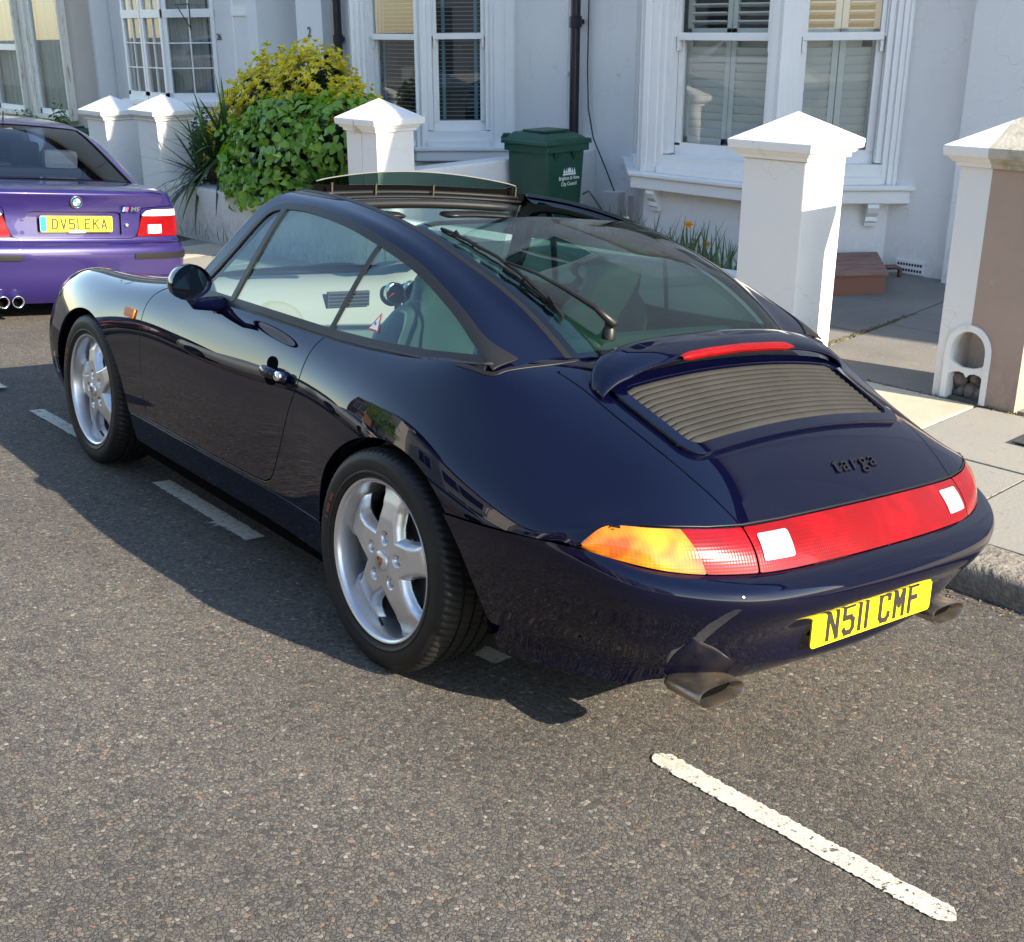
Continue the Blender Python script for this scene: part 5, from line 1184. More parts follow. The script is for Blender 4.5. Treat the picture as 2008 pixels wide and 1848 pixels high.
# mirror (the base stands on the door)
def mirror(sg):
    vs = []; nu_, nv_ = 22, 24
    c = Vector((sg*.905, 1.055, .945))
    for i in range(nu_+1):
        t = i/nu_; yy = .0 + .105*t; r = (1 - t**2.6)**.55 if t < 1 else 0.0001
        for k in range(nv_):
            a = 2*math.pi*k/nv_; ca, sa = math.cos(a), math.sin(a)
            vs.append(c + Vector((sg*(ca*.080*r*(1 - .12*sa)) , yy - .02*ca + .0, sa*.058*r*(1 + .10*ca))))
    b = MB(); b.add(vs, [(i*nv_+k, (i+1)*nv_+k, (i+1)*nv_+(k+1) % nv_, i*nv_+(k+1) % nv_) for i in range(nu_) for k in range(nv_)])
    hs = b.build('door_mirror', M_navy, car, smooth=True)
    inner = [c + Vector((sg*(math.cos(2*math.pi*k/nv_)*.075*(1 - .12*math.sin(2*math.pi*k/nv_))), .004 - .02*math.cos(2*math.pi*k/nv_), math.sin(2*math.pi*k/nv_)*.053*(1 + .1*math.cos(2*math.pi*k/nv_)))) for k in range(nv_)]
    outer = vs[:nv_]
    b = MB(); b.add(outer + inner + [p + Vector((0, .010, 0)) for p in inner], [(k, (k+1) % nv_, nv_+(k+1) % nv_, nv_+k) for k in range(nv_)] + [(nv_+k, nv_+(k+1) % nv_, 2*nv_+(k+1) % nv_, 2*nv_+k) for k in range(nv_)]); b.build('mirror_rim', M_navy, hs, smooth=True)
    b = MB(); b.add([p + Vector((0, .008, 0)) for p in inner], [tuple(range(nv_))]); b.build('mirror_glass', mat('mirror_silver', (.24, .27, .30), .02, metal=1) if 'mirror_silver' not in bpy.data.materials else bpy.data.materials['mirror_silver'], hs)
    b = MB(); b.tube([c + Vector((-sg*.02, .06, -.05)), c + Vector((-sg*.05, .08, -.085)), Vector((sg*.775, 1.155, .855)), Vector((sg*.75, 1.17, .845))], [.022, .020, .026, .034], 12); b.build('mirror_foot', M_navy, hs, smooth=True, fixn=False)
mirror(-1); mirror(1)
# ---------------- rear spoiler with high brake light
path = smooth_poly([(-.505, -.462, .862), (-.487, -.452, .886), (-.45, -.442, .912), (-.38, -.437, .936), (-.28, -.437, .953), (-.14, -.440, .963), (0, -.442, .967)], 5)
path = path + [(-p[0], p[1], p[2]) for p in path[-2::-1]]
vs = []; prof_n = 18
for i, p in enumerate(path):
    t = i/(len(path)-1); e = min(1, 5*min(t, 1-t)); e = .35 + .65*e
    for k in range(prof_n):
        a = 2*math.pi*k/prof_n; ca, sa = math.cos(a), math.sin(a)
        yy = ca*.058*e; zz = sa*(.013 + .003*(ca < 0))*(.6+.4*e); 
        vs.append((p[0], p[1] + yy + .010, p[2] + zz + yy*.30))
n = len(path); b = MB(); b.add(vs, [(i*prof_n+k, (i+1)*prof_n+k, (i+1)*prof_n+(k+1) % prof_n, i*prof_n+(k+1) % prof_n) for i in range(n-1) for k in range(prof_n)] + [tuple(range(prof_n))[::-1], tuple(range((n-1)*prof_n, n*prof_n))])
sp_ = b.build('rear_spoiler', M_navy, car, smooth=True)
b = MB(); vs = []; nb_ = 30
for i in range(nb_+1):
    xx = -.245 + .462*i/nb_; zc = np.interp(abs(xx), [0, .14, .28], [.967, .963, .953]); e = min(1, 14*min(i/nb_, 1-i/nb_) + .3)
    for (dy, dz) in ((-.040, .0105*e), (-.0515, .006*e), (-.0545, -.001), (-.0515, -.0095*e - .002), (-.040, -.014*e - .002)): vs.append((xx, -.441 + dy*1.0 - .004, zc - .008 + dz))
b.add(vs, [(i*5+k, (i+1)*5+k, (i+1)*5+k+1, i*5+k+1) for i in range(nb_) for k in range(4)]); b.build('high_brake_light', M_red, sp_, smooth=True)
b = MB()
for sg in (-1, 1):
    pts = [(sg*.40, -.405, .905), (sg*.30, -.405, .905)]
clip_panel('spoiler_gap_shadow', BP, BN, np.minimum.reduce([.36 - ax, y + .425, -.385 - y]), M_rub, sp_, rim=.0, off=.002, flip=BF)
# ---------------- wiper
gpt = lambda xx, yy, o: (lambda ij: Vector(GP[ij]) + Vector(GN[ij])*o)(np.unravel_index(np.argmin((gx-xx)**2 + (gy-yy)**2), gx.shape))
wp = empty('rear_wiper', (0, 0, 0)) ; COL.objects.unlink(wp); bpy.data.objects.remove(wp)
b = MB(); c = gpt(-.285, -.255, .0); b.lathe([(.020, -.01), (.019, .016), (.015, .022), (.014, .038), (.0001, .042)], 20, 'z', 0, Matrix.Translation(c)); wv = b.build('rear_wiper', M_rub, car, smooth=True); wv.data.set_sharp_from_angle(angle=R(40))
arm = [gpt(-.285, -.255, .038), gpt(-.312, -.195, .042), gpt(-.345, -.115, .040), gpt(-.385, -.03, .034), gpt(-.425, .04, .030)]
b = MB(); b.tube(arm, [.013, .009, .007, .0045, .004], 8); b.build('wiper_arm', M_rub, wv, smooth=True, fixn=False)
blade = [gpt(-.455 + .055*t, .315 - .50*t, .012 + .012*math.sin(math.pi*t)) for t in np.linspace(0, 1, 14)]
b = MB(); b.tube(blade, .0055, 6); b.tube([p + Vector((.004, 0, .0)) for p in [gpt(-.455 + .055*t, .315 - .50*t, .005) for t in np.linspace(0, 1, 20)]], .0035, 6); b.build('wiper_blade', M_rub, wv, fixn=False)
for t in (.12, .3, .7, .88):
    p = gpt(-.455 + .055*t, .315 - .50*t, .018); b = MB(); b.tube([p + Vector((0, .02, -.006)), p + Vector((0, 0, .010)), p + Vector((0, -.02, -.006))], .004, 6); b.build('wiper_claw', M_rub, wv, fixn=False)
# warning triangle on the quarter glass
tc = Vector(gpt(-.72, .32, .002)); Q = lambda yy, zz, o: (lambda ij: Vector(GP[ij]) + Vector(GN[ij])*o)(np.unravel_index(np.argmin((gy-yy)**2 + (gz-zz)**2 + np.where(gx > -.5, 9, 0)), gx.shape))
tri = [Q(.300, .912, .0), Q(.245, .912, .0), Q(.268, .965, .0)]
b = MB(); b.add(tri, [(0, 1, 2)]); st_ = b.build('warning_sticker', mat('sticker_red', (.55, .04, .04), .5), car, fixn=False)
cen = (tri[0]+tri[1]+tri[2])/3; b = MB(); b.add([cen + (p-cen)*.72 + Vector((-.0008, 0, 0)) for p in tri], [(0, 1, 2)]); b.build('sticker_face', mat('sticker_white', (.6, .7, .72), .5), st_, fixn=False)
b = MB(); b.add([cen + Vector((-.0016, .003, .012)), cen + Vector((-.0016, -.004, .002)), cen + Vector((-.0016, .001, .0)), cen + Vector((-.0016, -.003, -.012)), cen + Vector((-.0016, .005, .001))], [(0, 1, 2, 3, 4)]); b.build('sticker_bolt', M_char, st_, fixn=False)
# ---------------- wheels
def make_wheel(sg, name, yc, rimx, tw, phase, hubdx, tag_=0):
    """origin at the hub; local x points outwards from the car"""
    w_ = MB(); Rr, Rt = .232, .318
    hw = tw/2
    # barrel and lip (x measured outwards from the rim edge plane = 0)
    prof = [(Rr-.004, -tw+.02), (Rr-.012, -tw*.6), (Rr-.020, -.075), (Rr-.016, -.045), (Rr-.012, -.018), (Rr-.009, -.006), (Rr-.004, -.001), (Rr+.001, .0), (Rr+.004, -.004), (Rr+.004, -.014), (Rr-.003, -.02)]
    w_.lathe(prof, 72, 'x')
    rim = w_.build('wheel_rim', M_alu, None, smooth=True, fixn=True); rim.data.set_sharp_from_angle(angle=R(60))
    # face with five spokes (polar grid cut by a field)
    nr, na = 46, 420; rr2 = np.linspace(.0, Rr-.014, nr)[:, None]*np.ones((1, na)); th = np.linspace(0, 2*np.pi, na)[None, :]*np.ones((nr, 1))
    ph = np.radians(phase); dth = (th - ph + np.pi/5) % (2*np.pi/5) - np.pi/5; d_ = rr2*np.sin(np.abs(dth)); 
    hw_ = np.interp(rr2, [0, .06, .085, .12, .155, .185, .205, .219], [.08, .074, .064, .052, .049, .056, .070, .092])
    F = hw_ - d_; F = np.where(rr2 < .052, .03, F)
    # soft union of hub disc and spokes
    F = np.maximum(F, .083 - rr2 + .0)
    dome = np.clip(F/.023, 0, 1); hgt = -.016 - .030*(1-dome)**2.2 - .004*(rr2/.2) + .004*np.exp(-(rr2/.05)**2) + np.interp(rr2, [0, .12, .17, .205, .219], [0, -.001, -.010, -.024, -.034])
    X = hgt; Pn = np.stack([X, rr2*np.cos(th), rr2*np.sin(th)], -1)
    # lug recesses
    for k in range(5):
        a = ph + k*2*np.pi/5; dd = np.hypot(Pn[..., 1] - .066*np.cos(a), Pn[..., 2] - .066*np.sin(a)); Pn[..., 0] -= .020/(1+np.exp((dd-.0135)/.0012))
    dr = np.gradient(Pn, axis=0); dt = np.gradient(Pn, axis=1); dt[:, 0] = dt[:, 1]; dt[:, -1] = dt[:, -2]; nn_ = np.cross(dr, dt); nn_[0] = (1, 0, 0)
    nn_ /= np.linalg.norm(nn_, axis=2, keepdims=True) + 1e-12; nn_[0] = (1, 0, 0)
    if nn_[20, 5, 0] < 0: nn_[1:] = -nn_[1:]
    face = clip_panel('spokes', Pn, nn_, np.where(rr2 > 0, F, .03), M_alu, rim, rim=.030, flip=need_flip(Pn, nn_))
    b = MB()
    tprof = [(Rr-.004, -tw+.0), (Rr+.012, -tw+.006), (Rt-.03, -tw-.008), (Rt-.012, -tw+.004), (Rt-.002, -tw+.022)]
    ng = 4; xs_ = np.linspace(-tw+.03, -.024, ng*2+2)
    gx0 = [-tw + tw*f for f in (.25, .42, .58, .75)]
    xx = -tw+.03
    for g_ in gx0: tprof += [(Rt, g_-.005), (Rt-.007, g_-.004), (Rt-.007, g_+.004), (Rt, g_+.005)]
    i0 = len(tprof)
    tprof += [(Rt-.0005, -.034), (Rt-.0022, -.018), (Rt-.0055, -.007), (Rt-.0115, -.001), (Rt-.016, .0005), (Rt-.021, .0035), (Rt-.024, .0065), (Rt-.035, .0085), (Rt-.050, .009), (Rr+.024, .007), (Rr+.022, .0085), (Rr+.018, .0085), (Rr+.014, .004), (Rr+.006, .002), (Rr+.003, -.006)]
    SEG = 252; vs = []
    for i, (r_, h_) in enumerate(tprof):
        for k in range(SEG):
            a = 2*math.pi*k/SEG; q_ = r_
            if k % 3 == 0 and (i0 <= i <= i0+3): q_ -= .0045
            if k % 3 == 0 and 5 <= i < i0 and r_ > Rt-.001: q_ -= .003
            a2 = a + h_*.9
            vs.append((h_, q_*math.cos(a2), q_*math.sin(a2)))
    b.add(vs, [(i*SEG+k, i*SEG+(k+1) % SEG, (i+1)*SEG+(k+1) % SEG, (i+1)*SEG+k) for i in range(len(tprof)-1) for k in range(SEG)]); ty_ = b.build('tyre', M_tyre, rim, smooth=True); ty_.data.set_sharp_from_angle(angle=R(38))
    # brake disc, hat, hub cap, wheel bolts, valve
    b = MB(); b.lathe([(.07, -.085), (.152, -.085), (.152, -.108), (.07, -.108)], 48, 'x'); b.lathe([(.0001, -.07), (.07, -.07), (.078, -.085)], 32, 'x'); b.build('brake_disc', M_disc, rim)
    b = MB(); b.box(-.125, -.07, -.20, -.12, -.075, .075); b.build('brake_caliper', M_blk, rim, bevel=.012)
    b = MB(); b.lathe([(.0001, -.116), (Rr-.02, -.116)], 40, 'x'); b.build('wheel_backing', M_gap, rim, fixn=False)
    b = MB(); b.lathe([(.0001, -.005), (.026, -.006), (.0285, -.0085), (.0288, -.016)], 32, 'x'); cap_ = b.build('hub_cap', M_alu, rim, smooth=True, fixn=False)
    b = MB(); sh = [(-.012, .012), (.012, .012), (.0125, .002), (.009, -.009), (0, -.016), (-.009, -.009), (-.0125, .002)]
    b.add([(-.0042, p[0], p[1]) for p in sh], [tuple(range(7))]); b.build('hub_crest', mat('crest_gold', (.42, .30, .12), .35, metal=.6) if 'crest_gold' not in bpy.data.materials else bpy.data.materials['crest_gold'], rim, fixn=False)
    mr = bpy.data.materials.get('crest_red') or mat('crest_red', (.35, .03, .02), .4)
    for q in (((-.0115, .0115), (-.001, .0115), (-.001, .002), (-.012, .002)), ((.001, -.001), (.011, -.001), (.008, -.009), (.001, -.014))):
        b = MB(); b.add([(-.0037, p[0], p[1]) for p in q], [(0, 1, 2, 3)]); b.build('crest_field', mr, rim, fixn=False)
    for k in range(5):
        a = ph + k*2*math.pi/5; b = MB(); b.lathe([(.0001, .0), (.0095, 0), (.0095, -.02)], 6, 'x', 0, Matrix.Translation((-.026, .066*math.cos(a), .066*math.sin(a)))); b.build('wheel_bolt', M_alu, rim, fixn=False)
    a = ph + R(108 if sg < 0 else 36); b = MB(); b.tube([(-.030, (Rr-.03)*math.cos(a), (Rr-.03)*math.sin(a)), (-.018, (Rr-.055)*math.cos(a), (Rr-.055)*math.sin(a))], .0045, 8); b.build('valve', M_blk, rim, fixn=False)
    # coloured lettering band on the sidewall
    b = MB()
    for k in range(9):
        a = R(150 + k*2.2); r0, r1 = .262, .274
        if k % 4 == 3: continue
        b.add([(.0098, r0*math.cos(a), r0*math.sin(a)), (.0098, r1*math.cos(a), r1*math.sin(a)), (.0098, r1*math.cos(a+.022), r1*math.sin(a+.022)), (.0098, r0*math.cos(a+.028), r0*math.sin(a+.028))], [(0, 1, 2, 3)])
    b.build('sidewall_mark', bpy.data.materials.get('tyre_red') or mat('tyre_red', (.30, .045, .03), .7), rim, fixn=False)
    rim.name = 'wheel'; rim.parent = car
    if sg < 0: rim.matrix_local = Matrix.Translation((-rimx, yc, .318)) @ Matrix(((-1, 0, 0, 0), (0, -1, 0, 0), (0, 0, 1, 0), (0, 0, 0, 1)))
    else: rim.matrix_local = Matrix.Translation((rimx, yc, .318))
    return rim
# mirrored local frames: phase measured in the wheel's own frame
make_wheel(-1, 'wheel', 0, .846, .235, 180-20, 0)
make_wheel(-1, 'wheel', 2.272, .799, .195, 180-0, 0)
make_wheel(1, 'wheel', 0, .846, .235, 30, 0)
make_wheel(1, 'wheel', 2.272, .799, .195, 10, 0)
# ---------------- interior
fl_ = MB(); fl_.box(-.68, .68, -.30, 1.75, .24, .27); fl_.box(-.70, -.68, .45, 1.7, .25, .80); fl_.box(.68, .70, .45, 1.7, .25, .80); fl_.build('cabin_floor', M_inner, car)
b = MB(); b.box(-.60, .60, -.33, -.05, .60, .80); b.box(-.69, .69, -.36, .30, .27, .60); b.box(-.60, .60, -.10, -.04, .60, .93); b.build('rear_shelf', M_leather, car, bevel=.03)
b = MB(); b.box(-.07, .07, .3, 1.55, .27, .50); b.build('centre_tunnel', M_inner, car, bevel=.03)
def seat(xc):
    b = MB(); b.box(xc-.25, xc+.25, .62, 1.12, .33, .50); s_ = b.build('seat', M_leather, car, bevel=.05, smooth=True)
    for o_ in [s_]: o_.data.set_sharp_from_angle(angle=R(50))
    rows_ = [(.60, .42, .23), (.54, .55, .25), (.49, .72, .25), (.45, .86, .225), (.425, .93, .17), (.41, .97, .115), (.40, 1.03, .11), (.395, 1.06, .09)]
    vs = []; n_ = 16
    for (yy, zz, ww) in rows_:
        for k in range(n_):
            a = 2*math.pi*k/n_; ca, sa = math.cos(a), math.sin(a); vs.append((xc + math.copysign(abs(ca)**.6, ca)*ww, yy + math.copysign(abs(sa)**.8, sa)*.062, zz))
    b = MB(); b.add(vs, [(i*n_+k, (i+1)*n_+k, (i+1)*n_+(k+1) % n_, i*n_+(k+1) % n_) for i in range(len(rows_)-1) for k in range(n_)] + [tuple(range((len(rows_)-1)*n_, len(rows_)*n_))]); b.build('backrest', M_leather, s_, smooth=True)
seat(-.36); seat(.36)
# dashboard
dp = [(1.40, .62), (1.42, .76), (1.46, .845), (1.50, .873), (1.58, .880), (1.74, .860), (1.76, .60)]
b = MB(); nx_ = 24; vs = []
for i in range(nx_+1):
    xx = -.66 + 1.32*i/nx_; cl = math.exp(-((xx-.37)/.16)**4)
    for (yy, zz) in dp: vs.append((xx, yy - .05*abs(xx/.66)**2*0 + .0, zz + (.045*cl if .84 < zz else 0)))
n_ = len(dp); b.add(vs, [(i*n_+k, (i+1)*n_+k, (i+1)*n_+k+1, i*n_+k+1) for i in range(nx_) for k in range(n_-1)]); ds_ = b.build('dashboard', M_dash, car, smooth=True, fixn=True)
b = MB(); b.box(-.17, .02, 1.412, 1.425, .775, .835); b.build('air_vent', M_inner, ds_)
for k in range(4): b = MB(); b.box(-.165, .015, 1.406, 1.412, .782+k*.0135, .787+k*.0135); b.build('vent_slat', M_satin, ds_)
for (gx_, gr) in ((.14, .045), (.23, .05), (.37, .062), (.50, .05)):
    b = MB(); b.lathe([(gr, .0), (gr, -.02), (gr-.006, -.022), (gr-.008, -.006)], 24, 'y', 0, Matrix.Translation((gx_, 1.425, .82))); b.build('gauge_rim', M_chrome, ds_, fixn=False)
    b = MB(); b.lathe([(.0001, -.004), (gr-.004, -.004)], 24, 'y', 0, Matrix.Translation((gx_, 1.425, .82))); b.build('gauge_face', M_gap, ds_, fixn=False)
    b = MB(); b.add([(gx_-.003, 1.417, .82), (gx_+.003, 1.417, .822), (gx_-gr*.7, 1.417, .82-gr*.45)], [(0, 1, 2)]); b.build('gauge_needle', bpy.data.materials.get('needle') or mat('needle', (.8, .10, .04), .5), ds_, fixn=False)
b = MB(); Mx = Matrix.Translation((.37, 1.28, .80)) @ Matrix.Rotation(R(24), 4, 'X'); b.tube([Mx @ Vector((.185*math.cos(a*.2618), 0, .185*math.sin(a*.2618))) for a in range(24)], .015, 10, closed=True); st2 = b.build('steering_wheel', M_leather, car, smooth=True, fixn=False)
b = MB(); b.lathe([(.0001, -.03), (.05, -.03), (.07, .01), (.07, .03)], 20, 'y', 0, Mx)
for a in (0, 90, 180, 225, 315): 
    e = Mx @ Vector((.18*math.cos(R(a)), 0, .18*math.sin(R(a)))); c0 = Mx @ Vector((0, 0, 0)); 
    if a != 90: b.tube([c0, e], .014, 8)
b.build('wheel_spokes', M_inner, st2, fixn=False)

# ------------------------------------------------------------------ the purple saloon parked ahead
pc_ = empty('saloon_car', (0, 0, 0), 0, 'metallic purple saloon car parked ahead of the navy one, only its rear in view', 'car')
BM = CARM @ Matrix.Translation((0.50, 5.88, -.125)); pc_.matrix_world = BM
def lvl(z, dy, wsc, n0=.50): return [(.885*wsc, .95, z), (.892*wsc, .62, z), (.885*wsc, .36, z), (.845*wsc, .155+dy*.7, z), (.74*wsc, .065+dy, z), (.50*wsc, .022+dy, z), (.25*wsc, .005+dy, z), (0, dy, z)]
LV = [lvl(.20, .06, .955), lvl(.27, .02, .975), lvl(.36, .0, .99), lvl(.45, -.005, 1.0), lvl(.53, -.01, 1.0), lvl(.585, -.0, .998), lvl(.615, .03, .985), lvl(.635, .062, .965), lvl(.70, .072, .965), lvl(.78, .080, .957), lvl(.86, .080, .94), lvl(.925, .066, .905), lvl(.962, .056, .872), lvl(.985, .085, .83)]
rn = [[(-a, b_, c_) for a, b_, c_ in r] + [(a, b_, c_) for a, b_, c_ in r[-2::-1]] for r in LV]
RS = Surf(rn, 2); RP, RN_ = densegrid(RS, 200, 260)
if RN_[100, 130, 1] > 0: RN_ = -RN_
RF = need_flip(RP, RN_); ux, uy, uz = RP[..., 0], RP[..., 1], RP[..., 2]; ua = np.abs(ux)
boot = [(-.44, .66), (-.475, .70), (-.49, .835), (-.50, .862), (-.765, .88), (-.74, 1.05), (.74, 1.05), (.765, .88), (.50, .862), (.49, .835), (.475, .70), (.44, .66), (.41, .648), (-.41, .648)]
s_boot = poly_sdf(ux, uz, boot); s_boot = np.where(uy < .30, s_boot, -1)
lampp = [(.452, .66), (.500, .815), (.53, .845), (.60, .856), (.92, .856), (.92, .66)]
s_lamp = np.where(uy < .42, np.maximum(poly_sdf(ux, uz, lampp), poly_sdf(-ux, uz, lampp)), -1)
pw = poly_sdf(ux, uz, [(-.335, .675), (.335, .675), (.335, .825), (.30, .838), (-.30, .838), (-.335, .825)])
def rp_(nm, F, mt=M_purple, par=pc_, **k): return clip_panel(nm, RP, RN_, F, mt, par, flip=RF, **k)
rp_('rear_bumper', np.minimum(.612 - uz, 1.0), rim=.02, off=.002)
rp_('rear_body', np.minimum.reduce([uz - .617, -s_boot - .0025, -s_lamp - .002]))
bl_ = rp_('boot_lid', np.minimum.reduce([s_boot - .0025, -s_lamp - .002, -pw]))
clip_panel('plate_recess', RP, RN_, pw + .008, M_purple, bl_, rim=0, off=-.022, flip=RF)
rp_('body_liner', np.minimum(uz - .4, 1), M_gap, rim=0, off=-.03)
for sg in (-1, 1):
    lp = rp_('tail_light', np.minimum.reduce([s_lamp - .001, .802 - uz, sg*ux]), M_red, rim=.01, off=.004)
    rp_('indicator_light', np.minimum.reduce([s_lamp - .001, uz - .806, sg*ux]), M_clear, rim=.01, off=.004)
    rp_('reversing_light', np.minimum.reduce([.058 - np.abs(sg*ux - .60), .033 - np.abs(uz - .712)]), M_clear, lp, rim=.004, off=.0075)
    st = rp_('bumper_strip', np.minimum.reduce([.021 - np.abs(uz - .527), sg*ux - .40, .40 - uy]), M_rub, rim=.01, off=.010)
    for xx in (.455, .555):
        b = MB(); b.lathe([(.030, .25), (.037, .20), (.040, .0), (.043, -.012), (.040, -.018), (.034, -.01), (.032, .1)], 24, 'y', 0, Matrix.Translation((sg*xx, -.01, .228))); b.build('exhaust_tip', M_chrome, pc_, smooth=True)
        b = MB(); b.lathe([(.0001, .06), (.034, .06)], 20, 'y', 0, Matrix.Translation((sg*xx, -.01, .228))); b.build('exhaust_bore', M_gap, pc_, fixn=False)
b = MB(); b.box(-.34, .34, .07, .08, .683, .70); 
yb_ = .058
pl2 = plate(bl_, (.002, .068, .752), R(-3), 'DV51 EKA', sw_=.145, size=.078)
pl2.children[0].location.x = .022
b = MB(); b.box(-.258, -.215, -.0032, -.001, -.05, .05); b.build('blue_band', mat('plate_blue', (.0, .22, .62), .4), pl2)
b = MB(); b.box(-.06, .06, -.006, -.002, -.062, -.045); b.build('dealer_label', M_clear, pl2)
# roundel, model badge, boot lock
b = MB(); Mx = Matrix.Translation((.0, .060, .905)) @ Matrix.Rotation(R(8), 4, 'X'); b.lathe([(.0001, -.006), (.040, -.004), (.041, .004)], 28, 'y', 0, Mx); rd_ = b.build('boot_roundel', M_blk, bl_, smooth=False)
b = MB(); b.lathe([(.0385, -.0068), (.041, -.008), (.043, -.003), (.042, .004)], 28, 'y', 0, Mx); b.build('roundel_ring', M_chrome, rd_, smooth=True)
mb_, mw_ = mat('roundel_blue', (.05, .30, .62), .3), mat('roundel_white', (.85, .86, .87), .3)
for k in range(4):
    pts = [(0, 0)] + [(.026*math.cos(R(90*k + 11.25*j)), .026*math.sin(R(90*k + 11.25*j))) for j in range(9)]
    b = MB(); b.add([Mx @ Vector((p, -.0075, q_)) for p, q_ in pts], [tuple(range(10))]); b.build('roundel_quarter', (mw_, mb_)[k % 2], rd_, fixn=False)
cols_ = ((.12, .42, .75), (.03, .06, .3), (.7, .04, .05))
for k in range(3):
    b = MB(); x_ = .335 + k*.013; b.add([(x_, .061, .842), (x_+.012, .061, .842), (x_+.024, .063, .872), (x_+.012, .063, .872)], [(0, 1, 2, 3)]); b.build('badge_stripe', mat('stripe%d' % k, cols_[k], .4), bl_, fixn=False)
me = text_mesh('M5', .042, .002, .0012, 1.25, .25); o = link('model_badge', me, M_chrome, bl_); o.matrix_local = Matrix(((1, 0, 0, .43), (0, .05, -1, .062), (0, 1, .05, .857), (0, 0, 0, 1)))
b = MB(); b.lathe([(.0001, -.004), (.011, -.004), (.012, .01)], 16, 'y', 0, Matrix.Translation((.372, .072, .745))); b.build('boot_lock', M_chrome, bl_)
# top surface: boot deck and wings
TS = [
 [(.885*.83, .40, .985), (.60*.99, .14, .988), (.40, .105, .99), (.2, .09, .992), (0, .085, .992)],
]
def st_(y_, rows_): return [(-w_, y_, z_) for w_, z_ in rows_] + [(w_, y_, z_) for w_, z_ in rows_[-2::-1]]
top = [st_(.115, [(.66, .968), (.60, .978), (.45, .982), (.2, .984), (0, .985)]), st_(.30, [(.80, .955), (.70, .988), (.50, 1.0), (.25, 1.005), (0, 1.006)]), st_(.60, [(.86, .93), (.76, .985), (.55, 1.005), (.25, 1.01), (0, 1.012)]), st_(.95, [(.885, .90), (.80, .972), (.56, 1.01), (.25, 1.02), (0, 1.02)]), st_(2.0, [(.89, .90), (.81, .96), (.6, .98), (.25, 1.0), (0, 1.0)]), st_(3.6, [(.88, .88), (.80, .93), (.6, .95), (.25, .96), (0, .97)]), st_(4.7, [(.78, .66), (.66, .74), (.5, .76), (.25, .77), (0, .77)])]
TSf = Surf(top); AP, AN = densegrid(TSf, 160, 100)
if AN[60, 50, 2] < 0: AN = -AN
AF = need_flip(AP, AN); clip_panel('boot_deck', AP, AN, np.ones(AP.shape[:2]), M_purple, pc_, rim=.0, flip=AF)
sd2 = [[(s_*w_, y_, z_) for y_ in (.55, .9, 1.3, 2.0, 3.0, 4.0, 4.72)] for s_, (w_, z_) in [(1, (.86, .20)), (1, (.885, .40)), (1, (.892, .60)), (1, (.887, .78)), (1, (.868, .90)), (1, (.83, .955))]]
for sg in (-1, 1):
    n1 = [[(sg*p[0]*(1 if p[1] < 4.2 else .88), p[1], p[2]) for p in r] for r in sd2]; SS = Surf(n1); XP, XN = densegrid(SS, 60, 160)
    if XN[30, 80, 0]*sg < 0: XN = -XN
    aw = np.minimum(np.hypot(XP[..., 1]-1.08, XP[..., 2]-.31) - .37, np.hypot(XP[..., 1]-3.9, XP[..., 2]-.31) - .37)
    clip_panel('side_panel', XP, XN, aw, M_purple, pc_, rim=.02, flip=need_flip(XP, XN))
gh2 = [st_(.62, [(.79, .94), (.74, .96), (.66, .985), (.40, .995), (0, 1.0)]), st_(.95, [(.815, .945), (.765, 1.02), (.685, 1.115), (.42, 1.155), (0, 1.17)]), st_(1.30, [(.825, .95), (.765, 1.09), (.66, 1.255), (.41, 1.305), (0, 1.322)]), st_(1.62, [(.83, .95), (.765, 1.12), (.635, 1.335), (.40, 1.388), (0, 1.40)]), st_(2.1, [(.83, .95), (.765, 1.14), (.625, 1.365), (.39, 1.418), (0, 1.428)]), st_(2.8, [(.83, .95), (.765, 1.13), (.615, 1.345), (.38, 1.40), (0, 1.412)]), st_(3.3, [(.82, .94), (.77, 1.06), (.66, 1.22), (.4, 1.27), (0, 1.29)]), st_(3.75, [(.80, .93), (.75, .96), (.68, .99), (.4, 1.01), (0, 1.02)])]
HS = Surf(gh2); HP, HN = densegrid(HS, 220, 130)
if HN[80, 65, 2] < 0: HN = -HN
HF = need_flip(HP, HN); hx, hy, hz = HP[..., 0], HP[..., 1], HP[..., 2]; ha = np.abs(hx)
rw2 = np.minimum.reduce([np.interp(hy, [.62, 1.5], [.665, .545]) - ha, hy - .64, 1.50 - hy, ha*0 + 1])
rw2 = smooth = rw2
sw2 = np.minimum.reduce([ha - np.interp(hy, [1.0, 1.6, 3], [.68, .655, .64]), ha*0 + (hy - 1.02 - (hz-.97)*.9), 3.45 - (hz-.95)*1.1 - hy, hz - .985])
clip_panel('roof', HP, HN, np.minimum(-rw2 - .003, -sw2 - .003), M_purple, pc_, rim=.012, flip=HF)
g_ = clip_panel('rear_window', HP, HN, rw2, glassmat('saloon_rear_glass', (.30, .34, .44), .95, 0, .10), pc_, rim=0, off=-.003, flip=HF)
clip_panel('window_border', HP, HN, np.minimum(rw2, .028 - rw2), M_gap, pc_, rim=0, off=-.001, flip=HF)
clip_panel('side_window', HP, HN, sw2, mat('dark_tinted_glass', (.012, .014, .022), .02, coat=1, spec=.9), pc_, rim=0, off=-.003, flip=HF)
b = MB(); b.tube([(0, 1.62, 1.40), (.0, 1.60, 1.47)], .006, 6); b.build('roof_aerial', M_blk, pc_, fixn=False)
for sg in (-1, 1):
    for yy in (1.08, 3.9):
        b = MB(); b.lathe([(.0001, -.02), (.20, -.02), (.225, -.005), (.25, 0), (.315, -.02), (.325, -.05), (.325, -.2), (.31, -.23), (.0001, -.23)], 32, 'x', 0, Matrix.Translation((.88, yy, .325)) if sg > 0 else Matrix.Translation((-.88, yy, .325)) @ Matrix.Rotation(math.pi, 4, 'Z')); b.build('wheel', M_tyre, pc_, smooth=True)
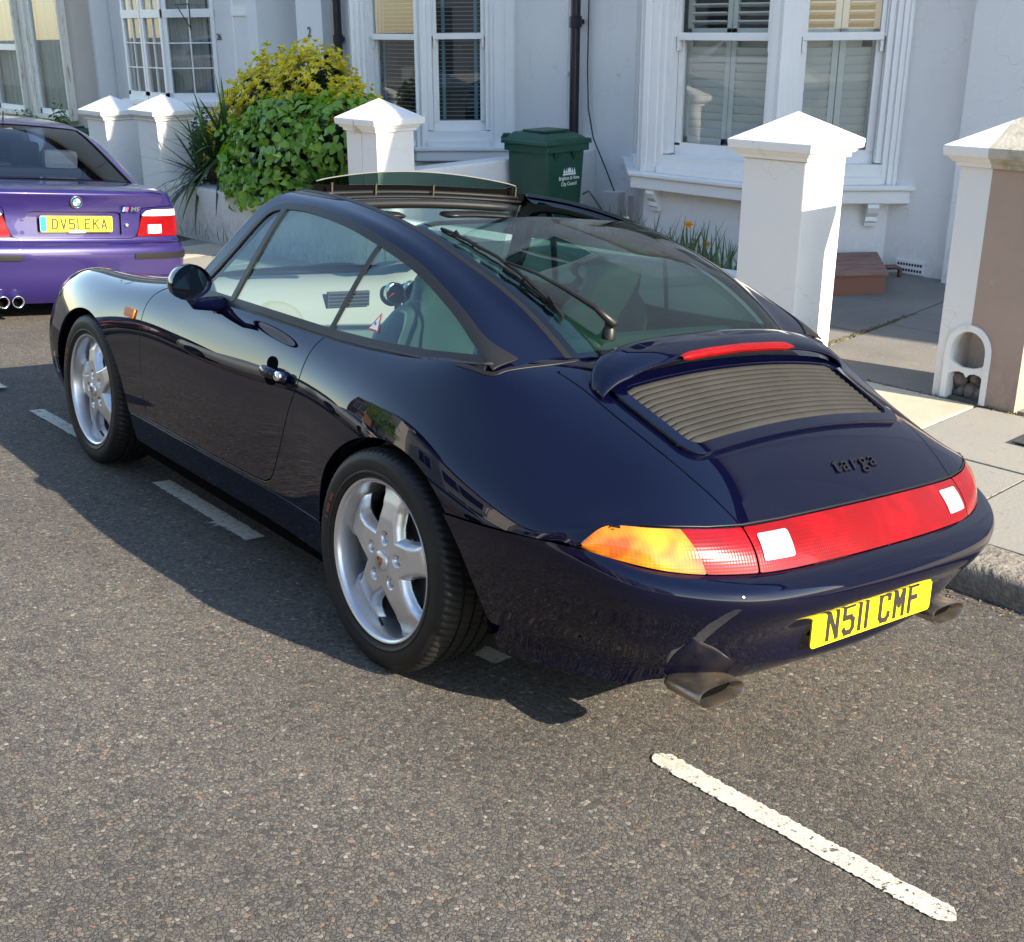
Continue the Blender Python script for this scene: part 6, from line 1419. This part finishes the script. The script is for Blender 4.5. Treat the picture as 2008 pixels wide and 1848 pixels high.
b = MB(); b.box(-.80, .80, .30, 4.4, .17, .30); b.box(-.6, .6, .1, .3, .22, .3); b.build('underbody', M_gap, pc_)

b = MB(); b.box(-.68, .68, .95, 1.45, .55, .93); b.box(-.70, .70, 1.36, 1.50, .55, 1.06); b.build('rear_seat', M_inner, pc_, bevel=.04)
M_head = mat('pale_headrest', (.30, .33, .26), .7)
for xx in (-.36, .36):
    b = MB(); b.box(xx-.14, xx+.14, 1.34, 1.44, 1.05, 1.20); b.build('headrest', M_head, pc_, bevel=.045)
b = MB(); b.box(-.78, .78, 1.6, 3.3, .3, .92); b.build('cabin_block', M_inner, pc_)
for xx in (-.38, .38):
    b = MB(); b.box(xx-.13, xx+.13, 2.28, 2.36, 1.02, 1.22); b.build('headrest', M_head, pc_, bevel=.045)

# ------------------------------------------------------------------ planting
def leafmat(name, c1, c2, rough=.38, tr=.35, sc=9):
    m = bpy.data.materials.new(name); m.use_nodes = True; nt = m.node_tree; L = nt.links; b = nt.nodes['Principled BSDF']; out = nt.nodes['Material Output']
    gi = N(nt, 'ShaderNodeNewGeometry'); mx = N(nt, 'ShaderNodeMix', _data_type='RGBA'); mx.inputs[6].default_value = (*c1, 1); mx.inputs[7].default_value = (*c2, 1)
    oi = N(nt, 'ShaderNodeObjectInfo'); n = N(nt, 'ShaderNodeTexNoise'); n.inputs['Scale'].default_value = 1; n.inputs['Detail'].default_value = 3; L.new(coord(nt, sc), n.inputs['Vector'])
    ad = N(nt, 'ShaderNodeMath', _operation='MULTIPLY_ADD'); L.new(gi.outputs['Random Per Island'], ad.inputs[0]); ad.inputs[1].default_value = .55; 
    m2 = N(nt, 'ShaderNodeMath', _operation='MULTIPLY'); L.new(oi.outputs['Random'], m2.inputs[0]); m2.inputs[1].default_value = .45; L.new(m2.outputs[0], ad.inputs[2])
    L.new(ad.outputs[0], mx.inputs[0]); L.new(mx.outputs[2], b.inputs['Base Color']); b.inputs['Roughness'].default_value = rough
    t = N(nt, 'ShaderNodeBsdfTranslucent'); hs = N(nt, 'ShaderNodeHueSaturation'); hs.inputs['Value'].default_value = 1.7; hs.inputs['Saturation'].default_value = 1.15; L.new(mx.outputs[2], hs.inputs['Color']); L.new(hs.outputs[0], t.inputs[0])
    ms = N(nt, 'ShaderNodeMixShader'); ms.inputs[0].default_value = tr; L.new(b.outputs[0], ms.inputs[1]); L.new(t.outputs[0], ms.inputs[2]); L.new(ms.outputs[0], out.inputs[0]); return m
L_green = leafmat('fresh_green_leaf', (.11, .25, .025), (.28, .44, .06))
L_yel = leafmat('variegated_yellow_leaf', (.62, .54, .04), (.82, .70, .10), .4, .42)
L_yg = leafmat('variegated_green_centre', (.16, .24, .03), (.34, .38, .045), .4, .3)
L_yuc = leafmat('yucca_blade', (.018, .045, .02), (.05, .11, .03), .4, .12)
L_strap = leafmat('strap_leaf', (.035, .10, .02), (.09, .19, .035), .4, .25)
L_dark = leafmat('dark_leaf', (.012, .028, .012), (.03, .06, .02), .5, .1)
L_daf = leafmat('daffodil_leaf', (.045, .10, .045), (.10, .17, .07), .45, .2)
M_stem = mat('woody_stem', (.09, .065, .04), .9, bump=(30, .6, .004))
def leaf_geo(l, w, cup=.12, fold=.18, n=4):
    """pointed oval leaf along +x, two strips either side of the midrib"""
    vs = []; fs = []
    for i in range(n+1):
        t = i/n; ww = w * (math.sin(math.pi*min(1, t**.8))**.75 if 0 < t < 1 else .02) * (1 - .25*t); zc = cup*l*math.sin(math.pi*t)*.5 - cup*l*t*t
        vs += [(l*t, -ww, zc + fold*ww), (l*t, 0, zc), (l*t, ww, zc + fold*ww)]
    for i in range(n): fs += [(i*3, i*3+3, i*3+4, i*3+1), (i*3+1, i*3+4, i*3+5, i*3+2)]
    return vs, fs
def frame(nrm, rnd, droop=.3):
    z_ = Vector(nrm).normalized(); a = rnd.uniform(0, 6.283); x_ = Vector((math.cos(a), math.sin(a), -droop)); x_ = (x_ - z_*x_.dot(z_)).normalized(); y_ = z_.cross(x_)
    return Matrix(((x_.x, y_.x, z_.x, 0), (x_.y, y_.y, z_.y, 0), (x_.z, y_.z, z_.z, 0), (0, 0, 0, 1)))
def bush(name, label, lobes, mt, protos, ntot, nobj, rnd, up=.5, inner=L_dark, stems=None, cat='bush', piece='leaf', smin=.7, smax=1.25, jit=.5, cut=None):
    t = empty(name, (lobes[0][0][0], lobes[0][0][1], .1), 0, label, cat); org = t.location.copy()
    samples = []
    tot = sum(r[0]*r[1]*r[2] for c, r in lobes)
    while len(samples) < ntot:
        c, r = rnd.choices(lobes, [r[1]*r[2] for c, r in lobes])[0]
        d = Vector((rnd.gauss(0, 1), rnd.gauss(0, 1), rnd.gauss(0, 1))).normalized()
        k = rnd.uniform(.72, 1.03) * (1 + .13*mnoise(d*2.4 + Vector(c)))
        p = Vector(c) + Vector((d.x*r[0], d.y*r[1], d.z*r[2]))*k
        if any(sum(((p[i]-c2[i])/r2[i])**2 for i in range(3)) < .42 for c2, r2 in lobes): continue
        if cut and cut(p): continue
        nrm = (Vector((d.x/r[0], d.y/r[1], d.z/r[2])).normalized() + Vector((0, 0, up)) + Vector((rnd.gauss(0, jit), rnd.gauss(0, jit), rnd.gauss(0, jit)*.6))).normalized()
        samples.append((p, nrm, rnd.uniform(smin, smax)))
    camp = Vector(CAM_POS); samples.sort(key=lambda s_: (s_[0]-camp).length - .25*s_[1].dot((camp - s_[0]).normalized()))
    mesh_p = []
    for vs, fs, mi in protos:
        me = mesh(vs, fs, piece, True, mi); [me.materials.append(q_) for q_ in mt]; mesh_p.append(me)
    sv = []; sf = []; sm = []
    step = max(1, len(samples)//2//nobj)
    picked = set(range(0, min(nobj*step, len(samples)), step))
    for i, (p, nr, sc) in enumerate(samples):
        F = Matrix.Translation(p - org) @ frame(nr, rnd) @ Matrix.Scale(sc, 4); k = rnd.randrange(len(protos))
        if i in picked:
            o = bpy.data.objects.new(piece, mesh_p[k]); COL.objects.link(o); o.parent = t; o.matrix_local = F
        else:
            vs, fs, mi = protos[k]; n0 = len(sv); sv += [tuple(F @ Vector(v)) for v in vs]; sf += [tuple(q_+n0 for q_ in f) for f in fs]; sm += mi
    me = mesh(sv, sf, 'foliage', True, sm); o = link('foliage', me, mt, t); o['kind'] = 'stuff'
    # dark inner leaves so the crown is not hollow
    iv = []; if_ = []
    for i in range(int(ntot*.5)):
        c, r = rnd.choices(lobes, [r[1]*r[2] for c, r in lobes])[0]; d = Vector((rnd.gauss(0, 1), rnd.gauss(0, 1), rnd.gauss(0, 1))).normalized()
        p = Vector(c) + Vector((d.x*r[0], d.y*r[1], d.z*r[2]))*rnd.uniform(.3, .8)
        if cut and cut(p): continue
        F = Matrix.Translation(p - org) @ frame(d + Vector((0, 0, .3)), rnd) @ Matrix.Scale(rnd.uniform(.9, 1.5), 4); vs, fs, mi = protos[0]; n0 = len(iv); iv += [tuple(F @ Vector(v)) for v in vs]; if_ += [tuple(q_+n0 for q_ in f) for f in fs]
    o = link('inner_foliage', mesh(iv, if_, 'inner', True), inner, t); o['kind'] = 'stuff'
    for k in range(7):
        c, r = lobes[k % len(lobes)]; b = MB(); g0 = Vector((lobes[0][0][0] + rnd.uniform(-.1, .1), lobes[0][0][1] + rnd.uniform(-.3, .3), .1)); e = Vector(c) + Vector((rnd.uniform(-.4, .4)*r[0], rnd.uniform(-.7, .7)*r[1], rnd.uniform(.2, .7)*r[2])); mid = g0.lerp(e, .5) + Vector((rnd.uniform(-.08, .08), rnd.uniform(-.1, .1), .05))
        b.tube([g0 - org, mid - org, e - org], [.02, .014, .006], 7); b.build('stem', M_stem, t, smooth=True, fixn=False)
    return t
rnd = random.Random(11)
lv = [leaf_geo(.088, .034, .25, .25), leaf_geo(.10, .040, .1, .15), leaf_geo(.075, .032, .45, .35)]
PG = [(v, f, [0]*len(f)) for v, f in lv]
def rosette(n, l, w, tilt, rnd):
    vs = []; fs = []; mi = []
    for i in range(n):
        a = 2*math.pi*i/n*1.0 + rnd.uniform(-.2, .2); v, f = leaf_geo(l*rnd.uniform(.8, 1.15), w, .2, .2, 3); el = tilt + rnd.uniform(-.25, .25)
        Mx = Matrix.Rotation(a, 4, 'Z') @ Matrix.Rotation(-el, 4, 'Y'); n0 = len(vs); vs += [tuple(Mx @ Vector(q_)) for q_ in v]; fs += [tuple(q_+n0 for q_ in g_) for g_ in f]; mi += [0 if (k_ % 2 == i % 2 or rnd.random() < .72) else 1 for k_ in range(len(f))]
    return vs, fs, mi
PY = [rosette(8, .048, .0125, .55, rnd), rosette(7, .055, .013, .8, rnd), rosette(9, .045, .012, .35, rnd)]
bush('variegated_shrub', 'tall shrub of small yellow and green variegated leaves behind the leafy green bush', [((3.80, 7.75, .98), (.46, .80, .58)), ((3.75, 7.12, 1.15), (.40, .46, .50)), ((3.85, 8.45, .85), (.38, .40, .46)), ((3.55, 8.35, .60), (.30, .32, .40)), ((3.7, 6.55, 1.0), (.3, .3, .36))], [L_yel, L_yg], PY, 3000, 290, rnd, up=.9, piece='leaf_cluster', jit=.35)
bush('green_bush', 'big fresh green broad leaved bush spilling over the low white garden wall', [((3.42, 7.15, .66), (.42, .92, .50)), ((3.50, 6.30, .84), (.38, .52, .42)), ((3.34, 7.60, .50), (.36, .38, .36)), ((3.22, 7.30, .36), (.28, .55, .26)), ((3.45, 7.0, .98), (.34, .62, .26))], [L_green], PG, 2300, 290, rnd, up=.45, piece='leaf', jit=.42, cut=lambda p: p.x > 3.05 and p.z < .30 and p.x < 3.36)
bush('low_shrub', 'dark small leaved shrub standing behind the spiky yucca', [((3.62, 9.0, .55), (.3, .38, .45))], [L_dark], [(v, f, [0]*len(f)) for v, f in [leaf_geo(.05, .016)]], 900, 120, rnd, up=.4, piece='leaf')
def blade(p0, direc, l, w, droop, n=7, keel=.25, base=.35):
    d = Vector(direc).normalized(); side = d.cross(Vector((0, 0, 1))); side = side.normalized() if side.length > .05 else Vector((1, 0, 0)); vs = []; fs = []; p = Vector(p0); v = d.copy()
    for i in range(n+1):
        t = i/n; ww = w*(base + (1-base)*min(1, t*3.5))*(1 if t < .45 else max(.03, (1-t)/.55)**.8); nn = side.cross(v).normalized()
        vs += [tuple(p - side*ww + nn*ww*keel), tuple(p), tuple(p + side*ww + nn*ww*keel)]
        p = p + v*(l/n); v = (v + Vector((0, 0, -droop/n*(.4+1.6*t)))).normalized()
    for i in range(n): fs += [(i*3, i*3+3, i*3+4, i*3+1), (i*3+1, i*3+4, i*3+5, i*3+2)]
    return vs, fs
def blades_thing(name, label, cat, org, specs, mt, piece):
    t = empty(name, org, 0, label, cat)
    for sp in specs:
        vs, fs = blade(*sp); link(piece, mesh([tuple(Vector(v) - Vector(org)) for v in vs], fs, piece, True), mt, t)
    return t
sp = []
for hd_ in range(3):
    c0 = Vector((3.20 + .08*hd_, 8.42 - .14*hd_, .40 + .13*hd_))
    for i in range(46):
        a = rnd.uniform(0, 6.283); el = rnd.uniform(-.7, 1.25); d = (math.cos(a)*math.cos(el) - .25, math.sin(a)*math.cos(el), math.sin(el))
        sp.append((c0, d, rnd.uniform(.48, .80), rnd.uniform(.012, .021), rnd.uniform(.3, 1.5) if el < .4 else rnd.uniform(.05, .4)))
yc_ = blades_thing('yucca', 'dark spiky yucca with drooping sword leaves beside the white gate pillar', 'plant', (3.3, 8.35, .1), sp, L_yuc, 'leaf_blade')
b = MB(); b.tube([(0, 0, -.1), (.02, .02, .2), (-.02, -.02, .42)], [.06, .05, .05], 10); b.build('trunk', M_stem, yc_, smooth=True, fixn=False)
sp = []
for i in range(46):
    a = rnd.uniform(0, 6.283); el = rnd.uniform(.5, 1.4); sp.append((Vector((3.22, 6.15, .36)) + Vector((rnd.gauss(0, .04), rnd.gauss(0, .16), 0)), (math.cos(a)*math.cos(el) - .12, math.sin(a)*math.cos(el), math.sin(el)), rnd.uniform(.35, .55), rnd.uniform(.012, .019), rnd.uniform(.6, 2.0)))
blades_thing('strap_leaf_plant', 'arching strap leaved plant at the foot of the green bush beside the double pillar', 'plant', (3.22, 6.15, .3), sp, L_strap, 'strap_leaf')
# daffodils in the bed
M_pet = leafmat('pale_yellow_petal', (.62, .58, .22), (.72, .68, .35), .6, .35); M_org = leafmat('orange_petal', (.70, .26, .02), (.80, .36, .03), .6, .3); M_with = mat('withered_flower', (.36, .20, .07), .8)
def clump(cx_, cy_, n, label, hmax=.34, spread=.10):
    z0 = -.02; sp = []
    for i in range(n):
        a = rnd.uniform(0, 6.283); el = rnd.uniform(.85, 1.5); sp.append((Vector((cx_ + rnd.gauss(0, spread*.5), cy_ + rnd.gauss(0, spread), z0)), (math.cos(a)*math.cos(el), math.sin(a)*math.cos(el), math.sin(el)), rnd.uniform(.6, 1)*hmax, rnd.uniform(.008, .013), rnd.uniform(.05, .7)))
    return blades_thing('daffodil_clump', label, 'plant', (cx_, cy_, z0), sp, L_daf, 'leaf_blade')
def flower(t, x_, y_, h_, mt, mt2, s=.035, lean=(0, 0)):
    o = t.location; p = Vector((x_ - o.x, y_ - o.y, 0)); top_ = p + Vector((lean[0], lean[1], h_))
    b = MB(); b.tube([p, p + Vector((lean[0]*.5, lean[1]*.5, h_*.6)), top_, top_ + Vector((-.015, -.02, -.004))], [.004, .0035, .003, .003], 6); st = b.build('flower_stem', L_daf, t, fixn=False, smooth=True)
    Fm = Matrix.Translation(top_ + Vector((-.018, -.025, -.004))) @ Vector((-.55, -.8, .12)).to_track_quat('Z', 'Y').to_matrix().to_4x4()
    b = MB()
    for k in range(6):
        v, f = leaf_geo(s, s*.36, -.1, .1, 3); Mx = Fm @ Matrix.Rotation(k*math.pi/3, 4, 'Z') @ Matrix.Rotation(-.15, 4, 'Y'); b.add([Mx @ Vector(q_) for q_ in v], f)
    b.build('petals', mt, st, fixn=False, smooth=True)
    b = MB(); b.lathe([(.006, 0), (.009, .012), (.013, .018)], 10, 'z', 0, Fm); b.build('trumpet', mt2, st, fixn=False)
dc = [((4.28, 3.86), 22, 'left end daffodil clump with a pale yellow flower in front of the bay wall'), ((4.12, 3.42), 34, 'middle daffodil clump below the bay sill bracket'), ((4.10, 3.08), 40, 'daffodil clump with a bright orange flower in front of the shuttered bay'), ((4.05, 2.72), 34, 'right end daffodil clump half behind the tall white pillar')]
cl = [clump(c[0], c[1], int(n*1.5), lb, hmax=.56, spread=.13) for c, n, lb in dc]
flower(cl[0], 4.25, 3.80, .40, M_pet, M_pet, .04, (0, -.02)); flower(cl[0], 4.27, 3.66, .34, M_with, M_with, .018); flower(cl[0], 4.2, 4.05, .36, M_with, M_with, .016, (0, .02))
flower(cl[2], 4.10, 3.05, .47, M_org, M_org, .034); flower(cl[3], 4.08, 2.86, .36, M_with, M_org, .022); flower(cl[1], 4.15, 3.30, .30, M_with, M_with, .016)
# a few climber shoots against the beige house
bush('climber', 'thin straggling climber under the peeling windows at the far left', [((4.75, 15.6, .35), (.06, .35, .45)), ((4.75, 16.9, .30), (.06, .5, .3))], [L_strap], [(v, f, [0]*len(f)) for v, f in [leaf_geo(.06, .02)]], 260, 60, rnd, up=.2, piece='leaf', inner=L_strap)
sp = [(Vector((2.98, 8.6 - i*.09, -.14)), (rnd.uniform(-.3, .1), rnd.uniform(-.5, .5), 1), rnd.uniform(.08, .2), .004, .8) for i in range(18)]
blades_thing('pavement_weeds', 'wisps of dry weed at the foot of the garden wall under the yucca', 'weeds', (2.98, 8.2, -.14), sp, mat('dry_weed', (.22, .18, .08), .9), 'weed_blade')

# ------------------------------------------------------------------ far side of the street (seen in the paintwork and glass)
M_o1 = mat('cream_stucco', (.70, .68, .63), .8, var=(.8, (.52, .47, .39), .3, .7)); M_o2 = mat('pale_stucco', (.80, .77, .70), .8, var=(.8, (.6, .58, .54), .3, .7)); M_o3 = mat('brick_terrace', (.36, .20, .14), .85, var=(3, (.27, .15, .10), .3, .7))
M_dp = bpy.data.materials.get('dark_pane')
for k in range(7):
    y0 = -16 + 5.6*k; mt = (M_o1, M_o2, M_o3, M_o2)[k % 4]
    lab = ['cream stuccoed', 'white stuccoed', 'brick fronted', 'pale stuccoed', 'second cream', 'last white', 'second brick'][k] + ' terraced house across the street, seen only as a reflection'
    h = empty('opposite_house', (0, 0, 0), 0, lab, 'house', 'houses on the far side of the street')
    hh = 6.4 + .35*((k*37) % 3)
    b = MB(); b.box(-17, -11.2, y0, y0 + 5.58, -1, hh); b.prism([(-11.2, y0+.6), (-10.6, y0+1.1), (-10.6, y0+2.5), (-11.2, y0+3.0)], -1, hh - .4); b.build('wall', mt, h)
    b = MB(); b.add([(-11.0, y0, hh), (-11.0, y0+5.58, hh), (-14, y0+5.58, hh+2.2), (-14, y0, hh+2.2), (-17, y0, hh), (-17, y0+5.58, hh)], [(0, 1, 2, 3), (3, 2, 5, 4)]); b.build('roof', M_blk, h, fixn=False)
    for (a, c, z0, z1, xx) in ((1.25, 2.35, .6, 2.5, -10.6), (1.25, 2.35, 3.6, 5.2, -10.6), (3.7, 4.7, 3.6, 5.2, -11.2)):
        b = MB(); b.box(xx, xx+.03, y0+a-.1, y0+c+.1, z0-.1, z1+.1); w_ = b.build('window', M_trim, h)
        b = MB(); b.box(xx+.031, xx+.04, y0+a, y0+(a+c)/2-.03, z0, z1); b.box(xx+.031, xx+.04, y0+(a+c)/2+.03, y0+c, z0, z1); b.build('pane', M_dp, w_)
    b = MB(); b.box(-11.2, -11.15, y0+3.8, y0+4.7, -.2, 2.1); b.build('door', M_blackpipe, h)
b = MB(); b.box(-11.1, -8.2, -30, 40, -.9, zroad(-8, 0) + .08); tag(b.build('opposite_pavement', M_flag2), kind='structure')
b = MB(); b.box(-9.3, -9.1, -16, 26, -.7, .55); tag(b.build('garden_wall', M_white), 'long low white front wall on the far side of the street', 'garden wall')
# parked cars across the road: the saloon's shape in other paints
cols = (('silver', (.45, .46, .47), 'silver saloon parked across the street, nearest of the three'), ('white', (.75, .75, .74), 'white saloon parked across the street'), ('dark', (.02, .02, .022), 'black saloon parked across the street, furthest away'))
for k, (nm, c, lb) in enumerate(cols):
    mt = mat('paint_' + nm, c, .35, metal=.3, coat=1)
    cc = copy_tree(pc_); cc['label'] = lb; cc.matrix_world = Matrix.Translation((-6.9, [3.0, 9.2, 15.2][k], zroad(-6.9, 0) + .02)); cc['group'] = 'cars parked across the street'
    for o in [cc] + list(cc.children_recursive):
        if o.type == 'MESH' and any(s_.material == M_purple for s_ in o.material_slots): o.material_slots[0].link = 'OBJECT'; o.material_slots[0].material = mt
    for o in list(cc.children_recursive):
        if o.name.split('.')[0] in ('number_plate', 'registration', 'blue_band', 'dealer_label', 'model_badge', 'badge_stripe', 'boot_roundel', 'roundel_ring', 'roundel_quarter'): bpy.data.objects.remove(o)
def tree(x_, y_, label):
    rnd = random.Random(int(y_*10)); z0 = zroad(-8, 0); t = empty('street_tree', (x_, y_, z0), 0, label, 'tree', 'street trees opposite')
    b = MB(); b.tube([(0, 0, 0), (.05, .02, 1.2), (0, .1, 2.4), (-.05, .05, 3.6)], [.16, .13, .11, .07], 10)
    for i in range(9):
        a = i*.7; b.tube([(0, .06, 1.9 + .18*i), (math.cos(a)*.6, math.sin(a)*.6, 2.5 + .2*i), (math.cos(a)*1.2, math.sin(a)*1.2, 2.9 + .22*i)], [.06, .04, .015], 7)
    b.build('trunk', M_stem, t, smooth=True, fixn=False)
    vs = []; fs = []
    for i in range(5200):
        d = Vector((rnd.gauss(0, 1), rnd.gauss(0, 1), rnd.gauss(0, 1))).normalized()*rnd.uniform(.35, 1)**.6; p = Vector((d.x*1.7, d.y*1.8, 3.9 + d.z*1.5))
        if mnoise(p*1.1) < -.18: continue
        F = Matrix.Translation(p) @ frame(d + Vector((rnd.gauss(0, .4), rnd.gauss(0, .4), .4)), rnd); v, f = leaf_geo(.13, .045, .1, .1, 2); n0 = len(vs); vs += [tuple(F @ Vector(q_)) for q_ in v]; fs += [tuple(q_+n0 for q_ in g_) for g_ in f]
    o = link('crown', mesh(vs, fs, 'crown', True), L_green, t); o['kind'] = 'stuff'
tree(-8.6, 12.4, 'leafy street tree across the road, seen in the paintwork')
